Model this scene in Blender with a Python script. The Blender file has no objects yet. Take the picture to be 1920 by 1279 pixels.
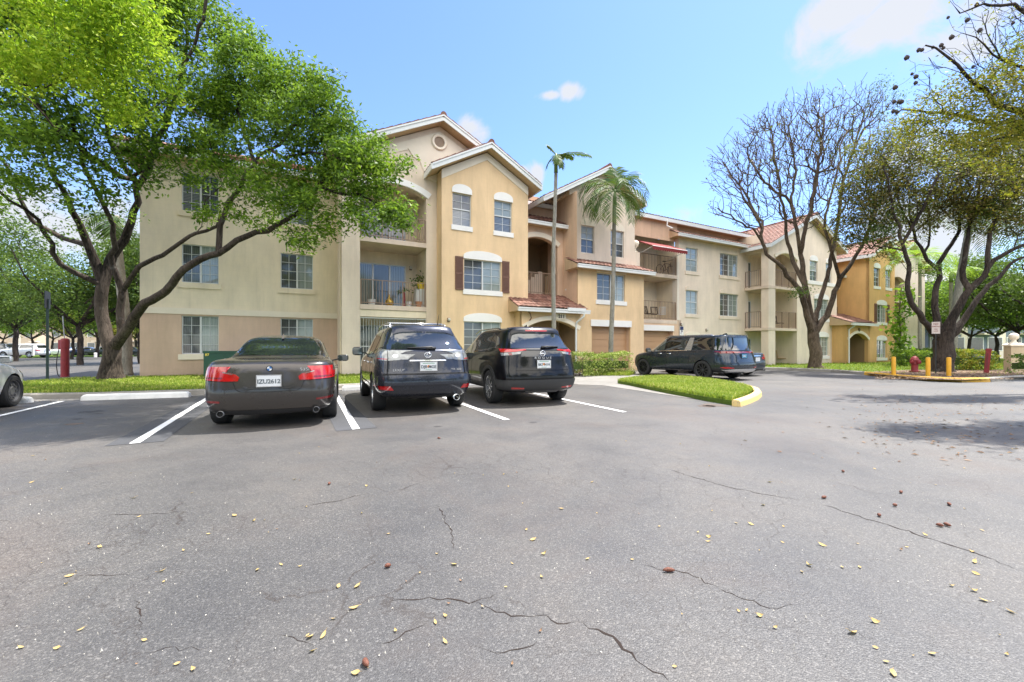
import bpy, bmesh, math, random
import numpy as np
from mathutils import Vector, Matrix, geometry, bvhtree
R = math.radians
SUN_S, SKY_S, EXPO, CLOUD, FILL_CLOUD = 3.75, .13, 1.5, 2.35, 10.2
C = bpy.context.scene.collection
TH = R(27.4); CT, ST = math.cos(TH), math.sin(TH)
FP, CX, HY, EYE = 770.0, 960.0, 653.0, 1.22
def P(px, py, k):                       # a photo point at a depth, in metres
    return Vector(((px-CX)/FP*k, k, EYE+(HY-py)*k/FP))
def G(px, py, z=0.0):                   # a photo point on the ground
    k = (EYE-z)*FP/(py-HY); return Vector(((px-CX)/FP*k, k, z))
def F(a, b, z=0.0):                     # facade frame -> world (a along the facade, b away from the camera)
    return Vector((a*CT-b*ST, a*ST+b*CT, z))
def toF(v): return (v.x*CT+v.y*ST, -v.x*ST+v.y*CT)
def A(px, b):
    t = (px-CX)/FP; k = b/(CT-t*ST); return k*(t*CT+ST)
def Z(px, py, b):
    t = (px-CX)/FP; k = b/(CT-t*ST); return EYE+(HY-py)*k/FP
# ---------------------------------------------------------------- objects
class MB:
    def __init__(s): s.v = []; s.f = []; s.m = []
    def add(s, vs, fs, mi=0):
        n = len(s.v); s.v += [tuple(v) for v in vs]
        for f in fs: s.f.append(tuple(n+i for i in f)); s.m.append(mi)
        return s
    def quad(s, a, b, c, d, mi=0): return s.add([a, b, c, d], [(0, 1, 2, 3)], mi)
    def box(s, x0, x1, y0, y1, z0, z1, mi=0):
        return s.add([(x0,y0,z0),(x1,y0,z0),(x1,y1,z0),(x0,y1,z0),(x0,y0,z1),(x1,y0,z1),(x1,y1,z1),(x0,y1,z1)],
            [(0,3,2,1),(4,5,6,7),(0,1,5,4),(1,2,6,5),(2,3,7,6),(3,0,4,7)], mi)
    def prism(s, pts, z0, z1, mi=0):    # xy polygon raised
        n = len(pts)
        vs = [(p[0],p[1],z0) for p in pts]+[(p[0],p[1],z1) for p in pts]
        fs = [tuple(range(n-1,-1,-1)), tuple(range(n,2*n))]+[(i,(i+1)%n,n+(i+1)%n,n+i) for i in range(n)]
        return s.add(vs, fs, mi)
    def slab(s, pts, y0, y1, mi=0):     # xz polygon given depth along y
        n = len(pts)
        vs = [(p[0],y0,p[1]) for p in pts]+[(p[0],y1,p[1]) for p in pts]
        fs = [tuple(range(n)), tuple(range(2*n-1,n-1,-1))]+[((i+1)%n,i,n+i,n+(i+1)%n) for i in range(n)]
        return s.add(vs, fs, mi)
    def beam(s, p, q, w, h, up=(0,0,1), mi=0):
        p, q = Vector(p), Vector(q); d = (q-p).normalized(); up = Vector(up)
        sx = d.cross(up).normalized()*w/2; sz = sx.cross(d).normalized()*h/2
        vs = [e+i*sx+j*sz for e in (p,q) for i,j in ((-1,-1),(1,-1),(1,1),(-1,1))]
        return s.add(vs, [(0,1,2,3),(7,6,5,4),(0,4,5,1),(1,5,6,2),(2,6,7,3),(3,7,4,0)], mi)
    def tube(s, pts, rs, n=8, caps=True, mi=0):
        pts = [Vector(p) for p in pts]
        if not hasattr(rs, '__len__'): rs = [rs]*len(pts)
        base = len(s.v); ref = None
        for i, p in enumerate(pts):
            d = (pts[min(i+1,len(pts)-1)]-pts[max(i-1,0)])
            d = d.normalized() if d.length > 1e-9 else Vector((0,0,1))
            if ref is None: ref = Vector((1,0,0)) if abs(d.x) < .8 else Vector((0,1,0))
            u = (ref-d*ref.dot(d)).normalized(); w = d.cross(u); ref = u
            for j in range(n):
                t = 2*math.pi*j/n; s.v.append(tuple(p+(u*math.cos(t)+w*math.sin(t))*rs[i]))
        for i in range(len(pts)-1):
            for j in range(n):
                s.f.append((base+i*n+j, base+i*n+(j+1)%n, base+(i+1)*n+(j+1)%n, base+(i+1)*n+j)); s.m.append(mi)
        if caps:
            s.f.append(tuple(base+j for j in range(n-1,-1,-1))); s.m.append(mi)
            e = base+(len(pts)-1)*n; s.f.append(tuple(e+j for j in range(n))); s.m.append(mi)
        return s
    def lathe(s, prof, n=24, axis='z', o=(0,0,0), mi=0):
        o = Vector(o); base = len(s.v)
        for r, h in prof:
            for j in range(n):
                t = 2*math.pi*j/n; c, q = r*math.cos(t), r*math.sin(t)
                v = (c,q,h) if axis == 'z' else ((c,h,q) if axis == 'y' else (h,c,q))
                s.v.append(tuple(o+Vector(v)))
        for i in range(len(prof)-1):
            for j in range(n):
                f = (base+i*n+j, base+i*n+(j+1)%n, base+(i+1)*n+(j+1)%n, base+(i+1)*n+j)
                s.f.append(f if axis != 'y' else f[::-1]); s.m.append(mi)
        return s
def mesh_from(name, mb, mats, smooth=False, off=None):
    me = bpy.data.meshes.new(name)
    vs = mb.v if off is None else [(x-off[0], y-off[1], z-off[2]) for x,y,z in mb.v]
    me.from_pydata(vs, [], mb.f); me.update()
    for m in (mats if isinstance(mats, (list,tuple)) else [mats]): me.materials.append(m)
    if isinstance(mats, (list,tuple)) and len(mats) > 1: me.polygons.foreach_set('material_index', mb.m)
    if smooth: me.polygons.foreach_set('use_smooth', [True]*len(me.polygons))
    return me
def link(name, me, parent=None):
    o = bpy.data.objects.new(name, me); C.objects.link(o)
    if parent: o.parent = parent
    return o
def obj(name, mb, mats, parent=None, smooth=False, off=None):
    return link(name, mesh_from(name, mb, mats, smooth, off), parent)
def tag(o, label=None, cat=None, group=None, kind=None):
    if label: o['label'] = label
    if cat: o['category'] = cat
    if group: o['group'] = group
    if kind: o['kind'] = kind
    return o
def thing(name, label, cat, loc=(0,0,0), rz=0.0, group=None):
    o = bpy.data.objects.new(name, None); o.empty_display_size = .3; C.objects.link(o)
    o.location = loc; o.rotation_euler = (0,0,rz); return tag(o, label, cat, group)
def copy_tree(o, parent=None):
    c = o.copy(); C.objects.link(c); c.parent = parent
    for ch in list(o.children): copy_tree(ch, c)
    return c
def smooth_by_angle(me, ang=35):
    me.polygons.foreach_set('use_smooth', [True]*len(me.polygons))
    bm = bmesh.new(); bm.from_mesh(me)
    for e in bm.edges:
        if len(e.link_faces) == 2 and e.calc_face_angle(0) > R(ang): e.smooth = False
    bm.to_mesh(me); bm.free()
def fix_normals(me):
    bm = bmesh.new(); bm.from_mesh(me); bmesh.ops.recalc_face_normals(bm, faces=bm.faces); bm.to_mesh(me); bm.free()
def text_mesh(txt, size, mat, extrude=.003, bold=0.0, name='lettering', space=1.0):
    cu = bpy.data.curves.new(name, 'FONT'); cu.body = txt; cu.size = size; cu.extrude = extrude
    cu.align_x = 'CENTER'; cu.align_y = 'CENTER'; cu.offset = bold; cu.resolution_u = 3; cu.space_character = space
    o = bpy.data.objects.new(name, cu); C.objects.link(o)
    dg = bpy.context.evaluated_depsgraph_get(); dg.update()
    me = bpy.data.meshes.new_from_object(o.evaluated_get(dg)); bpy.data.objects.remove(o)
    me.materials.clear(); me.materials.append(mat); return me
# ---------------------------------------------------------------- materials
def lin(c): return tuple(((x/255)/12.92 if x/255 <= .04045 else ((x/255+.055)/1.055)**2.4) for x in c)
class NT:
    def __init__(s, m):
        s.m = m; m.use_nodes = True; s.t = m.node_tree; s.t.nodes.clear()
    def n(s, typ, **kw):
        nd = s.t.nodes.new(typ)
        for k, v in kw.items():
            if k.startswith('i_'):
                key = k[2:]; key = int(key) if key.isdigit() else key
                nd.inputs[key].default_value = v
            else: setattr(nd, k, v)
        return nd
    def l(s, a, b): s.t.links.new(a, b)
    def ramp(s, fac, stops, interp='LINEAR'):
        r = s.n('ShaderNodeValToRGB'); r.color_ramp.interpolation = interp
        el = r.color_ramp.elements
        while len(el) < len(stops): el.new(.5)
        for e, (p, c) in zip(el, stops):
            e.position = p; e.color = (c, c, c, 1) if not hasattr(c, '__len__') else (*c, 1)
        s.l(fac, r.inputs[0]); return r.outputs[0]
    def mix(s, fac, a, b, bt='MIX'):
        m = s.n('ShaderNodeMix', data_type='RGBA', blend_type=bt)
        for sock, v in ((m.inputs[0], fac), (m.inputs[6], a), (m.inputs[7], b)):
            if hasattr(v, 'is_linked'): s.l(v, sock)
            elif sock == m.inputs[0]: sock.default_value = v
            else: sock.default_value = (*v, 1) if len(v) == 3 else v
        return m.outputs[2]
    def math(s, op, a, b=None, clamp=False):
        m = s.n('ShaderNodeMath', operation=op, use_clamp=clamp)
        for i, v in enumerate((a, b)):
            if v is None: continue
            if hasattr(v, 'is_linked'): s.l(v, m.inputs[i])
            else: m.inputs[i].default_value = v
        return m.outputs[0]
    def noise(s, scale, detail=4, rough=.55, vec=None, dist=0.0):
        nd = s.n('ShaderNodeTexNoise', i_Scale=scale, i_Detail=detail, i_Roughness=rough, i_Distortion=dist)
        if vec is not None: s.l(vec, nd.inputs['Vector'])
        return nd.outputs['Fac']
    def out(s, bsdf):
        o = s.n('ShaderNodeOutputMaterial'); s.l(bsdf, o.inputs[0]); return s.m
    def bump(s, h, strength=.3, dist=.01):
        b = s.n('ShaderNodeBump', i_Strength=strength, i_Distance=dist); s.l(h, b.inputs['Height']); return b.outputs[0]
    def bsdf(s, color, rough=.6, metal=0.0, normal=None, **kw):
        b = s.n('ShaderNodeBsdfPrincipled')
        for key, v in (('Base Color', color), ('Roughness', rough), ('Metallic', metal)):
            if hasattr(v, 'is_linked'): s.l(v, b.inputs[key])
            elif key == 'Base Color': b.inputs[key].default_value = (*v, 1)
            else: b.inputs[key].default_value = v
        for k, v in kw.items(): b.inputs[k.replace('_', ' ')].default_value = v
        if normal is not None: s.l(normal, b.inputs['Normal'])
        return b.outputs[0]
MATS = {}
def mat(name, color, rough=.6, metal=0.0, var=.0, scale=8.0, bump=0.0, bscale=None, coord='Object', **kw):
    if name in MATS: return MATS[name]
    t = NT(bpy.data.materials.new(name)); tc = t.n('ShaderNodeTexCoord').outputs[coord]
    col = color; nor = None
    if var:
        f = t.noise(scale, 5, .6, tc)
        f2 = t.noise(scale*.13, 3, .6, tc)
        f = t.math('ADD', t.math('MULTIPLY', f, .5), t.math('MULTIPLY', f2, .5))
        dk = tuple(max(0, c*(1-var)) for c in color); lt = tuple(min(1, c*(1+var)) for c in color)
        col = t.ramp(f, [(.32, dk), (.68, lt)])
    if bump: nor = t.bump(t.noise(bscale or scale*8, 3, .6, tc), bump, .01)
    MATS[name] = t.out(t.bsdf(col, rough, metal, nor, **kw)); return MATS[name]
def stucco(name, color, stain=.17):
    t = NT(bpy.data.materials.new(name)); tc = t.n('ShaderNodeTexCoord').outputs['Object']
    mp = t.n('ShaderNodeMapping'); t.l(tc, mp.inputs[0]); mp.inputs['Scale'].default_value = (.9,.9,.22)
    streak = t.noise(2.2, 6, .65, mp.outputs[0]); blot = t.noise(.5, 5, .6, tc); fine = t.noise(60, 3, .7, tc)
    f = t.math('ADD', t.math('MULTIPLY', streak, .55), t.math('MULTIPLY', blot, .45))
    dk = tuple(c*(1-stain*1.3) for c in color); lt = tuple(min(1,c*(1+stain*.5)) for c in color)
    col = t.ramp(f, [(.34, dk), (.6, color), (.75, lt)])
    br = t.n('ShaderNodeTexBrick', i_Scale=1.0, offset=.5); br.inputs['Mortar Size'].default_value = .012
    br.inputs['Brick Width'].default_value = .4; br.inputs['Row Height'].default_value = .2; br.inputs['Mortar Smooth'].default_value = .6
    sep = t.n('ShaderNodeSeparateXYZ'); t.l(tc, sep.inputs[0]); cb = t.n('ShaderNodeCombineXYZ')
    t.l(t.math('ADD', sep.outputs[0], sep.outputs[1]), cb.inputs[0]); t.l(sep.outputs[2], cb.inputs[1]); t.l(cb.outputs[0], br.inputs['Vector'])
    h = t.math('SUBTRACT', t.math('MULTIPLY', fine, .6), t.math('MULTIPLY', br.outputs['Fac'], .5))
    col = t.mix(t.math('MULTIPLY', br.outputs['Fac'], .10), col, tuple(c*.7 for c in color))
    splash = t.math('ADD', t.math('MULTIPLY', sep.outputs[2], 1.1), t.math('MULTIPLY', t.noise(2.6, 5, .7, tc), .9))
    col = t.mix(t.ramp(splash, [(.42, .55), (.85, 0.)]), col, tuple(c*.55+.02 for c in color))
    run = t.n('ShaderNodeMapping'); t.l(tc, run.inputs[0]); run.inputs['Scale'].default_value = (5,5,.16)
    col = t.mix(t.ramp(t.noise(1.0, 4, .6, run.outputs[0]), [(.60, 0.), (.74, .22)]), col, tuple(c*.5 for c in color))
    return t.out(t.bsdf(col, .88, 0, t.bump(h, .35, .006), Specular_IOR_Level=.25))
def leafmat(name, cols, trans=.35, rough=.55):
    t = NT(bpy.data.materials.new(name)); g = t.n('ShaderNodeNewGeometry').outputs['Random Per Island']
    tc = t.n('ShaderNodeTexCoord').outputs['Object']; big = t.noise(.9, 3, .5, tc)
    f = t.math('ADD', t.math('MULTIPLY', g, .55), t.math('MULTIPLY', big, .55), True)
    n = len(cols); col = t.ramp(f, [(.15+.7*i/(n-1), c) for i, c in enumerate(cols)])
    a = t.bsdf(col, rough, 0, None, Specular_IOR_Level=.35)
    tr = t.n('ShaderNodeBsdfTranslucent'); t.l(t.mix(.35, col, (.35,.55,.05), 'MIX'), tr.inputs[0])
    mx = t.n('ShaderNodeMixShader', i_0=trans); t.l(a, mx.inputs[1]); t.l(tr.outputs[0], mx.inputs[2])
    return t.out(mx.outputs[0])
def barkmat(name, c1, c2, sc=1.0):
    t = NT(bpy.data.materials.new(name)); tc = t.n('ShaderNodeTexCoord').outputs['Object']
    mp = t.n('ShaderNodeMapping'); t.l(tc, mp.inputs[0]); mp.inputs['Scale'].default_value = (sc*8, sc*8, sc*1.7)
    f = t.noise(1.6, 8, .7, mp.outputs[0], 1.0); g = t.noise(.8*sc, 3, .6, tc); li = t.noise(3*sc, 4, .7, tc)
    col = t.mix(t.ramp(li, [(.6, 0.), (.7, .45)]), t.ramp(t.math('ADD', t.math('MULTIPLY', f, .65), t.math('MULTIPLY', g, .35)), [(.40, c1), (.60, c2)]), (.19,.185,.165))
    return t.out(t.bsdf(col, .9, 0, t.bump(f, 1.0, .06), Specular_IOR_Level=.2))
# ================================================================ SETTING
SC = bpy.context.scene
def asphalt():
    t = NT(bpy.data.materials.new('asphalt')); tc = t.n('ShaderNodeTexCoord').outputs['Object']
    v = t.n('ShaderNodeTexVoronoi', i_Scale=150.0); t.l(tc, v.inputs['Vector'])
    v2 = t.n('ShaderNodeTexVoronoi', i_Scale=330.0); t.l(tc, v2.inputs['Vector'])
    agg = t.n('ShaderNodeSeparateColor'); t.l(v.outputs['Color'], agg.inputs[0])
    agg2 = t.n('ShaderNodeSeparateColor'); t.l(v2.outputs['Color'], agg2.inputs[0])
    big = t.noise(.16, 5, .6, tc); mid = t.noise(.75, 6, .65, tc); fine = t.noise(30, 4, .7, tc)
    c1 = t.ramp(agg.outputs[0], [(0, (.042,.040,.039)), (.5, (.076,.073,.071)), (.84, (.104,.100,.096)), (1, (.24,.23,.215))])
    c2 = t.ramp(agg2.outputs[1], [(0, (.052,.050,.049)), (.7, (.083,.080,.078)), (1, (.16,.155,.145))])
    col = t.mix(.5, c1, c2)
    col = t.mix(1.0, col, t.ramp(big, [(.3, (.68,.70,.76)), (.5, (1.,.985,.97)), (.70, (1.32,1.26,1.20))]), 'MULTIPLY')
    col = t.mix(1.0, col, t.ramp(mid, [(.3, (.78,.80,.84)), (.52, (1,1,1)), (.75, (1.16,1.10,1.04))]), 'MULTIPLY')
    # brown worn stains
    st = t.ramp(t.noise(.42, 6, .68, tc, .6), [(.50, 0.), (.66, .60)])
    col = t.mix(t.math('MULTIPLY', st, t.ramp(agg.outputs[0], [(.2, 1.), (.8, .55)])), col, (.085,.066,.056))
    sq = t.ramp(t.noise(1.7, 5, .7, tc), [(.64, 0.), (.70, .5)])
    col = t.mix(t.math('MULTIPLY', sq, t.ramp(t.noise(.3, 2, .5, tc), [(.5, 0.), (.62, 1.)])), col, (.05,.046,.043))
    # cracks: warped voronoi edges, only where a mask lets them show
    def cracks(scale, width, lo, hi, warp, seed):
        mp = t.n('ShaderNodeMapping'); mp.inputs['Location'].default_value = (seed, seed*.7, 0); t.l(tc, mp.inputs[0])
        nn = t.n('ShaderNodeTexNoise', i_Scale=scale*2.4, i_Detail=6.0, i_Roughness=.65); t.l(mp.outputs[0], nn.inputs['Vector'])
        sc = t.n('ShaderNodeVectorMath', operation='SCALE'); sc.inputs['Scale'].default_value = warp; t.l(nn.outputs['Color'], sc.inputs[0])
        ad = t.n('ShaderNodeVectorMath', operation='ADD'); t.l(mp.outputs[0], ad.inputs[0]); t.l(sc.outputs[0], ad.inputs[1])
        e = t.n('ShaderNodeTexVoronoi', feature='DISTANCE_TO_EDGE', i_Scale=scale); t.l(ad.outputs[0], e.inputs['Vector'])
        ln = t.ramp(e.outputs['Distance'], [(0, 1.), (width*.35, .8), (width, 0.)])
        return t.math('MULTIPLY', ln, t.ramp(t.noise(.55, 4, .6, mp.outputs[0]), [(lo, 0.), (hi, 1.)]))
    k1 = cracks(.85, .008, .53, .60, .35, 3.1); k2 = cracks(3.4, .016, .50, .60, .14, 8.4); k3 = cracks(10.0, .035, .48, .62, .05, 5.5)
    far = t.n('ShaderNodeSeparateXYZ'); t.l(tc, far.inputs[0])
    near = t.ramp(t.math('MULTIPLY', far.outputs[1], .1), [(.45, 1.), (.85, .15)])
    k = t.math('MAXIMUM', k1, t.math('MAXIMUM', t.math('MULTIPLY', k2, .75), t.math('MULTIPLY', k3, .45)))
    k = t.math('MULTIPLY', k, near)
    col = t.mix(t.math('MULTIPLY', k, .85), col, (.034,.026,.022))
    h = t.math('SUBTRACT', t.math('ADD', t.math('MULTIPLY', v.outputs['Distance'], -1.2), t.math('MULTIPLY', fine, .7)), t.math('MULTIPLY', k, 1.5))
    return t.out(t.bsdf(col, t.ramp(mid, [(.3, .48), (.7, .66)]), 0, t.bump(h, .5, .0025), Specular_IOR_Level=.6))
M_ASPH = asphalt()
def grassmat(name, c1, c2, c3):
    t = NT(bpy.data.materials.new(name)); tc = t.n('ShaderNodeTexCoord').outputs['Object']
    f = t.noise(1.3, 6, .7, tc); g = t.noise(22, 4, .7, tc)
    col = t.ramp(t.math('ADD', t.math('MULTIPLY', f, .5), t.math('MULTIPLY', g, .5)), [(.34, c1), (.5, c2), (.68, c3)])
    return t.out(t.bsdf(col, .95, 0, t.bump(g, .8, .03), Specular_IOR_Level=.1))
M_LAWN = grassmat('lawn_soil', (.075,.085,.025), (.09,.15,.025), (.16,.19,.05))
M_MULCH = grassmat('mulch', (.09,.055,.035), (.17,.12,.085), (.30,.24,.18))
M_CONC = mat('concrete', (.34,.33,.30), .85, var=.16, scale=3, bump=.3, bscale=70)
M_CURB = mat('curb_concrete', (.25,.235,.21), .9, var=.3, scale=4, bump=.5, bscale=40)
M_WSTOP = mat('painted_wheel_stop', (.70,.70,.69), .7, var=.18, scale=5, bump=.3, bscale=60)
def linepaint(name, c, wear=.5):
    t = NT(bpy.data.materials.new(name)); tc = t.n('ShaderNodeTexCoord').outputs['Object']
    f = t.ramp(t.noise(26, 6, .75, tc), [(wear-.06, (.16,.16,.16)), (wear+.03, c)])
    f = t.mix(t.ramp(t.noise(1.5, 4, .6, tc), [(.4, .0), (.7, .3)]), f, (.3,.3,.3))
    return t.out(t.bsdf(f, .75, 0, t.bump(t.noise(120, 3, .7, tc), .4, .003)))
M_LINE = linepaint('white_line_paint', (.80,.80,.79), .34)
M_DARKPATCH = mat('sealed_asphalt', (.058,.060,.066), .8, var=.2, scale=3, bump=.5, bscale=160)
M_YCURB = linepaint('yellow_curb_paint', (.72,.40,.035), .33)
M_YCURB2 = linepaint('faded_yellow_curb_paint', (.78,.56,.20), .42)

def structure(name, mb, m, **kw):
    return tag(obj(name, mb, m, **kw), kind='structure')
# one sheet of asphalt out to the horizon
g = MB(); g.quad((-900,-300,0),(900,-300,0),(900,1500,0),(-900,1500,0)); structure('asphalt_ground', g, M_ASPH)
def fpoly(pts): return [tuple(F(a,b)[:2]) for a,b in pts]
def poly_sheet(name, pts, z, m, kind='structure'):
    mb = MB(); mb.add([(x,y,z) for x,y in pts], [tuple(range(len(pts)))]); return structure(name, mb, m)
# left lawn in front of the building, with its curb
lawn = [(-7.6,15.6),(-6.2,14.35),(-4.5,13.75),(-2.5,13.55),(3.6,13.5),(6.2,13.5),(9.0,14.2),(10.3,14.9),(10.3,20.4),(-5.4,20.4),(-7.2,20.6),(-8.2,18.5),(-8.3,16.6)]
def raised(name, pts, z0, z1, m_top):
    mb = MB(); n = len(pts); b = [(x,y,z0) for x,y in pts]; tp = [(x,y,z1) for x,y in pts]
    mb.add(b+tp, [tuple(range(n,2*n))]+[(i,(i+1)%n,n+(i+1)%n,n+i) for i in range(n)]); return structure(name, mb, m_top)
raised('lawn', fpoly(lawn), -.02, .13, M_LAWN)
def curb(name, pts, w, h, m, z=0.0):
    mb = MB(); P2 = [Vector((x,y)) for x,y in pts]; rows = []
    for i, p in enumerate(P2):
        d = (P2[min(i+1,len(P2)-1)]-P2[max(i-1,0)]).normalized(); nn = Vector((-d.y, d.x))
        prof = [(-w/2-.015, -.03), (-w/2, h*.75), (-w/2+.03, h), (w/2-.02, h), (w/2, h-.02), (w/2,-.03)]
        rows.append([(p.x+nn.x*o, p.y+nn.y*o, z+hh) for o, hh in prof])
    vs = [v for r in rows for v in r]; k = 6; fs = []
    for i in range(len(rows)-1):
        for j in range(k-1): fs.append((i*k+j+1, i*k+j, (i+1)*k+j, (i+1)*k+j+1))
    fs.append(tuple(range(k))); fs.append(tuple((len(rows)-1)*k+j for j in range(k-1,-1,-1)))
    mb.add(vs, fs); return structure(name, mb, m)
curb('curb', fpoly([(-8.3,16.6),(-7.6,15.55),(-6.2,14.28),(-4.5,13.68),(-2.5,13.48),(0,13.43),(3.6,13.43),(6.2,13.43)]), .16, .135, M_CURB)
poly_sheet('gutter_strip', fpoly([(-6.3,14.15),(-4.5,13.55),(-2.5,13.36),(6.3,13.32),(6.3,13.0),(-2.5,13.05),(-4.6,13.2),(-6.5,13.8)]), .004, M_CURB)
# concrete apron between the parking, the hedge and the island
def gpoly(pts, z=0.0): return [tuple(G(x,y,z)[:2]) for x,y in pts]
M_APRON = mat('weathered_concrete', (.20,.19,.175), .9, var=.25, scale=2.5, bump=.4, bscale=60)
poly_sheet('path', gpoly([(1040,716),(1078,706),(1105,699),(1215,699.5),(1205,708),(1165,714.5),(1215,724),(1290,738),(1374,752),(1350,752),(1290,747),(1200,733.5),(1130,723),(1085,721.5)]), .008, M_APRON)
islpx = [(1158,714),(1180,717.5),(1215,724.5),(1250,731),(1290,738),(1330,745),(1374,751.5),(1390,744),(1404,738),(1411,732),(1406,727.5),(1392,723.5),(1368,718.5),(1330,712.5),(1290,708.5),(1250,706.5),(1210,707.5),(1180,710.5)]
isl = gpoly(islpx, .10)
raised('grass_island', isl, -.02, .10, M_LAWN)
curb('curb', gpoly([(1380,751.5),(1398,746),(1413,740),(1421,734),(1418,728.5),(1402,723),(1385,719.5)],.12), .16, .135, M_YCURB2)
curb('curb', gpoly([(1385,719.5),(1362,714.8),(1330,710.2),(1290,706.6),(1250,704.8),(1212,705.6)],.12), .13, .12, M_CURB)
# far lawn to the right, curbs
fl = [G(1405,693), G(1440,693.5), G(1480,694.5), G(1560,698), G(1625,703), G(1680,709), G(1740,713.5), G(1800,716.5), G(1850,716), G(1885,712.5), G(1960,708.5), G(2300,706)]
flp = [tuple(p[:2]) for p in fl]
lawn2 = flp+[(70,14),(95,45),(60,60),(30,38),tuple(F(26,19.5)[:2]),tuple(F(20.5,18.5)[:2]),tuple(F(20.6,14.9)[:2])]
raised('lawn', lawn2, -.03, .09, M_LAWN)
ml = [G(1625,700.5,.09), G(1680,706,.09), G(1740,711,.09), G(1800,713,.09), G(1850,712,.09), G(1885,709,.09), G(1990,706,.09), G(1990,694,.09), G(1900,694,.09), G(1840,693,.09), G(1700,694,.09), G(1640,697,.09)]
poly_sheet('mulch_bed', [tuple(p[:2]) for p in ml], .10, M_MULCH)
def off_curb(pts, name, m, w=.2, h=.15): curb(name, pts, w, h, m)
off_curb([tuple(p[:2]) for p in fl[:5]], 'curb', M_CURB)
off_curb([tuple(p[:2]) for p in [fl[4]]+fl[5:9]], 'curb', M_YCURB)
off_curb([tuple(p[:2]) for p in fl[8:]], 'curb', M_CURB)
# left background: strip of grass and yellow curb beyond the side road
gl = [G(-500,676), G(60,671), G(140,669.5), G(255,668.5), G(330,668.5)]
raised('grass_verge', [tuple(p[:2]) for p in gl]+[(-20,72),(-60,72),(-150,72)], -.02, .06, M_LAWN)
mb = MB()
# parking bay stripes, painted perpendicular to the building
def stripe(a, b0, b1, w=.105, da=0.0):
    m2 = MB(); m2.add([F(a-w/2,b0,.008),F(a+w/2,b0,.008),F(a+w/2+da,b1,.008),F(a-w/2+da,b1,.008)], [(0,1,2,3)]); return structure('bay_stripe', m2, M_LINE)
for a, b0, b1, da in ((-4.72,7.2,13.1,-.1),(-1.87,6.88,12.9,-.12),(.76,6.55,13.0,.12),(3.13,6.22,12.9,.1),(5.5,5.95,12.4,.25)): stripe(a,b0,b1,.105,da)
for a, b0 in ((-1.87,6.88),(.76,6.55)):
    m2 = MB(); m2.add([F(a-.28,b0-.02,.004),F(a+.3,b0-.02,.004),F(a+.2,12.8,.004),F(a-.35,12.8,.004)], [(0,1,2,3)]); structure('bay_seal_strip', m2, M_DARKPATCH)
# drips of oil in the bays and a brown stain by the island
M_OIL = mat('oil_stain', (.040,.038,.038), .6, var=.4, scale=9)
M_RUST = mat('brown_stain', (.10,.075,.06), .8, var=.4, scale=9)
def stain(c, r, m, seed):
    rnd = random.Random(seed); mb = MB(); n = 26
    pts = []
    for i in range(n):
        t = 6.283*i/n; rr = r*(.65+.5*rnd.random()); pts.append((c.x+rr*math.cos(t)*1.3,c.y+rr*math.sin(t),.0025))
    mb.add(pts,[tuple(range(n))]); structure('stain',mb,m)
for i,(px,py,r,m) in enumerate(((140,795,.10,M_RUST),(170,772,.16,M_OIL),(182,776,.07,M_OIL),(145,786,.06,M_OIL),(1338,760,.24,M_RUST),(1325,762,.16,M_RUST),(1120,760,.07,M_OIL),(1000,792,.06,M_OIL),(820,800,.05,M_OIL))): stain(G(px,py),r,m,i)
M_TRACK = linepaint('tyre_dark_asphalt', (.075,.073,.072), .2)
for px0,py0,px1,py1,w in ((0,905,1920,800,0),): pass
def patchpoly(name, pts, m): poly_sheet(name, gpoly(pts), .0018, m)
M_PATCH = mat('old_asphalt_patch', (.082,.078,.076), .72, var=.25, scale=2.2, bump=.6, bscale=170)
patchpoly('asphalt_patch', [(1290,700.5),(1400,701),(1500,705),(1600,712),(1560,716),(1440,712),(1330,704)], M_PATCH)
# ---------------------------------------------------------------- grass blades
M_GRASS = leafmat('grass_blades', [(.075,.13,.015), (.16,.24,.022), (.28,.35,.035), (.46,.42,.14)], .35, .6)
def inpoly(x, y, poly):
    c = False; n = len(poly)
    for i in range(n):
        x1,y1 = poly[i]; x2,y2 = poly[(i+1)%n]
        if (y1 > y) != (y2 > y) and x < (x2-x1)*(y-y1)/(y2-y1)+x1: c = not c
    return c
def blades(name, label, poly, z, n, h, w, seed, mt=None, cond=None, margin=0.0):
    rnd = random.Random(seed); xs = [p[0] for p in poly]; ys = [p[1] for p in poly]; mb = MB(); k = 0
    while k < n:
        x, y = rnd.uniform(min(xs)-margin, max(xs)+margin), rnd.uniform(min(ys)-margin, max(ys)+margin)
        if not inpoly(x, y, poly) or (cond and not cond(x,y,rnd)): 
            if margin and rnd.random() < .0: pass
            continue
        k += 1
        for _ in range(2):
            t = rnd.uniform(0, 6.28); hh = h*rnd.uniform(.5,1.25); l = hh*rnd.uniform(.2,.9); d = rnd.uniform(0,6.28)
            cx, cy = w*math.cos(t), w*math.sin(t); ox, oy = l*math.cos(d), l*math.sin(d)
            mb.add([(x-cx,y-cy,z-.01),(x+cx,y+cy,z-.01),(x+ox*.45+cx*.7,y+oy*.45+cy*.7,z+hh*.7),(x+ox*.45-cx*.7,y+oy*.45-cy*.7,z+hh*.7),(x+ox,y+oy,z+hh)], [(0,1,2,3),(3,2,4)])
    o = obj(name, mb, mt or M_GRASS); tag(o, label, 'grass', kind='stuff'); return o
blades('grass', 'bright green grass filling the curbed island', isl, .10, 17000, .095, .009, 1)
blades('grass', 'mown grass in front of the building behind the parked cars', fpoly(lawn), .13, 26000, .07, .010, 2, cond=lambda x,y,r: toF(Vector((x,y)))[0] < 5 or r.random()<.3)
vis2 = [p for p in lawn2]
def c2(x, y, r):
    if not (y > 8 and .5 < x/y < 1.4 and y < 42): return False
    return not inpoly(x, y, [tuple(p[:2]) for p in ml]) or r.random() < .05
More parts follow.
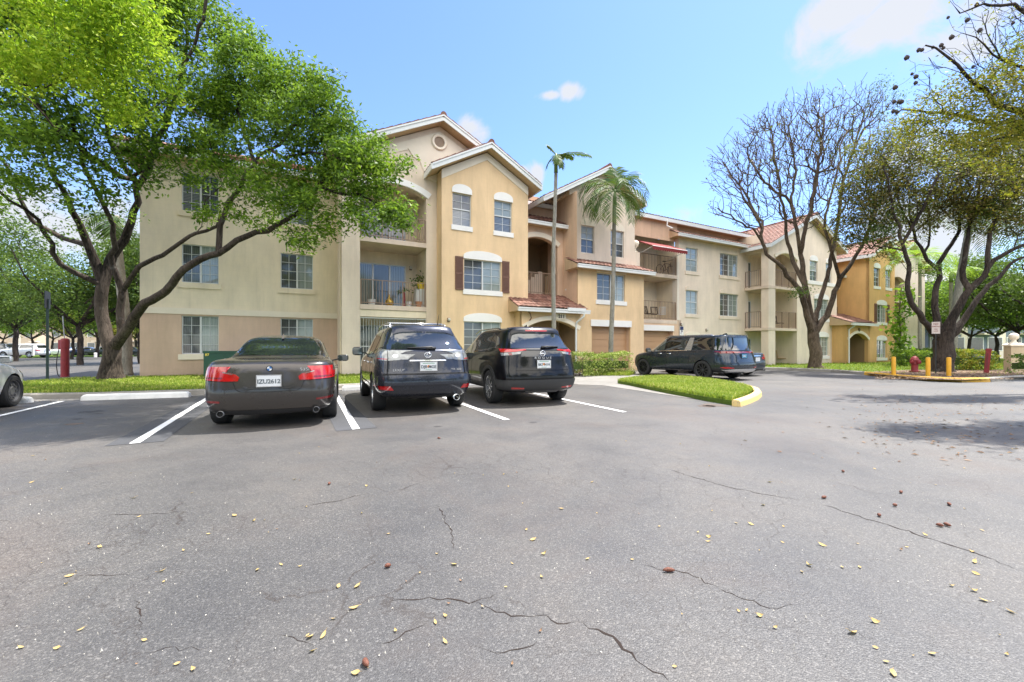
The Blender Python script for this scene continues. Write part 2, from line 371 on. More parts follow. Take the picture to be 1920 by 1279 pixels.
blades('grass', 'grass under the trees beyond the driveway', vis2, .09, 14000, .09, .014, 3, cond=c2)
# tufts along the foot of the hedge
blades('grass', 'weedy grass at the foot of the hedge', gpoly([(1092,705),(1180,705),(1192,701),(1100,699)]), .01, 2200, .16, .012, 4)
# ================================================================ THE APARTMENT BUILDING
A0, B0 = 14.0, 17.3
M_CREAM = stucco('cream_stucco', (.90,.77,.58))
M_WHITE_ST = stucco('pale_stucco', (.88,.78,.66))
M_SALMON = stucco('salmon_stucco', (.72,.52,.39))
M_TAN = stucco('yellow_tan_stucco', (.86,.62,.37))
M_PEACH = stucco('peach_stucco', (.74,.52,.36))
M_CREAM2 = stucco('warm_cream_stucco', (.88,.74,.60))
M_ORANGE = stucco('ochre_stucco', (.76,.47,.20))
M_TRIM = mat('white_trim', (.86,.83,.79), .7, var=.05, scale=3)
M_TRIMC = mat('cream_trim', (.84,.74,.60), .8, var=.06, scale=3)
M_GUT = mat('white_metal_gutter', (.74,.74,.72), .45, var=.06, scale=2)
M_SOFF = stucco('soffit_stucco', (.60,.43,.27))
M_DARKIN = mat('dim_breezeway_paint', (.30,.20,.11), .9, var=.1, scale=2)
M_FRAME = mat('window_frame_aluminium', (.66,.67,.66), .4)
M_RAIL = mat('bronze_railing_paint', (.27,.18,.12), .5)
M_SHUT = mat('brown_shutter', (.17,.085,.058), .7, var=.1, scale=9)
M_GAR = mat('tan_garage_door', (.50,.30,.165), .6, var=.04, scale=3)
M_SLAB = stucco('balcony_slab', (.74,.60,.48))
M_CANV = mat('red_canvas', (.20,.022,.022), .85, var=.12, scale=5)
def tilemat():
    t = NT(bpy.data.materials.new('clay_roof_tile')); tc = t.n('ShaderNodeTexCoord').outputs['Object']
    g = t.n('ShaderNodeTexVoronoi', i_Scale=3.6); t.l(tc, g.inputs['Vector']); sp = t.n('ShaderNodeSeparateColor'); t.l(g.outputs['Color'], sp.inputs[0])
    c = t.ramp(sp.outputs[0], [(0, (.14,.066,.048)), (.5, (.22,.10,.070)), (1, (.31,.165,.12))])
    c = t.mix(t.ramp(t.noise(1.1, 6, .7, tc), [(.52, 0.), (.7, .6)]), c, (.13,.08,.06))
    return t.out(t.bsdf(c, .8, 0, t.bump(t.noise(50, 3, .7, tc), .3, .005)))
M_TILE = tilemat()
def glassmat(name, dark, light, vertical=True, freq=9.0, amt=1.0):
    t = NT(bpy.data.materials.new(name)); tc = t.n('ShaderNodeTexCoord').outputs['Object']
    w = t.n('ShaderNodeTexWave', wave_type='BANDS', bands_direction='X' if vertical else 'Z', i_Scale=freq, i_Distortion=1.5 if vertical else .15); w.inputs['Detail'].default_value = 2
    t.l(tc, w.inputs['Vector'])
    f = t.math('ADD', t.math('MULTIPLY', w.outputs['Fac'], .6*amt), t.math('MULTIPLY', t.noise(1.4, 3, .5, tc), .5))
    c = t.ramp(f, [(.2, dark), (.85, light)])
    return t.out(t.bsdf(c, .06, 0, None, Specular_IOR_Level=.8, Coat_Weight=.6, Coat_Roughness=.02))
M_GDARK = glassmat('screened_glass', (.045,.048,.05), (.11,.11,.11), True, 5.0, .8)
M_GLITE = glassmat('curtained_glass', (.16,.19,.18), (.36,.40,.38), True, 6.0)
M_GBLIND = glassmat('glass_over_blinds', (.045,.055,.065), (.22,.24,.26), False, 5.2, 1.3)
M_GBLINDL = glassmat('glass_over_pale_blinds', (.16,.18,.19), (.42,.44,.45), False, 5.2, 1.2)
M_GDOOR = glassmat('patio_door_glass', (.05,.06,.06), (.24,.26,.24), True, 4.0)
M_DARK = mat('dark_void', (.02,.02,.022), .8)
bld = thing('apartment_building', 'three-storey cream and yellow stucco apartment building with red tile gables and balconies', 'building', F(A0,B0,0), TH)
OFF = (A0, B0, 0)
def bp(name, mb, m, parent=bld, smooth=False, label=None):
    o = obj(name, mb, m, parent, smooth, OFF)
    if label: o['label'] = label
    return o
def wallmb(mb, outer, holes, b, depth=.14, side=.2, mi=0):
    """front face in the plane y=b with holes, reveals going back"""
    loops = [[Vector((a,z,0)) for a,z in outer]]+[[Vector((a,z,0)) for a,z in h] for h in holes]
    tris = geometry.tessellate_polygon(loops); flat = [p for l in loops for p in l]
    n0 = len(mb.v); mb.v += [(p.x,b,p.y) for p in flat]
    for t in tris: mb.f.append((n0+t[0],n0+t[1],n0+t[2])); mb.m.append(mi)
    for i, l in enumerate(loops):
        d = side if i == 0 else depth
        for j in range(len(l)):
            p, q = l[j], l[(j+1)%len(l)]
            mb.quad((p.x,b,p.y),(q.x,b,q.y),(q.x,b+d,q.y),(p.x,b+d,p.y), mi)
def rect(a0,a1,z0,z1): return [(a0,z0),(a1,z0),(a1,z1),(a0,z1)]
def archrect(a0,a1,z0,zs,zc,n=14):
    """opening with a segmental arch: springing zs, crown zc"""
    pts = [(a0,z0),(a1,z0),(a1,zs)]; w = (a1-a0)/2; h = zc-zs; r = (w*w+h*h)/(2*h); cz = zc-r; t0 = math.asin(min(1,w/r))
    for i in range(1,n): t = t0-2*t0*i/n; pts.append(((a0+a1)/2+r*math.sin(t), cz+r*math.cos(t)))
    pts.append((a0,zs)); return pts
def archband(mb, a0,a1,zs,zc,th,y0,y1,n=16,ext=0.0):
    w = (a1-a0)/2; h = zc-zs; r = (w*w+h*h)/(2*h); cz = zc-r; t0 = math.asin(min(1,w/r))+ext
    for i in range(n):
        ta, tb = -t0+2*t0*i/n, -t0+2*t0*(i+1)/n; c = (a0+a1)/2
        q = [(c+(r+d)*math.sin(t), cz+(r+d)*math.cos(t)) for t,d in ((ta,0),(tb,0),(tb,th),(ta,th))]
        mb.slab(q, y0, y1)
def header(a0,a1,z,h,b,m=None,name='window_header',proud=.04):
    """half-round or segmental plaster header"""
    mb = MB(); w = (a1-a0)/2; n = 12
    pts = [(a0,z),(a1,z),(a1,z+h*.35)]+[((a0+a1)/2+w*math.cos(math.pi*i/n), z+h*.35+h*.65*math.sin(math.pi*i/n)) for i in range(1,n)]+[(a0,z+h*.35)]
    mb.slab(pts, b-proud, b+.01); return bp(name, mb, m or M_TRIM)
WN = [0]
def window(a0,a1,z0,z1,b,style='slider',sill=None,depth=.11,lights=(M_GDARK,M_GLITE),sx=.10,sh=.22):
    fr = MB(); y = b+depth-.045; t = .035
    for r in ((a0,a0+t,z0,z1),(a1-t,a1,z0,z1),(a0+t,a1-t,z0,z0+t),(a0+t,a1-t,z1-t,z1)): fr.box(r[0],r[1],y,y+.05,r[2],r[3])
    ps = []
    if style == 'slider':
        m = (a0+a1)/2; fr.box(m-.03,m+.03,y-.012,y+.05,z0+t,z1-t)
        for k,(x0,x1) in enumerate(((a0+t,m-.03),(m+.03,a1-t))):
            ps.append((x0,x1,z0+t,z1-t,lights[k])); c = (x0+x1)/2; yy = y+.008+.012*(1-k)
            fr.box(c-.009,c+.009,yy,yy+.02,z0+t,z1-t)
            for j in (1,2,3): zz = z0+(z1-z0)*j/4; fr.box(x0,x1,yy+.002,yy+.018,zz-.008,zz+.008)
    else:
        m = (z0+z1)/2+.02; fr.box(a0+t,a1-t,y-.012,y+.05,m-.025,m+.025)
        for k,(u,v) in enumerate(((m+.025,z1-t),(z0+t,m-.025))):
            ps.append((a0+t,a1-t,u,v,lights[k])); c = (a0+a1)/2; yy = y+.008+.012*k
            fr.box(c-.009,c+.009,yy,yy+.02,u,v); zz = (u+v)/2; fr.box(a0+t,a1-t,yy+.002,yy+.018,zz-.008,zz+.008)
    w = bp('window', fr, M_FRAME)
    for x0,x1,u,v,mm in ps:
        WN[0] += 1
        if lights == (M_GBLIND,M_GDARK) or lights == (M_GBLIND,M_GBLIND): mm = (M_GBLIND,M_GBLINDL,M_GDARK,M_GBLIND,M_GBLIND,M_GLITE,M_GBLINDL)[WN[0]*5%7]
        q = MB(); q.quad((x0,y+.036,u),(x1,y+.036,u),(x1,y+.036,v),(x0,y+.036,v)); bp('pane', q, mm, w)
    if sill:
        s = MB(); s.box(a0-sx,a1+sx,b-.05,b+.01,z0-sh,z0-.003); bp('sill', s, sill, w)
    return w
def railing(p0, p1, z, h=1.05, post=True, name='railing'):
    """p0,p1 in facade frame (a,b)"""
    mb = MB(); L = math.hypot(p1[0]-p0[0], p1[1]-p0[1]); n = max(2,int(L/.118))
    a, b = Vector((p0[0],p0[1],0)), Vector((p1[0],p1[1],0))
    for zz,w in ((z+h,.045),(z+.09,.03)): mb.beam(a+Vector((0,0,zz)), b+Vector((0,0,zz)), w, .03)
    for i in range(n+1):
        p = a.lerp(b, i/n); big = i in (0,n) or (n > 12 and i in (n//3, 2*n//3))
        w = .022 if big else .008; top = z+h-.012
        mb.box(p.x-w,p.x+w,p.y-w,p.y+w,z+(.0 if big else .1),top)
    return bp(name, mb, M_RAIL)
def tile_slope(mb, e0, e1, up, L, clip=None, rw=.25, cl=.36, amp=.035):
    """tiled plane: eave e0->e1, going up along unit vector up for L metres"""
    e0, e1, up = Vector(e0), Vector(e1), Vector(up).normalized(); ud = (e1-e0); W = ud.length; ud.normalize(); nrm = ud.cross(up).normalized()
    if nrm.z < 0: nrm = -nrm
    us = [i*rw/6 for i in range(int(W/rw*6)+1)]+[W]; nc = max(1,int(L/cl)); vs = []
    for i in range(nc+1): vs.append((min(i*cl,L), .028)); vs.append((min((i+1)*cl-.004,L), 0.0))
    bm = bmesh.new(); rows = []
    for v,hh in vs:
        rows.append([bm.verts.new(e0+ud*u+up*v+nrm*(hh+.045+amp*abs(math.sin(math.pi*u/rw))**.8)) for u in us])
    for i in range(len(rows)-1):
        for j in range(len(us)-1): bm.faces.new((rows[i][j],rows[i][j+1],rows[i+1][j+1],rows[i+1][j]))
    for co, no in (clip or []):
        g = bm.verts[:]+bm.edges[:]+bm.faces[:]
        bmesh.ops.bisect_plane(bm, geom=g, plane_co=co, plane_no=no, clear_outer=True)
    bm.verts.ensure_lookup_table(); n0 = len(mb.v); mb.v += [tuple(v.co) for v in bm.verts]
    bm.verts.index_update()
    for f in bm.faces: mb.f.append(tuple(n0+v.index for v in f.verts)); mb.m.append(0)
    bm.free()
def gable_roof(ac, hw_l, hw_r, zp, sl, b0, b1, zclip=None, soff=M_SOFF, rake=True):
    """ridge runs along b at a=ac; left/right half widths"""
    tl = MB(); ce = math.sqrt(1+sl*sl)
    for sgn,hw in ((-1,hw_l),(1,hw_r)):
        ae, ze = ac+sgn*hw, zp-sl*hw
        e0, e1 = ((ae,b1,ze),(ae,b0,ze)) if sgn < 0 else ((ae,b0,ze),(ae,b1,ze))
        tile_slope(tl, e0, e1, (-sgn/ce,0,sl/ce), hw*ce)
    # ridge caps and rake caps
    pts = [(ac, b0+(b1-b0)*i/ max(1,int((b1-b0)/.35)), zp+.06+.02*(i%2)) for i in range(int((b1-b0)/.35)+1)]
    tl.tube([(ac,b0-.04,zp+.05),(ac,b0+.12,zp+.07),(ac,b1,zp+.06)], [.14,.12,.12], 10)
    for sgn,hw in ((-1,hw_l),(1,hw_r)):
        n = int(hw*ce/.38)
        for i in range(n):
            s0, s1 = hw*i/n, hw*(i+1)/n
            tl.beam((ac+sgn*s0,b0+.03,zp-sl*s0+.055+.03), (ac+sgn*s1,b0+.03,zp-sl*s1+.055), .16, .06)
    r = bp('roof', tl, M_TILE)
    # deck / soffit
    sf = MB()
    for sgn,hw in ((-1,hw_l),(1,hw_r)):
        ae, ze = ac+sgn*hw, zp-sl*hw
        sf.quad((ac,b0+.03,zp-.16),(ae,b0+.03,ze-.16),(ae,b1,ze-.16),(ac,b1,zp-.16))
        sf.quad((ac,b0+.03,zp+.01),(ac,b1,zp+.01),(ae,b1,ze+.01),(ae,b0+.03,ze+.01))
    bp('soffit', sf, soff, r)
    fb = MB()
    for sgn,hw in ((-1,hw_l),(1,hw_r)):
        ae, ze = ac+sgn*hw, zp-sl*hw
        q = [(ac,zp+.03),(ae,ze+.03),(ae,ze-.20),(ac,zp-.20)]
        fb.slab(q if sgn > 0 else q[::-1], b0-.025, b0+.03)
        q = [(ac,zp+.05),(ae,ze+.05),(ae,ze-.02),(ac,zp-.02)]
        fb.slab(q if sgn > 0 else q[::-1], b0-.06, b0-.025)
        fb.box(min(ae,ae+sgn*.05),max(ae,ae+sgn*.05),b0-.025,b1,ze-.20,ze+.04)     # eave fascia
    bp('fascia', fb, M_GUT, r)
    return r
def shed_roof(a0,a1,b_eave,z_eave,b_top,z_top,hip_l=0,hip_r=0):
    mb = MB(); L = math.hypot(b_top-b_eave,z_top-z_eave); up = Vector((0,(b_top-b_eave)/L,(z_top-z_eave)/L)); clip = []
    if hip_l: clip.append((Vector((a0,b_eave,z_eave)), Vector((-(b_top-b_eave),hip_l,0))))
    if hip_r: clip.append((Vector((a1,b_eave,z_eave)), Vector(((b_top-b_eave),hip_r,0))))
    tile_slope(mb,(a0,b_eave,z_eave),(a1,b_eave,z_eave),up,L,clip)
    r = bp('roof', mb, M_TILE)
    f = MB(); f.box(a0-.04,a1+.04,b_eave-.10,b_eave+.0,z_eave-.17,z_eave-.0); f.box(a0-.05,a1+.05,b_eave-.12,b_eave-.10,z_eave-.05,z_eave+.012)
    bp('gutter', f, M_GUT, r)
    s = MB(); s.quad((a0,b_eave,z_eave-.14),(a1,b_eave,z_eave-.14),(a1,b_top,z_eave-.14),(a0,b_top,z_eave-.14))
    s.quad((a0,b_eave,z_eave+.0),(a1,b_eave,z_eave+.0),(a1,b_top,z_top),(a0,b_top,z_top))
    for a in (a0,a1): s.add([(a,b_eave,z_eave-.14),(a,b_top,z_eave-.14),(a,b_top,z_top),(a,b_eave,z_eave)], [(0,1,2,3)])
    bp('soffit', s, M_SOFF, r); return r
def downspout(path, w=.08):
    mb = MB(); mb.tube(path, w/2, 8); return bp('downspout', mb, M_GUT)
# ---------------- section A : left block (b = 20.3)
bA = 20.3; aL = A(262,bA); aR = 1.54
wins_a = [(A(341,bA)-.01, A(409,bA)+.02), (A(526,bA), A(587,bA))]
up_holes = [rect(x0,x1,z0,z0+1.52) for x0,x1 in wins_a for z0 in (3.82,6.65)]; lo_holes = [rect(x0,x1,.99,2.51) for x0,x1 in wins_a]
w1 = MB(); wallmb(w1, rect(aL,aR,2.80,8.72), up_holes, bA, .11); w1.quad((aL,bA,2.8),(aL,27,2.8),(aL,27,8.72),(aL,bA,8.72)); bp('wall', w1, M_CREAM, label='cream upper wall of the left block')
w2 = MB(); wallmb(w2, rect(aL,aR,-.1,2.56), lo_holes, bA, .11); w2.quad((aL,bA,-.1),(aL,27,-.1),(aL,27,2.56),(aL,bA,2.56)); bp('wall', w2, M_SALMON, label='salmon ground-floor wall of the left block')
w3 = MB(); w3.box(aL-.035,aR,bA-.035,bA+.05,2.56,2.80); w3.box(aL-.035,aL+.02,bA+.05,27,2.56,2.80); bp('belt_course', w3, M_TRIMC)
for i,(x0,x1) in enumerate(wins_a):
    for z0 in (.99,3.82,6.65): window(x0,x1,z0,z0+1.52,bA,sill=M_TRIMC if z0 < 1 else M_CREAM, lights=(M_GDARK,M_GLITE) if z0<6 else (M_GBLIND,M_GBLIND))
def hip_roof_A():
    mb = MB(); a0, a1, be, ze, sl = aL-.55, 2.2, bA-.55, 8.72, .42; L = 5.2; ce = math.sqrt(1+sl*sl)
    tile_slope(mb,(a0,be,ze),(a1,be,ze),(0,1/ce,sl/ce),L*ce,[(Vector((a0,be,ze)),Vector((-1,1,0)))])
    tile_slope(mb,(a0,be+2*L,ze),(a0,be,ze),(1/ce,0,sl/ce),L*ce,[(Vector((a0,be,ze)),Vector((1,-1,0))),(Vector((a0,be+2*L,ze)),Vector((1,1,0)))])
    mb.tube([(a0,be,ze+.1),(a0+L,be+L,ze+L*sl+.1)],.11,8); mb.tube([(a0+L,be+L,ze+L*sl+.1),(a1+4,be+L,ze+L*sl+.1)],.11,8)
    r = bp('roof', mb, M_TILE)
    f = MB(); f.box(a0-.02,1.5,be-.1,be,ze-.18,ze+.01); f.box(a0-.1,a0,be-.1,be+2*L,ze-.18,ze+.01); bp('gutter', f, M_GUT, r)
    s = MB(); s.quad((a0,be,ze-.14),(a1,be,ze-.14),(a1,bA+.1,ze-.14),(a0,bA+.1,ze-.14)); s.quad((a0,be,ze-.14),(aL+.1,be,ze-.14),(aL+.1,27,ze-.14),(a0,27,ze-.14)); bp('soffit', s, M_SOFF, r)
hip_roof_A()
# ---------------- section B : balcony bay with the big gable (b = 18)
bB = 18.0; o0, o1 = 2.24, 5.03
def zr(ac, zp, sl, a, drop=.2): return zp-sl*abs(a-ac)-drop
gB = (5.65, 11.45, .50)
mbw = MB(); ow = archrect(o0,o1,.2,7.88,8.28)
outer = [(1.54,-.1),(9.8,-.1),(9.8,zr(*gB,9.8)),(5.65,zr(*gB,5.65)),(1.54,zr(*gB,1.54))]
wallmb(mbw, outer, [ow], bB, .3, .2)
mbw.quad((1.54,bB,-.1),(1.54,bA+.1,-.1),(1.54,bA+.1,9.2),(1.54,bB,9.2)); bp('wall', mbw, stucco('gable_stucco',(.84,.70,.55)), label='pale stucco wall of the big gable with the balcony bay')
bw = MB(); bb = 19.75
bw.quad((o0-.3,bb,-.1),(o1+.3,bb,-.1),(o1+.3,bb,8.6),(o0-.3,bb,8.6))
for a in (o0-.02,o1+.02): bw.quad((a,bB+.2,-.1),(a,bb,-.1),(a,bb,8.6),(a,bB+.2,8.6))
bw.quad((o0-.3,bB+.25,8.5),(o1+.3,bB+.25,8.5),(o1+.3,bb,8.5),(o0-.3,bb,8.5))
bp('balcony_recess', bw, M_CREAM)
ab = MB(); archband(ab,o0-.04,o1+.04,7.90,8.30,.27,bB-.05,bB+.02,ext=.02); bp('arch_trim', ab, M_TRIM)
pil = MB(); pil.box(1.50,1.54,bB+.3,bB+.42,.1,8.6); bp('downspout', pil, M_CREAM)
for z in (3.05,5.88):
    s = MB(); s.box(o0+.002,o1-.002,bB-.03,bb,z-.2,z); bp('balcony_slab', s, M_SLAB); railing((o0+.04,bB+.06),(o1-.04,bB+.06),z)
def patio_door(a0,a1,z0,z1,b,kind=0,name='patio_door'):
    fr = MB(); n = 3 if a1-a0 > 1.8 else 2; t = .05
    for r in ((a0,a0+t,z0,z1),(a1-t,a1,z0,z1),(a0+t,a1-t,z1-t,z1),(a0+t,a1-t,z0,z0+t)): fr.box(r[0],r[1],b-.06,b-.004,r[2],r[3])
    for i in range(1,n): x = a0+(a1-a0)*i/n; fr.box(x-.03,x+.03,b-.065,b-.004,z0+t,z1-t)
    d = bp(name, fr, M_FRAME)
    for i in range(n):
        x0 = a0+(a1-a0)*i/n; x1 = a0+(a1-a0)*(i+1)/n; q = MB(); q.quad((x0,b-.03,z0),(x1,b-.03,z0),(x1,b-.03,z1),(x0,b-.03,z1))
        bp('pane', q, M_GDARK if i == 1 and not kind else M_GDOOR, d)
for z in (.2,3.05,5.88): patio_door(o0+.02,o1-.52,z+.02,z+2.08,bb)
# ground-floor security grille across the bay
gr = MB()
for i in range(26): x = o0+.03+(o1-o0-.06)*i/25; gr.box(x-.009,x+.009,bB+.04,bB+.06,.12,2.52)
for z in (.2,1.3,2.5): gr.box(o0,o1,bB+.038,bB+.062,z-.02,z+.02)
bp('patio_grille', gr, mat('pale_grille_paint',(.5,.5,.46),.5))
sof = MB(); sof.box(o0+.002,o1-.002,bB+.02,bB+.2,2.55,2.84); bp('wall', sof, M_CREAM, label='beam above the ground-floor patio')
gable_roof(gB[0],4.75,4.75,gB[1],gB[2],bB-.55,26)
# stepped plaster relief and the round vent
rl = MB()
L_ = [(1.6,zr(*gB,1.6,.45)),(1.6,zr(*gB,1.6,.75)),(4.2,zr(*gB,4.2,.85)),(4.2,9.95),(4.32,9.8),(4.45,9.62),(4.75,9.5),(4.82,9.3),(4.95,9.0),(5.15,8.75),(5.65,8.68)]
R_ = [(2*5.65-a,z) for a,z in L_[::-1]]
outl = L_+R_[1:]+[(5.65,zr(*gB,5.65,.45))]
rv = MB(); wallmb(rv, outl, [], bB-.035, .0, .04); bp('gable_relief', rv, M_TRIMC)
zc_v = Z(823,268,bB); av = A(823,bB)
v = MB(); v.lathe([(.24,.0),(.24,-.07),(.33,-.09),(.36,-.05),(.36,0)],28,'y',(av,bB-.03,zc_v)); vent = bp('gable_vent', v, M_TRIMC, smooth=False)
v = MB()
for i in range(9): z = zc_v-.22+.055*i; h = math.sqrt(max(0,.25**2-(z-zc_v)**2)); v.box(av-h,av+h,bB-.055,bB-.04,z-.012,z+.02)
v.lathe([(0,0),(.25,0)],24,'y',(av,bB-.037,zc_v)); bp('louvre', v, mat('vent_louvre',(.40,.30,.22),.7), vent)
# ---------------- section C : yellow tower (b = 17.3)
def tower(a0,a1,b,m,dz=0.0,zp=10.42,sl=.55,deep=.9,shut=True,mat3=None,label=None,z0base=-.1,win3=((.115,.32),(.585,.80)),w2=(.24,.665)):
    ac = (a0+a1)/2; W = a1-a0; gp = (ac,zp+dz,sl)
    holes = []; specs = []
    for f0,f1 in win3: holes.append(rect(a0+W*f0,a0+W*f1,6.68+dz,8.12+dz)); specs.append(('hung',)+(a0+W*f0,a0+W*f1,6.68+dz,8.12+dz))
    for z in (3.86,1.04): holes.append(rect(a0+W*w2[0],a0+W*w2[1],z+dz,z+1.38+dz)); specs.append(('slider',a0+W*w2[0],a0+W*w2[1],z+dz,z+1.38+dz))
    mb = MB(); wallmb(mb,[(a0,z0base),(a1,z0base),(a1,zr(*gp,a1)),(ac,zr(*gp,ac)),(a0,zr(*gp,a0))],holes,b,.12,.2)
    for a in (a0,a1): mb.quad((a,b,z0base),(a,b+deep+1,z0base),(a,b+deep+1,zr(*gp,a)),(a,b,zr(*gp,a)))
    bp('wall', mb, m, label=label)
    for s in specs:
        st, x0,x1,z0,z1 = s
        window(x0,x1,z0,z1,b,st,sill=M_TRIM,depth=.12,lights=(M_GBLIND,M_GDARK) if st == 'hung' else (M_GDARK,M_GLITE),sx=.06)
        header(x0-.03,x1+.03,z1+.004,.40 if st == 'hung' else .40,b)
        if st == 'slider' and shut and z0-dz > 3:
            for x in (x0-.42,x1+.05):
                sh = MB(); sh.box(x,x+.37,b-.045,b,z0-.04,z1+.06); 
                for i in range(22): z = z0+.06+i*(z1-z0-.1)/22; sh.box(x+.05,x+.32,b-.062,b-.045,z,z+.03)
                for zz in (z0-.04,(z0+z1)/2-.03,z1-.02): sh.box(x,x+.37,b-.06,b-.045,zz,zz+.08)
                bp('shutter', sh, M_SHUT)
    # pale band following the gable
    bd = MB(); q = [(a0,zr(*gp,a0,.22)),(a0,zr(*gp,a0,.62)),(ac,zr(*gp,ac,.55)),(a1,zr(*gp,a1,.62)),(a1,zr(*gp,a1,.22)),(ac,zr(*gp,ac,.22))]
    wallmb(bd,q,[],b-.03,0,.035); bp('gable_band', bd, M_TRIMC)
    gable_roof(ac,W/2+.55,W/2+.45,zp+dz,sl,b-.5,b+deep+6)
tower(5.51,9.84,17.3,M_TAN,label='yellow front wall of the tower with brown shutters')
# small wall lamps
def wall_lamp(a,b,z,par=bld):
    m = MB(); m.box(a-.06,a+.06,b-.03,b,z-.09,z+.09); o = bp('wall_lamp', m, M_SHUT)
    m = MB(); m.lathe([(0,-.06),(.05,-.055),(.07,0),(.05,.07),(0,.08)],10,'z',(a,b-.09,z)); bp('lamp_shade', m, mat('frosted_glass',(.6,.58,.5),.3), o, smooth=True)
wall_lamp(A(841,17.3),17.3,Z(841,600,17.3))
# ---------------- section D : stair bay with portico
bD = 18.2; d0, d1 = 9.84, 12.5
def stairbay(d0,d1,b,dz,mwall,mir=False):
    zc = 6.95+dz; mb = MB()
    oa0, oa1 = (d0+.02,d1-.35) if not mir else (d0+.35,d1-.02)
    wallmb(mb, rect(d0-.3,d1+.2,-.1,7.7+dz), [archrect(oa0,oa1,4.0+dz,6.55+dz,6.95+dz)], b, .25,.1); bp('wall', mb, mwall)
    inn = MB(); inn.quad((d0-.3,b+2.6,-.1),(d1+.3,b+2.6,-.1),(d1+.3,b+2.6,8.4),(d0-.3,b+2.6,8.4))
    for a in (d0-.2,d1+.15): inn.quad((a,b+.1,-.1),(a,b+2.6,-.1),(a,b+2.6,8.4),(a,b+.1,8.4))
    inn.quad((d0-.3,b+.1,7.3+dz),(d1+.3,b+.1,7.3+dz),(d1+.3,b+2.6,7.3+dz),(d0-.3,b+2.6,7.3+dz)); inn.quad((d0-.3,b+.1,4.0+dz),(d1+.3,b+.1,4.0+dz),(d1+.3,b+2.6,4.0+dz),(d0-.3,b+2.6,4.0+dz))
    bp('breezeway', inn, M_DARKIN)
    st = MB()
    for i in range(9): st.box(d0+.1+i*.24,d0+.36+i*.24,b+1.5,b+2.5,4.0+dz,4.15+i*.17+dz)
    bp('stairs', st, M_SLAB)
    railing((oa0+.02,b+.12),(oa1-.02,b+.12),4.02+dz,1.12)
    t = MB(); archband(t,oa0-.02,oa1+.02,6.57+dz,6.97+dz,.24,b-.04,b+.02); bp('arch_trim', t, M_TRIMC)
    shed_roof(d0-.25,d1-.05 if not mir else d1+.1,b-.42,7.62+dz,b+.9,8.3+dz)
    up = MB(); up.quad((d0-.3,b+.9,7.7+dz),(d1+.2,b+.9,7.7+dz),(d1+.2,b+.9,9.4+dz),(d0-.3,b+.9,9.4+dz)); bp('wall', up, M_PEACH)
stairbay(d0,d1,bD,0,M_PEACH)
downspout([(A(1058,bD),bD-.45,7.55),(A(1058,bD),bD-.12,7.3),(A(1058,bD),bD-.08,4.5),(A(1058,bD)-.02,bD-.2,4.35),(A(1058,bD)-.1,bD-.3,4.3)])
sw = MB(); sw.quad((12.49,bD+1.5,-.1),(12.49,16.95,-.1),(12.49,16.95,9.2),(12.49,bD+1.5,9.2)); bp('wall', sw, M_PEACH)
def portico(p0,p1,bw,be,bt,dz,m,arch,number=None,ztop=3.95):
    a0,a1,zs,zc = arch; mb = MB(); wallmb(mb, rect(p0,p1,-.1,3.02+dz), [archrect(a0,a1,-.05,zs,zc)], bw,.3,.2)
    for a in (p0,p1): mb.quad((a,bw,-.1),(a,bt+.3,-.1),(a,bt+.3,3.02+dz),(a,bw,3.02+dz))
    bp('portico_wall', mb, m); t = MB(); archband(t,a0-.02,a1+.02,zs+.02,zc+.02,.20,bw-.04,bw+.02,ext=.03)
    t.box(a0-.16,a0-.02,bw-.04,bw+.01,zs-.02,zs+.10); bp('arch_trim', t, M_TRIMC)
    inn = MB(); inn.quad((p0,bt+2.2,-.1),(p1,bt+2.2,-.1),(p1,bt+2.2,3),(p0,bt+2.2,3)); inn.quad((p0,bw+.3,2.9+dz),(p1,bw+.3,2.9+dz),(p1,bt+2.2,2.9+dz),(p0,bt+2.2,2.9+dz))
    for a in (p0+.25,p1-.2): inn.quad((a,bw+.2,-.1),(a,bt+2.2,-.1),(a,bt+2.2,3),(a,bw+.2,3))
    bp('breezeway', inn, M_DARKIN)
    r = shed_roof(p0-.35,p1+.25,be,3.07+dz,bt,ztop+dz)
    return r
p_roof = portico(9.12,12.45,16.62,16.28,18.15,0,M_TAN,(9.33,12.27,2.15,2.55))
sn = MB(); nx = A(1052,16.62); sn.box(nx-.34,nx+.22,16.52,16.58,2.60,2.90); bp('address_plaque', sn, M_TRIMC)
tm = text_mesh('211', .25, mat('black_lettering',(.03,.025,.02),.6), .006, .004, 'house_number'); o = link('house_number', tm, bld); o.location = (nx-.04-A0,16.512-B0,2.75); o.rotation_euler = (R(90),0,0)
fl_ = MB(); fl_.box(A(1062,16.3),A(1095,16.3),16.14,16.2,3.0,3.16); bp('gutter_flashing', fl_, M_GUT, p_roof)
dx = A(1093,16.3)
downspout([(dx,16.2,2.93),(dx,16.22,2.78),(dx-.22,16.5,2.5),(dx-.22,16.56,2.35),(dx-.22,16.56,.1)],.10)
br_ = MB(); bx_ = A(990,16.62); br_.tube([(bx_,16.6,2.95),(bx_+.03,16.45,2.8),(bx_+.06,16.42,2.62),(bx_+.02,16.5,2.5)],.025,6); bp('lamp_bracket', br_, M_SHUT)
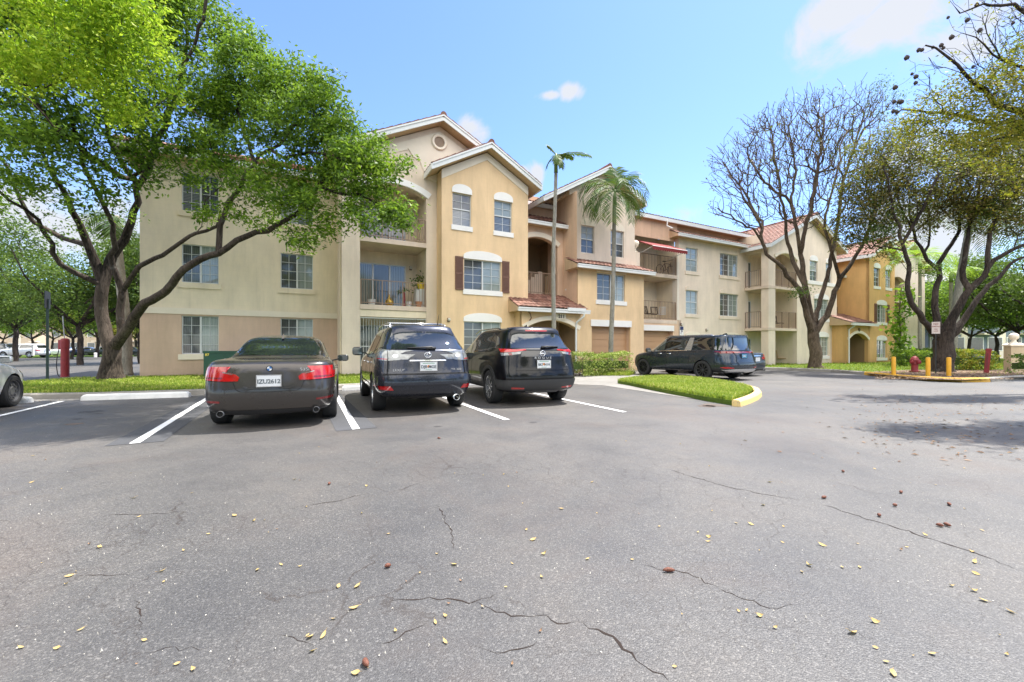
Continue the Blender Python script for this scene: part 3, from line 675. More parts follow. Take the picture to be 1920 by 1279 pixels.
# ---------------- section E : tower over the garage
bE, bE3 = 16.9, 17.6; e0, e1 = 12.5, 17.02
gE = (14.75,10.92,.56)
w3a = [(A(1089.6,bE3),A(1114.4,bE3)),(A(1145,bE3),A(1169.5,bE3))]
z31, z30 = 7.75, 6.3
mb = MB(); wallmb(mb,[(e0,5.2),(e1,5.2),(e1,zr(*gE,e1)),(14.75,zr(*gE,14.75)),(e0,zr(*gE,e0))],[rect(x0,x1,z30,z31) for x0,x1 in w3a],bE3,.12,.3)
mb.quad((e1,bE3,5.2),(e1,20,5.2),(e1,20,9.4),(e1,bE3,9.4)); bp('wall', mb, M_CREAM2, label='cream third-floor wall above the garage tower')
for x0,x1 in w3a: window(x0,x1,z30,z31,bE3,'hung',sill=None,depth=.12,lights=(M_GBLINDL,M_GDARK)); header(x0-.03,x1+.03,z31+.004,.40,bE3,M_TRIMC)
g0,g1 = A(1109.5,bE),A(1182,bE); q0,q1 = A(1119.5,bE),A(1172,bE)
zq1 = Z(1119.5,511,bE); zq0 = zq1-1.42
mb = MB(); wallmb(mb,rect(e0,e1,-.1,5.32),[rect(q0,q1,zq0,zq1),rect(g0,g1,-.05,2.36)],bE,.12,.3)
for a in (e0,e1): mb.quad((a,bE,-.1),(a,20,-.1),(a,20,5.32),(a,bE,5.32))
bp('wall', mb, M_TAN, label='yellow wall around the first garage door')
window(q0,q1,zq0,zq1,bE,'slider',sill=M_TRIM,depth=.12,lights=(M_GDARK,M_GLITE)); header(q0-.03,q1+.05,zq1+.03,.33,bE,M_TRIMC)
shed_roof(e0-.3,e1+.32,bE-.42,5.38,bE3+.0,5.86)
gable_roof(14.75,4.1,2.65,10.92,.56,bE3-.5,25)
def garage(g0,g1,z,b,hb=(0,0)):
    d = MB(); yb = b+.32; n = 7; h = (z+.05)/n
    for i in range(n): d.box(g0,g1,yb,yb+.04,-.05+i*h+.012,-.05+(i+1)*h-.004)
    d.quad((g0,yb+.03,-.05),(g1,yb+.03,-.05),(g1,yb+.03,z),(g0,yb+.03,z)); bp('garage_door', d, M_GAR)
    j = MB()
    for a in (g0,g1): j.quad((a,b+.1,-.05),(a,yb+.05,-.05),(a,yb+.05,z),(a,b+.1,z))
    j.quad((g0,b+.1,z),(g1,b+.1,z),(g1,yb+.05,z),(g0,yb+.05,z)); bp('door_jamb', j, M_PEACH)
    t = MB(); t.box(g0-.08,g1+.05,b-.05,b+.01,z+.002,z+.34); bp('garage_header', t, M_TRIM)
garage(g0,g1,2.36,bE)
# ---------------- section F : balconies over the second garage (b = 18.1)
bF = 18.1; f0, f1 = e1, A(1269.5,bF); zo = -.1
h0,h1 = A(1206,bF)+.02,A(1262,bF)
mb = MB(); wallmb(mb,rect(f0-.2,f1+.35,-.1,2.98),[rect(h0,h1,-.05,2.28)],bF,.12,.3); bp('wall', mb, M_PEACH, label='peach wall around the second garage door')
garage(h0,h1,2.28,bF)
bk = bF+1.7; bw = MB(); bw.quad((f0-.2,bk,2.9),(f1+.2,bk,2.9),(f1+.2,bk,9.5),(f0-.2,bk,9.5)); bw.quad((f1+.05,bF+.25,2.9),(f1+.05,bk,2.9),(f1+.05,bk,8.4),(f1+.05,bF+.25,8.4)); bw.quad((f0+.02,bF,2.9),(f0+.02,bk,2.9),(f0+.02,bk,9.4),(f0+.02,bF,9.4)); bp('balcony_recess', bw, M_CREAM)
for z in (2.96,5.78):
    s = MB(); s.box(f0,f1,bF-.02,bk,z-.22,z); bp('balcony_slab', s, M_SLAB); railing((f0+.05,bF+.05),(f1-.08,bF+.05),z,1.12)
    patio_door(f0+.35,f0+1.5,z+.02,z+2.05,bk,1)
cp = MB(); cp.box(f1-.02,f1+.16,bF-.03,bF+.35,2.98,7.1); bp('column', cp, M_WHITE_ST)
up = MB(); up.quad((f0,bF+.25,7.95),(f1+.3,bF+.25,7.95),(f1+.3,bF+.25,9.2),(f0,bF+.25,9.2)); bp('wall', up, M_PEACH)
# low cream wall beside the upper balcony
lw = MB(); lw.box(e1+.002,e1+.45,bE3+.06,bE3+.3,5.9,6.75); bp('parapet', lw, M_CREAM2)
# awning
aw = MB(); aa0,aa1 = A(1190,bF)+.25,A(1285,bF-1.0); z0a,z1a = 7.62,7.05; bo = bF-1.15
aw.add([(aa0,bF+.2,z0a+.05),(aa1,bF+.2,z0a+.05),(aa1,bo,z1a),(aa0,bo,z1a),(aa0,bF+.2,z0a),(aa1,bF+.2,z0a),(aa1,bo,z1a-.05),(aa0,bo,z1a-.05)],[(0,1,2,3),(7,6,5,4),(3,2,6,7),(0,3,7,4),(1,5,6,2)])
n = 16
for i in range(n):
    x0 = aa0+(aa1-aa0)*i/n; x1 = aa0+(aa1-aa0)*(i+1)/n
    aw.add([(x0,bo-.005,z1a),(x1,bo-.005,z1a),(x1,bo-.01,z1a-.2),((x0+x1)/2,bo-.01,z1a-.25),(x0,bo-.01,z1a-.2)],[(0,1,2,3,4)])
awn = bp('awning', aw, M_CANV); ar = MB()
for x in (aa0+.05,aa1-.05): ar.tube([(x,bF+.2,6.75),(x,bo,z1a-.03)],.018,6)
ar.tube([(aa0,bo,z1a-.02),(aa1,bo,z1a-.02)],.02,6); bp('awning_arm', ar, M_GUT, awn)
# ---------------- section G : wing (b = 18.1)
dz = -.45; bG = 18.1; gg0, gg1 = f1+.14, A(1403,bG)
gw = [(A(1286,bG),A(1308.5,bG)),(A(1350,bG),A(1384,bG))]
hol = [rect(x0,x1,z+dz,z+1.5+dz) for x0,x1 in gw for z in (3.86,6.6)]+[rect(gw[0][0],gw[0][1]+.1,.6,2.0),rect(gw[1][0],gw[1][1],.6,2.0)]
mb = MB(); wallmb(mb,rect(gg0,gg1,-.3,8.3),hol,bG,.12,.3); mb.quad((gg1,bG,-.3),(gg1,20,-.3),(gg1,20,8.3),(gg1,bG,8.3)); bp('wall', mb, M_CREAM2, label='cream wall of the receding wing')
for i,(x0,x1) in enumerate(gw):
    for z in (3.86,6.6): window(x0,x1,z+dz,z+1.5+dz,bG,'slider' if i else 'hung',sill=M_CREAM2,lights=(M_GDARK,M_GLITE) if i else (M_GLITE,M_GLITE)); 
    header(x0-.04,x1+.04,3.86+1.5+dz+.02,.36,bG,M_CREAM2)
    window(x0,x1+(.1 if not i else 0),.6,2.0,bG,'slider',lights=(M_GDARK,M_GDARK)); header(x0-.06,x1+.2,2.02,.28,bG,M_TRIMC)
shed_roof(f1-.4,gg1+.9,bG-.45,8.28,18.6,8.72)
uw = MB(); uw.quad((e1,18.6,8.2),(29.5,18.6,8.2),(29.5,18.6,9.2),(e1,18.6,9.2)); bp('wall', uw, M_PEACH)
def main_roof():
    mb = MB(); sl = .34; ce = math.sqrt(1+sl*sl); be, ze, L = 18.12, 9.22, 5.4
    tile_slope(mb,(16.6,be,ze),(33,be,ze),(0,1/ce,sl/ce),L*ce); r = bp('roof', mb, M_TILE)
    f = MB(); f.box(16.6,33,be-.1,be,ze-.2,ze+.01); bp('gutter', f, M_GUT, r); s = MB(); s.quad((16.6,be,ze-.15),(33,be,ze-.15),(33,19.3,ze-.15),(16.6,19.3,ze-.15)); s.quad((16.6,be,ze),(33,be,ze),(33,be+L,ze+sl*L),(16.6,be+L,ze+sl*L)); bp('soffit', s, M_SOFF, r)
    mb = MB(); be, ze, L = 18.95, 9.0, 5.5
    tile_slope(mb,(8.5,be,ze),(13.5,be,ze),(0,1/ce,sl/ce),L*ce); r = bp('roof', mb, M_TILE)
    f = MB(); f.box(9.0,12.6,be-.1,be,ze-.2,ze+.01); bp('gutter', f, M_GUT, r)
main_roof()
downspout([(A(1252,18),18.02,9.1),(A(1252,18.),18.05,8.75),(A(1252,18.)+.3,17.9,8.6)],.09)
# ---------------- section H/I : second balcony bay and gable (b = 16.5)
bH = 16.5; h0_, h1_ = 27.9, 37.5; gH = (32.75,10.75,.50)
ho0, ho1 = 28.66, 31.25
iw3 = [(A(1518.5,bH),A(1532.6,bH)),(A(1548.5,bH),A(1559,bH))]; iw2 = (A(1526.5,bH),A(1553,bH))
hol = [archrect(ho0,ho1,-.2,7.35,7.75)]+[rect(x0,x1,6.15,7.6) for x0,x1 in iw3]+[rect(iw2[0],iw2[1],3.4,4.85),rect(iw2[0]+.2,iw2[1],.65,2.05)]
mb = MB(); wallmb(mb,[(h0_,-.3),(36.6,-.3),(36.6,zr(*gH,36.6)),(32.75,zr(*gH,32.75)),(h0_,zr(*gH,h0_))],hol,bH,.3,.5)
mb.quad((36.6,bH,-.3),(36.6,18.5,-.3),(36.6,18.5,8.7),(36.6,bH,8.7)); bp('wall', mb, M_CREAM2, label='cream wall of the second gable with its balcony stack')
for x0,x1 in iw3: window(x0,x1,6.15,7.6,bH,'hung',lights=(M_GBLINDL,M_GDARK)); header(x0-.03,x1+.03,7.604,.4,bH)
sb = MB(); sb.box(iw3[0][0]-.3,36.62,bH-.06,bH+.0,5.88,6.14); bp('sill_band', sb, M_TRIM)
window(iw2[0],iw2[1],3.4,4.85,bH,'slider',sill=M_TRIM,lights=(M_GLITE,M_GLITE)); header(iw2[0]-.03,iw2[1]+.03,4.854,.42,bH,M_TRIM)
window(iw2[0]+.2,iw2[1],.65,2.05,bH,'slider',sill=M_TRIM); header(iw2[0]+.17,iw2[1]+.03,2.054,.4,bH)
ab = MB(); archband(ab,ho0-.02,ho1+.02,7.38,7.78,.22,bH-.05,bH+.02); bp('arch_trim', ab, M_TRIMC)
bk = 18.7; bw = MB(); bw.quad((h0_-.3,bk,-.3),(ho1+.3,bk,-.3),(ho1+.3,bk,8.6),(h0_-.3,bk,8.6)); bw.quad((ho1+.03,bH+.25,-.3),(ho1+.03,bk,-.3),(ho1+.03,bk,8.6),(ho1+.03,bH+.25,8.6)); bw.quad((h0_,bH+.4,8.0),(ho1+.3,bH+.4,8.0),(ho1+.3,bk,8.0),(h0_,bk,8.0)); bw.quad((h0_-.02,bH+.45,7.7),(h0_-.02,bk,7.7),(h0_-.02,bk,9),(h0_-.02,bH+.45,9)); bp('balcony_recess', bw, M_CREAM)
for z in (2.60,5.43):
    s = MB(); s.box(h0_-.12,ho1,bH-.03,bk,z-.18,z); bp('balcony_slab', s, M_SLAB)
    railing((ho0+.04,bH+.06),(ho1-.04,bH+.06),z,1.12); railing((h0_-.06,bH+.5),(h0_-.06,18.05),z,1.12)
for z in (-.15,2.60,5.43): patio_door(h0_+.15,h0_+1.45,z+.02,z+2.05,bk,1)
gable_roof(gH[0],5.4,4.3,gH[1],gH[2],bH-.5,25)
# ---------------- section D' : second stair bay and portico; section J : ochre tower
stairbay(36.6,39.2,17.5,-.55,M_ORANGE,True)
portico(35.9,39.2,15.53,15.1,17.3,0.0,M_ORANGE,(36.15,39.1,1.85,2.34),ztop=3.95)
pl = MB(); pl.lathe([(0,0),(.13,0),(.13,-.03),(.10,-.045),(0,-.045)],16,'y',(37.6,15.49,2.62)); bp('address_plaque', pl, mat('bronze_plaque',(.16,.11,.05),.5,.3))
downspout([(36.15,15.05,2.95),(36.1,15.3,2.75),(36.0,15.45,2.6),(36.0,15.45,.1),(36.12,15.3,.02)],.09)
tower(39.2,43.5,15.5,M_ORANGE,dz=-.58,deep=2.2,label='ochre front wall of the far tower with brown shutters',z0base=-.3,win3=((.17,.40),(.62,.85)),w2=(.28,.66))
# ---------------- section K : last bay beyond the ochre tower
bK = 15.9; mb = MB(); wallmb(mb,[(43.5,-.3),(50.6,-.3),(50.6,8.4),(47,10.2),(43.5,8.4)],[archrect(44.0,46.6,-.2,6.9,7.3)],bK,.3,.3); bp('wall', mb, M_CREAM2, label='pale wall of the last balcony bay')
bw = MB(); bw.quad((43.6,18,-.3),(47,18,-.3),(47,18,8),(43.6,18,8)); bw.quad((46.62,16.1,-.3),(46.62,18,-.3),(46.62,18,8),(46.62,16.1,8)); bp('balcony_recess', bw, M_CREAM)
for z in (2.5,5.3):
    s = MB(); s.box(44.0,46.6,bK-.03,18,z-.2,z); bp('balcony_slab', s, M_SLAB); railing((44.04,bK+.05),(46.56,bK+.05),z,1.12)
gable_roof(47,4.3,4.3,10.4,.5,bK-.5,24)
# body of the building behind, so that the roofs sit on walls from any side
mb = MB(); mb.box(aL+.3,50.4,21.2,26.8,-.3,8.5); bp('wall', mb, M_CREAM, label='plain rear wing wall')
mb = MB(); mb.quad((50.6,bK,-.3),(50.6,27,-.3),(50.6,27,8.4),(50.6,bK,8.4)); bp('wall', mb, M_CREAM2, label='far end wall')
# red service sign and grey plate beside the portico
def quatrefoil(mb, cx, cz, r, y0, y1, n=32):
    pts = []
    for i in range(n*2):
        t = 2*math.pi*i/(n*2); rr = r*(.80+.20*abs(math.cos(2*t))); pts.append((cx+rr*math.cos(t), cz+rr*math.sin(t)))
    mb.slab(pts, y0, y1)
sa, szz = A(977.5,17.3), Z(977.5,605,17.3)
bk_ = MB(); bk_.box(sa-.17,sa+.2,17.24,17.28,szz-.46,szz+.17); so = bp('notice_sign', bk_, M_TRIMC)
m_red = mat('red_emblem_paint',(.42,.03,.035),.5)
em = MB(); quatrefoil(em,sa,szz,.15,17.225,17.24); bp('emblem', em, m_red, so)
em = MB(); em.slab([(sa,szz+.06),(sa+.05,szz),(sa,szz-.06),(sa-.05,szz)],17.215,17.224); bp('emblem', em, M_TRIM, so)
em = MB(); em.slab([(sa-.12+.13+.15*math.cos(t),szz-.31+.06*math.sin(t)) for t in [i*math.pi/10 for i in range(20)]],17.225,17.24); bp('emblem', em, mat('grey_emblem_paint',(.28,.34,.36),.5), so)
# blue parking notice right of the second garage
a_, z_ = A(1277,bF), Z(1277,617,bF)
bs = MB(); bs.box(a_-.16,a_+.16,bF-.05,bF-.02,z_-.45,z_+.18); so = bp('notice_sign', bs, M_TRIM)
em = MB(); em.box(a_-.145,a_+.145,bF-.06,bF-.05,z_-.06,z_+.15); em.tube([(a_,bF-.055,z_-.08),(a_-.08,bF-.055,z_-.3)],.018,6); em.tube([(a_,bF-.055,z_-.08),(a_+.07,bF-.055,z_-.2)],.018,6); bp('emblem', em, mat('navy_emblem_paint',(.02,.03,.12),.5), so)
for px,py in ((1277,609),(1324,619)): wall_lamp(A(px,bF),bF,Z(px,py,bF))
for px,py,bb_ in ((805,467,bb),(746,0,0),): 
    if py: wall_lamp(4.75,bb,Z(788,503,19.5))
wall_lamp(30.9,18.7,4.6); wall_lamp(4.75,bb,7.2); wall_lamp(11.6,20.8,6.0)
# ================================================================ VEHICLES
def paint(name, c, metal=.4, rough=.34, flake=True, coat=1.0):
    if name in MATS: return MATS[name]
    t = NT(bpy.data.materials.new(name)); tc = t.n('ShaderNodeTexCoord').outputs['Object']
    dirt = t.ramp(t.noise(2.4, 5, .65, tc), [(.4, 0.), (.75, .10)])
    col = t.mix(dirt, c, tuple(min(1,x*1.5+.02) for x in c)); nor = t.bump(t.noise(9, 2, .5, tc), .012, .02)
    r = t.ramp(t.noise(5, 4, .6, tc), [(.3, rough*.85), (.7, rough*1.2)])
    MATS[name] = t.out(t.bsdf(col, r, metal, None, Coat_Weight=coat, Coat_Roughness=.03, Specular_IOR_Level=.12, Coat_IOR=1.42)); return MATS[name]
M_WELL = mat('wheel_well_black', (.012,.012,.013), .9)
M_TYRE = mat('tyre_rubber', (.022,.022,.023), .85, var=.2, scale=20, bump=.3, bscale=60)
M_RIMS = mat('silver_alloy', (.55,.56,.58), .25, .9)
M_RIMD = mat('dark_alloy', (.05,.05,.055), .3, .6)
M_RIMG = mat('grey_steel_wheel', (.16,.16,.165), .45, .5)
M_PLAST = mat('black_trim_plastic', (.022,.022,.024), .55, bump=.1, bscale=200)
M_GLOSSB = mat('gloss_black_trim', (.008,.008,.009), .08, Coat_Weight=1.0)
M_CHROME = mat('chrome', (.78,.79,.80), .10, 1.0)
M_TINT = mat('tinted_car_glass', (.010,.013,.015), .015, 0, Specular_IOR_Level=1.0, Coat_Weight=1.0, Coat_Roughness=.005)
M_TINTL = mat('clear_car_glass', (.05,.065,.062), .015, 0, Specular_IOR_Level=1.0, Coat_Weight=1.0, Coat_Roughness=.005)
M_RED = mat('red_lamp_lens', (.36,.006,.008), .08, 0, var=.25, scale=14, Coat_Weight=1.0, Emission_Color=(.8,.02,.02,1), Emission_Strength=.0)
M_REDD = mat('dark_red_lens', (.16,.006,.008), .08, 0, Coat_Weight=1.0)
M_CLEAR = mat('clear_lamp_lens', (.21,.22,.22), .10, .35, var=.6, scale=14, Coat_Weight=1.0)
M_PLATE = mat('licence_plate_white', (.66,.68,.70), .4)
M_PLATEB = mat('licence_plate_blue', (.05,.22,.38), .4)
M_PLTXT = mat('licence_plate_ink', (.06,.08,.10), .5)
M_ORNG = mat('orange_print', (.75,.28,.05), .5)
def interp(tab, x):
    if x <= tab[0][0]: return tab[0][1]
    for (x0,y0),(x1,y1) in zip(tab, tab[1:]):
        if x <= x1: return y0+(y1-y0)*(x-x0)/(x1-x0)
    return tab[-1][1]
def car_body(rings, arches, sub=3, taper=None):
    """rings: (xr, xf, halfwidth, bow_rear, bow_front, [(x,z)...])"""
    m = 9; verts = []; n = None
    for xr,xf,w,br,bf,zs in rings:
        half = [(xr,0),(xr+.10*br,.42*w),(xr+.34*br,.72*w),(xr+.80*br,.92*w)]
        s0, s1 = xr+br+.22, xf-bf-.22
        for i in range(m): half.append((s0+(s1-s0)*i/(m-1), w))
        half += [(xf-.80*bf,.92*w),(xf-.34*bf,.72*w),(xf-.10*bf,.42*w),(xf,0)]
        if taper: half = [(x, y*interp(taper,x)) for x,y in half]
        ring = half+[(x,-y) for x,y in half[-2:0:-1]]; n = len(ring); h = len(half)
        verts += [(x,y,interp(zs,x)) for x,y in ring]
    fs = []
    for k in range(len(rings)-1):
        for j in range(n): fs.append((k*n+(j+1)%n, k*n+j, (k+1)*n+j, (k+1)*n+(j+1)%n))
    for base, flip in ((0,False),((len(rings)-1)*n,True)):
        c = [(base,base+1,base+n-1)]+[(base+j,base+j+1,base+n-j-1,base+n-j) for j in range(1,h-2)]+[(base+h-2,base+h-1,base+h)]
        fs += [f[::-1] if flip else f for f in c]
    mb = MB(); mb.add(verts, fs); me = mesh_from('body', mb, [M_PLAST]); fix_normals(me)
    o = link('tmp', me); md = o.modifiers.new('s','SUBSURF'); md.levels = sub; md.render_levels = sub
    dg = bpy.context.evaluated_depsgraph_get(); me2 = bpy.data.meshes.new_from_object(o.evaluated_get(dg))
    bm = bmesh.new(); bm.from_mesh(me2); bvh = bvhtree.BVHTree.FromBMesh(bm); bm.free()
    o.modifiers.clear(); o.data = me2
    if arches:
        cut = MB()
        for xa,za,r in arches:
            for s in (1,-1): cut.lathe([(0,.56*s),(r,.56*s),(r,1.3*s),(0,1.3*s)],48,'y',(xa,0,za))
        cm = mesh_from('cut', cut, [M_WELL]); bm = bmesh.new(); bm.from_mesh(cm); bmesh.ops.remove_doubles(bm, verts=bm.verts, dist=1e-5); bmesh.ops.recalc_face_normals(bm, faces=bm.faces); bm.to_mesh(cm); bm.free()
        co = link('cut', cm); b = o.modifiers.new('b','BOOLEAN'); b.operation = 'DIFFERENCE'; b.object = co; b.solver = 'EXACT'; b.material_mode = 'TRANSFER'
        dg = bpy.context.evaluated_depsgraph_get(); dg.update(); me3 = bpy.data.meshes.new_from_object(o.evaluated_get(dg))
        bpy.data.objects.remove(co); o.modifiers.clear(); o.data = me3
    me = o.data; bpy.data.objects.remove(o); smooth_by_angle(me, 32); return me, bvh
class Car:
    def __init__(s, name, label, cat, L, loc, rz, group=None):
        s.L = L; s.root = thing(name, label, cat, loc, rz, group)
    def body(s, rings, arches, pm, sub=3, taper=None):
        me, s.bvh = car_body(rings, arches, sub, taper); me.materials[0] = pm; me.name = 'body'
        s.b = link('body', me, s.root); s.b.location.x = -s.L/2; return s.b
    def put(s, name, me, parent=None):
        o = link(name, me, parent or s.root)
        if not parent: o.location.x = -s.L/2
        return o
    def cast(s, side, u, v):
        o, d = {'L':((u,3,v),(0,-1,0)),'R':((u,-3,v),(0,1,0)),'rear':((-3,u,v),(1,0,0)),'front':((9,u,v),(-1,0,0)),'top':((u,v,4),(0,0,-1))}[side]
        h = s.bvh.ray_cast(Vector(o), Vector(d)); return h[0], h[1]
    def patch(s, name, side, pts, m, off=.006, parent=None, step=.05, skirt=.012, mirror=False):
        """a thin shell of the given outline lying on the body"""
        if mirror: pts = [(p[0],-p[1]) if side == 'top' else ((-p[0],p[1]) if side in ('rear','front') else p) for p in pts]
        bm = bmesh.new(); vs = [bm.verts.new((a,b,0)) for a,b in pts]; bm.faces.new(vs)
        for ax in (0,1):
            lo = min(p[ax] for p in pts); hi = max(p[ax] for p in pts); n = int((hi-lo)/step)+1
            for i in range(1,n):
                c = lo+(hi-lo)*i/n; co = (c,0,0) if ax == 0 else (0,c,0); no = (1,0,0) if ax == 0 else (0,1,0)
                bmesh.ops.bisect_plane(bm, geom=bm.verts[:]+bm.edges[:]+bm.faces[:], plane_co=co, plane_no=no)
        bad = []; last = None; d = {'L':(0,-1,0),'R':(0,1,0),'rear':(1,0,0),'front':(-1,0,0),'top':(0,0,-1)}[side]; d = Vector(d)
        for v in bm.verts:
            h, nr = s.cast(side, v.co.x, v.co.y)
            if h is None: bad.append(v); continue
            if nr.dot(d) > 0: nr = -nr
            v.co = h+nr*off
        if bad: bmesh.ops.delete(bm, geom=bad, context='VERTS')
        if not bm.faces: bm.free(); return None
        bmesh.ops.recalc_face_normals(bm, faces=bm.faces)
        bm.normal_update()
        avg = sum((f.normal for f in bm.faces), Vector())
        if avg.dot(d) > 0: bmesh.ops.reverse_faces(bm, faces=bm.faces)
        for f in bm.faces: f.smooth = True
        be = [e for e in bm.edges if e.is_boundary]
        ex = bmesh.ops.extrude_edge_only(bm, edges=be)['geom']
        for v in ex:
            if isinstance(v, bmesh.types.BMVert): v.co += d*skirt
        for e in be: e.smooth = False
        me = bpy.data.meshes.new(name); bm.to_mesh(me); bm.free(); me.materials.append(m)
        o = link(name, me, parent or s.root)
        if not parent: o.location.x = -s.L/2
        return o
    def strip(s, name, side, p, q, w, m, off=.004, parent=None):
        p, q = Vector(p), Vector(q); d = (q-p).normalized(); n = Vector((-d.y,d.x))*w/2
        return s.patch(name, side, [tuple(p-n),tuple(q-n),tuple(q+n),tuple(p+n)], m, off, parent, .08, .006)
    def wheels(s, xr, xf, r, hy, style, m, tw=.23):
        ty = MB(); hw = tw/2
        ty.lathe([(r*.66,-hw*.8),(r*.72,-hw),(r*.90,-hw*1.02),(r*.97,-hw*.9),(r,-hw*.7),(r,hw*.7),(r*.97,hw*.9),(r*.90,hw*1.02),(r*.72,hw),(r*.66,hw*.8),(r*.66,-hw*.8)],48,'y')
        tm = mesh_from('wheel', ty, M_TYRE); fix_normals(tm); smooth_by_angle(tm, 30)
        rm = MB(); R_ = r*.68
        rm.lathe([(R_,-hw*.7),(R_,hw*.85),(R_*.95,hw*.80),(R_*.93,hw*.3),(R_*.90,hw*.0)],40,'y')
        if style == 'steel':
            rm.lathe([(R_*.93,hw*.35),(R_*.75,hw*.6),(R_*.6,hw*.45),(R_*.35,hw*.7),(R_*.15,hw*.62),(0,hw*.62)],30,'y')
            for i in range(10):
                t = 2*math.pi*i/10; c = Vector((R_*.62*math.cos(t),hw*.56,R_*.62*math.sin(t))); rm.tube([c, c+Vector((0,.02,0))], .022, 6)
        else:
            n = {'five':5,'ten':10,'split':5}[style]
            for i in range(n):
                t = 2*math.pi*i/n+.3
                def pt(rr, dt, y): return (rr*math.cos(t+dt), y, rr*math.sin(t+dt))
                for sg in ((0,) if style != 'split' else (-1,1)):
                    wa, wb = (.13,.10) if style == 'ten' else ((.30,.20) if style == 'five' else (.10,.07))
                    o1 = sg*.10; o2 = sg*.28
                    a = [pt(R_*.22,o1-wa,hw*.72),pt(R_*.22,o1+wa,hw*.72),pt(R_*.95,o2+wb,hw*.78),pt(R_*.95,o2-wb,hw*.78)]
                    b = [pt(R_*.22,o1-wa,hw*.45),pt(R_*.22,o1+wa,hw*.45),pt(R_*.95,o2+wb,hw*.5),pt(R_*.95,o2-wb,hw*.5)]
                    rm.add(a+b, [(0,1,2,3),(7,6,5,4),(0,4,5,1),(1,5,6,2),(2,6,7,3),(3,7,4,0)])
            rm.lathe([(R_*.26,hw*.4),(R_*.26,hw*.74),(R_*.18,hw*.8),(0,hw*.8)],20,'y')
        rim = mesh_from('rim', rm, m); fix_normals(rim); smooth_by_angle(rim, 30)
        dk = MB(); dk.lathe([(R_*.92,hw*.05),(0,hw*.05)],24,'y'); dkm = mesh_from('brake_disc', dk, M_WELL)
        for x in (xr, xf):
            for sg in (1,-1):
                w = link('wheel', tm, s.root); w.location = (x-s.L/2, sg*hy, r)
                if sg < 0: w.rotation_euler = (0,0,math.pi)
                link('rim', rim, w); link('brake_disc', dkm, w)
    def plate(s, side, u, v, txt, m=M_PLATE, w=.305, h=.155, art=True, size=.085):
        o, nr = s.cast(side, u, v); x = o.x-.028 if side == 'rear' else o.x+.02
        p = MB(); sg = -1 if side == 'rear' else 1
        p.box(min(x,x+sg*.006),max(x,x+sg*.006),u-w/2,u+w/2,v-h/2,v+h/2)
        pl = s.put('licence_plate', mesh_from('licence_plate', p, m))
        fr = MB(); xo = x+sg*.008
        for a,b,c,d in ((u-w/2-.012,u+w/2+.012,v+h/2,v+h/2+.012),(u-w/2-.012,u+w/2+.012,v-h/2-.012,v-h/2),(u-w/2-.012,u-w/2,v-h/2,v+h/2),(u+w/2,u+w/2+.012,v-h/2,v+h/2)): fr.box(min(x+.006,xo),max(x+.006,xo),a,b,c,d)
        s.put('plate_frame', mesh_from('plate_frame', fr, M_CHROME if m is M_PLATE else M_PLAST), pl)
        if txt:
            t = text_mesh(txt, size, M_PLTXT if m is M_PLATE else M_PLATE, .002, .0012, 'plate_number', .95); to = s.put('plate_number', t, pl)
            to.rotation_euler = (R(90),0,R(-90)); to.location = (x-.009,u,v-.01)
        if art:
            a = MB(); a.lathe([(.026,0),(.0,.001)],12,'x',(x-.0085,u,v+.0),0); s.put('plate_print', mesh_from('plate_print', a, M_ORNG), pl)
            a = MB(); a.box(x-.008,x-.007,u-.11,u+.11,v+.052,v+.062); a.box(x-.008,x-.007,u-.06,u+.06,v-.066,v-.058); s.put('plate_print', mesh_from('plate_print', a, MATS.get('gp') or mat('green_print',(.08,.28,.16),.5)), pl)
        return pl
    def badge(s, side, u, v, txt, size, m=M_CHROME, bold=.001, space=1.0, wide=1.0):
        o, nr = s.cast(side, u, v); t = text_mesh(txt, size, m, .003, bold, 'lettering', space); b = s.put('lettering', t)
        if side == 'rear': b.rotation_euler = (R(90),0,R(-90)); b.location = (o.x-.008-s.L/2,u,v)
        b.scale.x = wide; return b
    def mirror(s, x, z, y, m, size=(.11,.24,.15)):
        for sg in (1,-1):
            mb = MB(); dx,dy,dz = size; pts = []
            bm = bmesh.new(); bmesh.ops.create_uvsphere(bm, u_segments=16, v_segments=10, radius=1)
            for v in bm.verts:
                c = v.co; c.x = math.copysign(abs(c.x)**.6,c.x)*dx/2; c.y = math.copysign(abs(c.y)**.55,c.y)*dy/2; c.z = math.copysign(abs(c.z)**.6,c.z)*dz/2
            for f in bm.faces: f.smooth = True
            me = bpy.data.meshes.new('wing_mirror'); bm.to_mesh(me); bm.free(); me.materials.append(m)
            o = link('wing_mirror', me, s.root); o.location = (x-s.L/2, sg*(y+dy/2+.04), z)
            q = MB(); q.beam((0,-sg*dy*.4,-.03),(.02,-sg*(dy/2+.12),-.06),.05,.03); link('mirror_arm', mesh_from('mirror_arm', q, M_PLAST), o)
            g = MB(); g.add([(-dx/2-.003,-dy*.40,-dz*.36),(-dx/2-.003,dy*.40,-dz*.36),(-dx/2-.003,dy*.42,dz*.36),(-dx/2-.003,-dy*.42,dz*.36)],[(0,1,2,3)]); link('mirror_glass', mesh_from('mirror_glass', g, M_TINTL), o)
    def rod(s, name, pts, r, m, n=8): 
        mb = MB(); mb.tube(pts, r, n); me = mesh_from(name, mb, m, True); return s.put(name, me)
    def surf_rod(s, name, side, pts, r, m, off=.0):
        out = []
        for u,v in pts:
            h, nr = s.cast(side,u,v)
            if h is not None: out.append(h+nr*(off))
        return s.rod(name, out, r, m)
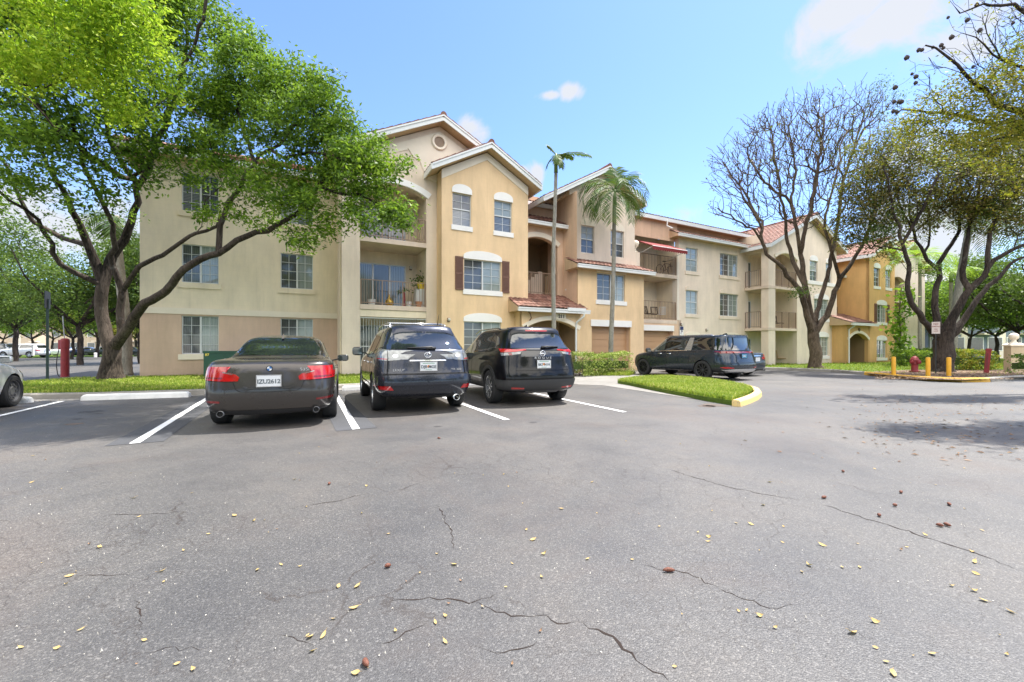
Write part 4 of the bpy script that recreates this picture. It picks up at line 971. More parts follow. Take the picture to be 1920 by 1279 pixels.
def ringsS(L, hw, H, rb, wb, deck, noseh, beltr, beltf):  # three-box saloon
    return [(.16,L-.22,hw*.86,.14,.25,[(0,.21),(L,.18)]),
            (.055,L-.08,hw*.95,.14,.32,[(0,.30),(L,.27)]),
            (.012,L-.015,hw*.99,.15,.36,[(0,.47),(L,.46)]),
            (.012,L-.01,hw,.16,.40,[(0,.60),(L,.58)]),
            (.045,L-.05,hw,.18,.42,[(0,.80),(L*.5,.76),(L,.66)]),
            (.065,L-.13,hw*.985,.20,.42,[(0,deck-.09),(L*.5,beltf-.11),(L-.9,beltf-.19),(L,noseh-.05)]),
            (.10,L-.22,hw*.95,.18,.40,[(0,deck),(L*.3,beltr-.02),(L*.55,beltf-.03),(L-.9,noseh+.12),(L,noseh)]),
            (.42,L-.70,hw*.86,.10,.22,[(0,deck+.022),(1.0,deck+.035),(L*.3,beltr+.01),(L*.6,beltf+.01),(L-1.1,noseh+.20),(L-.7,noseh+.12)]),
            (rb,wb,hw*.825,.10,.20,[(0,deck+.045),(L*.3,beltr+.025),(L*.6,beltf+.03),(wb,beltf+.03)])]
# ---------------------------------------------------------------- brown-grey saloon, seen from behind
def brown_saloon(name, label, loc, rz, pm, detail=True, sub=3, group=None):
    L, hw, H = 4.90, .905, 1.464
    c = Car(name, label, 'car', L, loc, rz, group)
    rings = ringsS(L,hw,H,.98,3.58,1.03,.74,.99,.95)+[
        (1.42,2.98,hw*.72,.10,.22,[(0,1.31),(L,1.33)]),(1.66,2.66,hw*.635,.10,.20,[(0,1.405),(L,1.415)]),(1.86,2.46,hw*.52,.10,.18,[(0,1.447),(L,1.452)]),(2.05,2.3,hw*.22,.04,.06,[(0,1.464),(L,1.467)])]
    arches = [(1.03,.34,.375),(4.0,.34,.375)]
    c.body(rings, arches, pm, sub, [(0,.985),(.6,1),(3.6,1),(4.9,.965)])
    c.wheels(1.03,4.0,.335,.80,'ten' if detail else 'five',M_RIMS)
    # glass
    c.patch('rear_window','rear',[(-.68,1.10),(.68,1.10),(.665,1.15),(.51,1.385),(.40,1.408),(-.40,1.408),(-.51,1.385),(-.665,1.15)],M_TINT,.005)
    c.patch('windscreen','front',[(-.64,1.02),(.64,1.02),(.52,1.36),(-.52,1.36)],M_TINT,.005)
    for sd in 'LR':
        g = c.patch('side_window',sd,[(1.12,1.06),(1.60,1.33),(2.0,1.385),(2.6,1.37),(3.3,1.03),(2.4,1.02)],M_TINT,.005)
        c.strip('window_pillar',sd,(2.28,1.02),(2.30,1.385),.06,M_GLOSSB,.009); c.strip('window_trim',sd,(1.06,1.03),(3.34,1.0),.02,M_CHROME,.010)
        for xx in (2.28,3.30): c.strip('door_gap',sd,(xx,.30),(xx+.02,.98),.010,M_WELL,.002)
        c.strip('door_gap',sd,(1.42,.62),(1.22,1.0),.010,M_WELL,.002); c.strip('sill_trim',sd,(1.5,.27),(3.5,.27),.05,M_PLAST,.004)
        for xx in (1.55,2.55): c.surf_rod('door_handle',sd,[(xx,.85),(xx+.2,.85)],.014,pm,.02)
    lamp = [(.90,.945),(.78,.945),(.70,.93),(.60,.875),(.43,.83),(.385,.79),(.40,.735),(.60,.735),(.88,.755)]
    for mr in (False, True):
        t = c.patch('tail_lamp','rear',lamp,M_RED,.010,mirror=mr); s = -1 if mr else 1
        c.patch('lamp_band','rear',[(.88,.80),(.60,.79),(.60,.77),(.88,.775)],M_REDD,.013,mirror=mr); c.patch('lamp_band','rear',[(.60,.875),(.47,.835),(.47,.825),(.60,.860)],M_CLEAR,.0125,mirror=mr)
        c.patch('reflector','rear',[(.86,.43),(.63,.42),(.63,.45),(.86,.465)],M_REDD,.006,mirror=mr)
        c.patch('tail_lamp','R' if mr else 'L',[(.10,.77),(.30,.80),(.36,.90),(.28,.945),(.12,.945)],M_RED,.008)
        c.patch('bumper_gap','rear',[(.88,.742),(.47,.722),(.43,.61),(.37,.575),(.0,.565),(.0,.575),(.36,.585),(.42,.62),(.46,.73),(.88,.752)],M_WELL,.003,mirror=mr)
    c.patch('plate_recess','rear',[(-.37,.855),(.37,.855),(.33,.70),(.27,.645),(-.27,.645),(-.33,.70)],M_PLAST if not detail else paint('shaded_paint',(.045,.042,.040),.4,.5),.005)
    c.patch('plate_recess_lip','rear',[(-.33,.66),(-.27,.635),(.27,.635),(.33,.66),(.34,.64),(.28,.615),(-.28,.615),(-.34,.64)],pm,.012)
    c.patch('lower_bumper','rear',[(-.80,.30),(.80,.30),(.74,.235),(-.74,.235)],M_PLAST,.006)
    for s in (1,-1): 
        e = MB(); e.lathe([(.040,-.01),(.045,-.015),(.045,.20),(.038,.20),(.038,.0)],20,'x',(.10,s*.63,.262)); c.put('exhaust_tip', mesh_from('exhaust_tip', e, M_RIMG, True))
        e = MB(); e.lathe([(.038,.02),(0,.02)],20,'x',(.10,s*.63,.262)); c.put('exhaust_bore', mesh_from('exhaust_bore', e, M_WELL))
    f = MB(); h,_ = c.cast('top',1.72,0); f.add([(1.55,-.018,h.z-.02),(1.86,-.022,h.z-.0),(1.86,.022,h.z-.0),(1.55,.018,h.z-.02),(1.62,0,h.z+.075),(1.70,0,h.z+.06)],[(0,1,5,4),(3,4,5,2),(1,2,5),(0,4,3)]); c.put('roof_antenna', mesh_from('roof_antenna', f, pm))
    c.mirror(3.2,1.0,.86,M_GLOSSB)
    for s in (1,-1): c.patch('headlamp','front',[(s*.45,.62),(s*.86,.68),(s*.86,.56),(s*.5,.53)],M_CLEAR,.008)
    if detail:
        c.plate('rear',0,.735,'IZU2612',art=False,size=.088)
        h,_ = c.cast('rear',0,.915); x = h.x-.004
        q = MB(); q.lathe([(.045,0),(.045,-.008),(.0,-.009)],28,'x',(x,0,.915)); e = c.put('roundel', mesh_from('roundel', q, M_GLOSSB))
        for k,m_ in ((0,M_PLATE),(1,mat('roundel_blue',(.02,.12,.35),.3)),(2,M_PLATE),(3,MATS['roundel_blue'])):
            q = MB(); q.add([(x-.011,0,.915)]+[(x-.011,.033*math.cos(math.pi/2*k+a*math.pi/12),.915+.033*math.sin(math.pi/2*k+a*math.pi/12)) for a in range(7)],[tuple(range(8))]); c.put('roundel_quarter', mesh_from('roundel_quarter', q, m_), e)
        c.badge('rear',-.47,.895,'535i',.062,wide=1.25)
    else:
        c.plate('rear',0,.735,'',art=False); c.patch('chrome_bar','rear',[(-.40,.87),(.40,.87),(.40,.90),(-.40,.90)],M_CHROME,.012)
    return c
def ringsU(L, hw, H, gr=1.10, gs=1.05, gf=1.05, roofx=.42, wsb=1.15, wst=1.95, nose=.86, cap=.66, rg=.60, boxy=0.0):
    bx = boxy
    """two-box tall body"""
    return [(.20,L-.26,hw*.85,.12,.22,[(0,.27),(L,.24)]),
            (.075,L-.10,hw*.94,.12,.30,[(0,.36),(L,.33)]),
            (.02,L-.02,hw*.985,.14,.34,[(0,.50),(L,.50)]),
            (.012,L-.01,hw,.15,.36,[(0,.63),(L,.64)]),
            (.06,L-.04,hw*.995,.16,.36,[(0,.80),(L,.76)]),
            (.085,L-.10,hw*.985,.17,.36,[(0,.95),(L*.5,.92),(L,nose-.02)]),
            (.12,L-.24,hw*.955,.17,.34,[(0,gr-.05),(L*.5,gs-.05),(L-.9,gf-.08),(L,nose+.05)]),
            (.15,L-.68,hw*.925,.15,.22,[(0,gr),(L*.5,gs),(L-1.2,gf-.01),(L-.6,nose+.14)]),
            (.18,L-wsb,hw*.905,.15,.22,[(0,gr+.03),(L*.5,gs+.03),(L-wsb,gf+.02)]),
            (.18+(roofx-.18)*.55,L-(wsb+wst)/2,hw*(.905+cap)/2*1.02,.14,.22,[(0,gr+(H-.16-gr)*.52),(L,gr+(H-.16-gr)*.52)]),
            (roofx-.02,L-wst,hw*(cap+.06),.12,.22,[(0,H-.115+bx),(L,H-.135+bx*.5)]),
            (roofx+.0,L-wst-.16,hw*(cap-.01),.11,.20,[(0,H-.055+bx*.6),(L*.5,H-.045+bx*.5),(L,H-.065+bx*.3)]),
            (roofx+.10,L-wst-.32,hw*(cap-.14),.10,.18,[(0,H-.03),(L*.5,H-.010),(L,H-.03)]),
            (roofx+.4,L-wst-.6,hw*.25,.06,.10,[(0,H-.008),(L*.5,H),(L,H-.01)])]
# ---------------------------------------------------------------- slate crossover with clear tail lamps
def slate_suv(loc, rz):
    L, hw, H = 4.73, .92, 1.685; pm = paint('slate_paint',(.028,.031,.042),.55,.26)
    c = Car('crossover','dark slate crossover with clear tail lamps parked between the saloon and black crossover','car',L,loc,rz)
    rings = ringsU(L,hw,H,1.18,1.10,1.06,.50,1.2,2.05,.90,.68)
    c.body(rings,[(1.01,.365,.405),(3.73,.365,.405)],pm,3,[(0,.98),(.6,1),(3.4,1),(4.73,.96)])
    c.wheels(1.01,3.73,.365,.79,'five',M_RIMS,.24)
    c.patch('rear_window','rear',[(-.72,1.20),(.72,1.20),(.70,1.28),(.57,1.55),(-.57,1.55),(-.70,1.28)],M_TINT,.006)
    c.patch('windscreen','front',[(-.66,1.10),(.66,1.10),(.52,1.52),(-.52,1.52)],M_TINT,.006)
    for sd in 'LR':
        c.patch('side_window',sd,[(.46,1.24),(.60,1.42),(.80,1.51),(1.6,1.56),(2.5,1.545),(2.75,1.50),(3.42,1.10),(2.2,1.09)],M_TINT,.006)
        for xx,w in ((1.12,.06),(2.12,.07)): c.strip('window_pillar',sd,(xx+.1,1.09),(xx,1.56),w,M_GLOSSB if w>.06 else pm,.010)
        for xx in (2.22,3.25): c.strip('door_gap',sd,(xx,.36),(xx+.02,1.06),.012,M_WELL,.002)
        c.strip('door_gap',sd,(1.46,.62),(1.28,1.06),.012,M_WELL,.002)
        c.strip('side_moulding',sd,(1.45,.46),(3.3,.46),.06,pm,.018); c.strip('sill_trim',sd,(1.45,.31),(3.3,.31),.06,M_PLAST,.006)
        for xx in (1.5,2.42): c.surf_rod('door_handle',sd,[(xx,.93),(xx+.2,.93)],.016,M_CHROME,.025)
    for mr in (False, True):
        c.patch('tail_lamp','rear',[(.89,1.16),(.76,1.175),(.60,1.145),(.43,1.095),(.47,1.05),(.50,1.005),(.70,.99),(.89,1.0)],M_CLEAR,.012,mirror=mr)
        c.patch('lamp_ring','rear',[(.58+.05*math.cos(a*math.pi/6),1.075+.032*math.sin(a*math.pi/6)) for a in range(12)],M_RIMS,.017,mirror=mr)
        c.patch('lamp_band','rear',[(.86,1.02),(.72,1.01),(.72,1.025),(.86,1.035)],M_RED,.0165,mirror=mr)
        c.patch('tail_lamp','R' if mr else 'L',[(.12,1.01),(.42,1.04),(.52,1.18),(.40,1.20),(.14,1.17)],M_CLEAR,.010)
        c.patch('tailgate_gap','rear',[(.70,1.17),(.708,1.17),(.735,.72),(.725,.72)],M_WELL,.014,mirror=mr)
        c.patch('reflector','rear',[(.90,.54),(.90,.47),(.62,.46),(.68,.54)],M_RED,.008,mirror=mr)
        c.patch('reflector','R' if mr else 'L',[(.12,.47),(.26,.48),(.18,.54),(.12,.54)],M_RED,.008)
    c.patch('bumper_gap','rear',[(-.80,.70),(.80,.70),(.80,.76),(-.80,.76)],M_WELL,.003)
    c.patch('rear_bumper','rear',[(-.86,.70),(-.74,.725),(.74,.725),(.86,.70),(.86,.55),(-.86,.55)],pm,.030,skirt=.04)
    c.patch('lower_bumper','rear',[(-.74,.345),(.74,.345),(.68,.30),(-.68,.30)],M_PLAST,.006)
    c.patch('garnish','rear',[(-.33,1.0),(.33,1.0),(.34,.98),(-.34,.98)],M_CHROME,.022,skirt=.02)
    c.patch('plate_recess','rear',[(-.33,.975),(.33,.975),(.24,.80),(-.24,.80)],paint('slate_shade',(.03,.033,.042),.4,.5),.004)
    c.plate('rear',0,.885,'DJB MGE',size=.078)
    c.badge('rear',.53,.82,'LEXUS',.058,wide=1.3); c.badge('rear',-.54,.82,'RX 330',.052,wide=1.25)
    h,_ = c.cast('rear',0,1.09); q = MB(); pts = [(h.x-.012,.062*math.cos(t),1.095+.046*math.sin(t)) for t in [i*math.pi/12 for i in range(25)]]; q.tube(pts,.0065,6,False)
    q.tube([(h.x-.012,.005,1.13),(h.x-.012,.030,1.075),(h.x-.012,-.045,1.075)],.0065,6); c.put('emblem', mesh_from('emblem', q, M_CHROME, True))
    c.patch('spoiler','top',[(.50,-.58),(.47,-.3),(.46,0),(.47,.3),(.50,.58),(.74,.56),(.74,-.56)],pm,.02,skirt=.03)
    c.patch('brake_lamp','rear',[(-.14,1.575),(.14,1.575),(.14,1.59),(-.14,1.59)],M_REDD,.012)
    hh,_ = c.cast('rear',.02,1.13); 
    w = MB(); a = c.cast('rear',.18,1.21)[0]; b = c.cast('rear',-.10,1.17)[0]; e = c.cast('rear',.36,1.225)[0]
    w.tube([a+Vector((-.02,-.30,.0)),a+Vector((-.035,-.26,.03)),e+Vector((-.03,0,0))],[.030,.022,.010],8); w.box(a.x-.05,a.x-.005,-.16,.02,1.20,1.245); c.put('rear_wiper', mesh_from('rear_wiper', w, M_PLAST, True))
    for s in (1,-1):
        y = s*.56; pts = [(.95,y,1.60),(1.02,y,1.70),(1.3,y,1.735),(2.2,y,1.74),(2.75,y,1.71),(2.95,y,1.62)]
        c.rod('roof_rail', pts, .020, M_RIMS); c.mirror if 0 else None
    for x in (1.22,2.3): c.rod('roof_crossbar', [(x,-.56,1.735),(x,.56,1.735)], .017, M_RIMS)
    c.rod('antenna', [(.78,-.34,1.66),(.62,-.34,1.90)], [.008,.004], M_PLAST)
    e = MB(); e.lathe([(.05,-.02),(.056,-.03),(.056,.2),(.046,.2),(.046,0)],20,'x',(.10,-.55,.285)); m_ = mesh_from('exhaust_tip', e, M_CHROME, True); c.put('exhaust_tip', m_)
    c.mirror(3.20,1.15,.86,M_GLOSSB,(.13,.25,.21)); return c
# ---------------------------------------------------------------- black crossover
def black_suv(loc, rz):
    L, hw, H = 4.65, .925, 1.70; pm = paint('black_paint',(.002,.002,.003),.0,.35,coat=.75)
    c = Car('crossover','glossy black crossover with grey lower cladding parked nearest the grass island','car',L,loc,rz)
    rings = ringsU(L,hw,H,1.20,1.13,1.08,.44,1.15,1.95,.92,.68)
    c.body(rings,[(.985,.365,.41),(3.69,.365,.41)],pm,3,[(0,.975),(.7,1),(3.4,1),(4.65,.95)])
    c.wheels(.985,3.69,.365,.80,'split',M_RIMS,.24)
    M_CLAD = mat('grey_cladding',(.028,.029,.031),.5,bump=.15,bscale=200)
    c.patch('rear_window','rear',[(-.68,1.22),(.68,1.22),(.65,1.30),(.55,1.53),(-.55,1.53),(-.65,1.30)],M_TINT,.006)
    c.patch('windscreen','front',[(-.66,1.12),(.66,1.12),(.52,1.52),(-.52,1.52)],M_TINT,.006)
    for sd in 'LR':
        c.patch('side_window',sd,[(.66,1.30),(.82,1.46),(1.2,1.55),(2.4,1.56),(2.72,1.50),(3.42,1.12),(2.2,1.13),(1.0,1.17)],M_TINT,.006)
        for xx,w in ((1.20,.05),(2.15,.07)): c.strip('window_pillar',sd,(xx+.12,1.13),(xx,1.56),w,M_GLOSSB,.010)
        c.strip('window_trim',sd,(2.2,1.115),(3.40,1.10),.015,M_CHROME,.010); c.strip('window_trim',sd,(.76,1.24),(2.2,1.13),.015,M_CHROME,.010)
        for xx in (2.25,3.22): c.strip('door_gap',sd,(xx,.40),(xx+.02,1.10),.012,M_WELL,.002)
        c.patch('sill_cladding',sd,[(1.40,.30),(3.28,.30),(3.25,.43),(1.42,.43)],M_CLAD,.012)
        for xa in (.985,3.69):
            n = 18; pts = [(xa+.41*math.cos(math.pi*(i/n*1.12-.06)),.365+.41*math.sin(math.pi*(i/n*1.12-.06))) for i in range(n+1)]
            po = [(xa+.50*math.cos(math.pi*(i/n*1.12-.06)),.365+.485*math.sin(math.pi*(i/n*1.12-.06))) for i in range(n+1)]
            for i in range(n): c.patch('arch_cladding',sd,[pts[i],pts[i+1],po[i+1],po[i]],M_CLAD,.012,step=.2,skirt=.015)
        for xx in (1.5,2.45): c.surf_rod('door_handle',sd,[(xx,.97),(xx+.2,.97)],.016,pm,.025)
    for mr in (False, True):
        c.patch('tail_lamp','rear',[(.88,1.175),(.60,1.185),(.38,1.195),(.36,1.175),(.58,1.145),(.88,1.125)],M_RED,.014,mirror=mr)
        c.patch('reversing_lamp','rear',[(.84,1.12),(.58,1.14),(.46,1.155),(.50,1.10),(.84,1.06)],M_CLEAR,.008,mirror=mr); c.patch('lamp_band','rear',[(.74,1.12),(.68,1.13),(.66,1.07),(.72,1.07)],M_REDD,.012,mirror=mr)
        c.patch('tail_lamp','R' if mr else 'L',[(.14,1.13),(.52,1.19),(.58,1.21),(.30,1.20),(.14,1.18)],M_RED,.010)
        c.patch('reflector','rear',[(.70,.42),(.44,.405),(.44,.375),(.70,.38)],M_RED,.014,mirror=mr)
    c.patch('lamp_bridge','rear',[(-.46,1.16),(.46,1.16),(.50,1.04),(-.50,1.04)],M_GLOSSB,.010)
    c.patch('tailgate_crease','rear',[(-.62,.775),(.62,.775),(.62,.755),(-.62,.755)],M_CHROME if 0 else pm,.016)
    c.patch('bumper_gap','rear',[(-.78,.615),(.78,.615),(.78,.63),(-.78,.63)],M_WELL,.004)
    c.patch('rear_bumper','rear',[(-.88,.56),(.88,.56),(.86,.36),(.5,.33),(-.5,.33),(-.86,.36)],M_CLAD,.014,skirt=.03)
    c.patch('rear_bumper','L',[(.12,.36),(.48,.36),(.56,.50),(.50,.56),(.12,.56)],M_CLAD,.012); c.patch('rear_bumper','R',[(.12,.36),(.48,.36),(.56,.50),(.50,.56),(.12,.56)],M_CLAD,.012)
    c.patch('skid_plate','rear',[(-.40,.34),(.40,.34),(.36,.29),(-.36,.29)],M_RIMG,.02)
    c.plate('rear',0,.885,'BK7 N1H',size=.072)
    c.badge('rear',0,1.015,'R O G U E',.058,wide=1.55)
    c.badge('rear',-.58,.86,'SL',.05)
    h,_ = c.cast('rear',0,1.11); q = MB(); q.tube([(h.x-.014,.058*math.cos(t),1.11+.055*math.sin(t)) for t in [i*math.pi/12 for i in range(25)]],.008,6,False); q.box(h.x-.02,h.x-.008,-.066,.066,1.10,1.12); c.put('emblem', mesh_from('emblem', q, M_CHROME, True))
    c.patch('spoiler','top',[(.46,-.58),(.42,-.3),(.41,0),(.42,.3),(.46,.58),(.72,.57),(.72,-.57)],pm,.018,skirt=.03)
    c.patch('brake_lamp','rear',[(-.26,1.585),(.26,1.585),(.26,1.605),(-.26,1.605)],M_RED,.016)
    a = c.cast('rear',-.02,1.24)[0]; w = MB(); w.tube([a+Vector((-.03,.02,.0)),a+Vector((-.04,-.10,.015)),c.cast('rear',-.42,1.255)[0]+Vector((-.03,0,0))],[.028,.020,.010],8); c.put('rear_wiper', mesh_from('rear_wiper', w, M_PLAST, True))
    f = MB(); h,_ = c.cast('top',1.0,0); f.add([(.85,-.018,h.z-.01),(1.14,-.022,h.z),(1.14,.022,h.z),(.85,.018,h.z-.01),(.92,0,h.z+.07),(1.0,0,h.z+.055)],[(0,1,5,4),(3,4,5,2),(1,2,5),(0,4,3)]); c.put('roof_antenna', mesh_from('roof_antenna', f, pm))
    for s in (1,-1): c.rod('roof_rail', [(.9,s*.60,1.63),(1.2,s*.60,1.68),(2.5,s*.60,1.685),(2.9,s*.59,1.60)], .014, M_GLOSSB)
    c.mirror(3.22,1.16,.87,M_GLOSSB,(.13,.25,.19)); return c
# ---------------------------------------------------------------- dark blue-green minivan
def minivan(loc, rz):
    L, hw, H = 5.155, .998, 1.745; pm = paint('teal_blue_paint',(.032,.042,.056),.6,.28)
    c = Car('minivan','long dark teal-blue minivan with a silver side pillar parked beyond the grass island','car',L,loc,rz)
    rings = ringsU(L,hw,H,1.12,1.08,1.06,.30,1.10,1.90,.90,.765,.6,.045)
    c.body(rings,[(1.13,.37,.41),(4.22,.37,.41)],pm,3,[(0,.98),(.7,1),(3.9,1),(5.155,.95)])
    c.wheels(1.13,4.22,.37,.875,'ten',M_RIMD,.24)
    c.patch('rear_window','rear',[(-.82,1.14),(.82,1.14),(.80,1.24),(.68,1.60),(-.68,1.60),(-.80,1.24)],M_TINT,.006)
    c.patch('windscreen','front',[(-.72,1.12),(.72,1.12),(.58,1.56),(-.58,1.56)],M_TINTL,.006)
    for sd in 'LR':
        c.patch('side_window',sd,[(.38,1.15),(.50,1.55),(.60,1.60),(1.58,1.63),(1.66,1.15)],M_TINT,.006)
        c.patch('side_window',sd,[(1.86,1.635),(2.88,1.64),(2.98,1.12),(2.04,1.14)],M_TINT,.006); c.patch('side_window',sd,[(2.98,1.62),(3.12,1.60),(3.88,1.12),(3.06,1.12)],M_TINTL,.006)
        c.strip('window_pillar',sd,(2.99,1.11),(2.92,1.62),.09,M_GLOSSB,.010)
        c.patch('silver_pillar',sd,[(1.68,1.13),(1.60,1.635),(1.80,1.64),(2.02,1.13)],M_RIMS,.012)
        c.strip('window_trim',sd,(1.88,1.125),(3.9,1.085),.02,M_CHROME,.012); c.strip('side_trim',sd,(.4,1.10),(1.9,1.11),.03,pm,.008)
        for xx in (2.92,3.95): c.strip('door_gap',sd,(xx,.38),(xx,1.10),.012,M_WELL,.002)
        c.strip('door_gap',sd,(1.75,.60),(1.70,1.12),.012,M_WELL,.002); c.strip('door_gap',sd,(.62,1.06),(2.9,1.06),.008,M_WELL,.002)
        c.patch('sill_trim',sd,[(1.62,.29),(3.72,.29),(3.70,.38),(1.62,.38)],M_PLAST,.010); c.strip('sill_strip',sd,(1.65,.345),(3.7,.345),.018,M_CHROME,.022)
        for xx in (2.62,3.12): c.surf_rod('door_handle',sd,[(xx,.985),(xx+.22,.985)],.017,M_CHROME,.028)
        c.patch('lower_cladding',sd,[(.12,.34),(.68,.34),(.72,.46),(.12,.46)],M_PLAST,.008)
        c.patch('tail_lamp',sd,[(.16,1.02),(.62,1.07),(.62,1.105),(.16,1.10)],M_REDD,.012)
        c.patch('headlamp',sd,[(4.98,.84),(4.70,.90),(4.66,.86),(4.98,.78)],M_RED if 0 else M_CLEAR,.008)
    c.patch('tail_lamp','rear',[(-.92,1.09),(.92,1.09),(.92,1.02),(.55,1.035),(-.55,1.035),(-.92,1.02)],M_REDD,.014)
    c.badge('rear',0,1.065,'KIA',.055,m=M_CHROME,wide=1.5)
    c.plate('rear',0,.93,'NAZ',m=M_PLATEB,art=False,size=.10)
    c.patch('bumper_gap','rear',[(-.82,.66),(.82,.66),(.82,.675),(-.82,.675)],M_WELL,.004)
    for mr in (False,True): c.patch('reflector','rear',[(.92,.53),(.92,.47),(.60,.47),(.60,.50)],M_RED,.014,mirror=mr); c.patch('reflector','R' if mr else 'L',[(.12,.48),(.36,.49),(.36,.515),(.12,.53)],M_RED,.012)
    c.patch('skid_plate','rear',[(-.92,.42),(-.60,.45),(.60,.45),(.92,.42),(.80,.33),(-.80,.33)],M_RIMS,.02,skirt=.02)
    c.patch('lower_bumper','rear',[(-.90,.47),(.90,.47),(.90,.44),(-.90,.44)],M_PLAST,.010)
    c.patch('spoiler','top',[(.40,-.66),(.34,-.35),(.33,0),(.34,.35),(.40,.66),(.62,.66),(.62,-.66)],pm,.016,skirt=.03)
    for s in (1,-1): c.rod('roof_rail', [(.7,s*.69,1.66),(.95,s*.69,1.735),(2.9,s*.69,1.74),(3.2,s*.68,1.66)], .02, M_RIMS)
    f = MB(); h,_ = c.cast('top',.85,0); f.add([(.72,-.018,h.z-.01),(1.0,-.022,h.z),(1.0,.022,h.z),(.72,.018,h.z-.01),(.78,0,h.z+.075),(.87,0,h.z+.06)],[(0,1,5,4),(3,4,5,2),(1,2,5),(0,4,3)]); c.put('roof_antenna', mesh_from('roof_antenna', f, pm))
    c.mirror(3.78,1.14,.93,M_GLOSSB,(.14,.26,.19)); return c
# ---------------------------------------------------------------- generic compact car (front three-quarter use and far rows)
def compact(name, label, cat, loc, rz, pm, tall=False, sub=2, boolean=True, style='steel', group=None, rim=M_RIMG):
    L, hw, H = (4.60,.925,1.685) if tall else (4.55,.88,1.46)
    c = Car(name, label, cat, L, loc, rz, group)
    if tall: rings = ringsU(L,hw,H,1.10,1.06,1.05,.50,1.15,2.0,.88,.66); wb = (.97,3.66)
    else: rings = ringsS(L,hw,H,.80,3.42,1.06,.74,1.02,.96)+[(1.25,2.72,hw*.74,.10,.22,[(0,1.31),(L,1.31)]),(1.48,2.42,hw*.65,.10,.20,[(0,1.40),(L,1.41)]),(1.7,2.2,hw*.5,.10,.18,[(0,1.445),(L,1.45)]),(1.85,2.05,hw*.22,.03,.04,[(0,1.46),(L,1.465)])]; wb = (.95,3.64)
    rr = .36 if tall else .325
    c.body(rings,[(wb[0],rr,rr+.045),(wb[1],rr,rr+.045)] if boolean else None,pm,sub,[(0,.98),(.6,1),(3.3,1),(L,.95)])
    c.wheels(wb[0],wb[1],rr,hw-.115,style,rim)
    if tall:
        c.patch('rear_window','rear',[(-.68,1.13),(.68,1.13),(.52,1.5),(-.52,1.5)],M_TINT,.006); c.patch('windscreen','front',[(-.66,1.10),(.66,1.10),(.52,1.5),(-.52,1.5)],M_TINT,.006)
        sw = [(.55,1.22),(.80,1.44),(1.6,1.54),(2.5,1.54),(3.35,1.10),(2.2,1.10)]
    else:
        c.patch('rear_window','rear',[(-.62,1.14),(.62,1.14),(.48,1.39),(-.48,1.39)],M_TINT,.006); c.patch('windscreen','front',[(-.62,1.03),(.62,1.03),(.50,1.36),(-.50,1.36)],M_TINTL,.006)
        sw = [(.95,1.08),(1.45,1.34),(1.9,1.385),(2.4,1.36),(3.15,1.03),(2.2,1.03)]
    for sd in 'LR':
        c.patch('side_window',sd,sw,M_TINT,.006); c.strip('window_pillar',sd,(2.1,1.05),(2.08,1.40 if not tall else 1.54),.07,pm,.010)
        for xx in (2.12,3.05): c.strip('door_gap',sd,(xx,.35),(xx,1.0),.010,M_WELL,.002)
        c.patch('headlamp',sd,[(L-.30,.66),(L-.62,.76),(L-.60,.70),(L-.26,.60)],M_CLEAR,.008); c.patch('tail_lamp',sd,[(.12,.80),(.35,.84),(.35,.95),(.14,.95)],M_RED,.008)
        c.surf_rod('door_handle',sd,[(2.3,.90),(2.5,.90)],.015,pm,.022)
    for s in (1,-1):
        c.patch('tail_lamp','rear',[(s*.86,.96),(s*.5,.93),(s*.5,.82),(s*.86,.80)],M_RED,.010); c.patch('headlamp','front',[(s*.40,.62),(s*.80,.70),(s*.80,.58),(s*.45,.54)],M_CLEAR,.010)
    c.patch('grille','front',[(-.5,.50),(.5,.50),(.42,.30),(-.42,.30)],M_PLAST,.008)
    c.plate('rear',0,.78,'',art=False); c.mirror(3.05,1.0 if not tall else 1.14,hw*.93,pm); return c
def place(a, b_axle, rear_over, L, yaw=0.0):
    """centre position for a car whose rear axle sits at (a,b) with its nose towards the building"""
    h = TH+R(90)-R(yaw); p = F(a,b_axle); d = Vector((math.cos(h),math.sin(h),0))
    return (p+d*(L/2-rear_over)), h
loc, h = place(-.31,8.1,1.03,4.90,5); P_BRN = paint('brown_grey_paint',(.058,.052,.049),.65,.30)
brown_saloon('saloon_car','brown-grey saloon seen square from behind, leftmost of the three parked side by side',loc,h,P_BRN)
loc, h = place(2.18,8.42,1.01,4.73,3); slate_suv(loc,h)
loc, h = place(4.66,8.30,.985,4.65,5); black_suv(loc,h)
loc, h = place(14.85,10.75,1.13,5.155,0); minivan(loc,h)
loc, h = place(17.62,11.9,1.03,4.90,0); brown_saloon('saloon_car','dark blue-grey saloon mostly hidden behind the teal minivan',loc,h,paint('blue_grey_paint',(.05,.065,.08),.5,.3),False,2)
h = TH+R(90); p = F(-6.17,12.45); d = Vector((math.cos(h),math.sin(h),0))
compact('hatchback_car','silver-white car with steel wheels nosing in at the left edge beside the wheel stop','car',p-d*(3.64-4.55/2),h,paint('silver_white_paint',(.60,.62,.63),.3,.3),False,3)
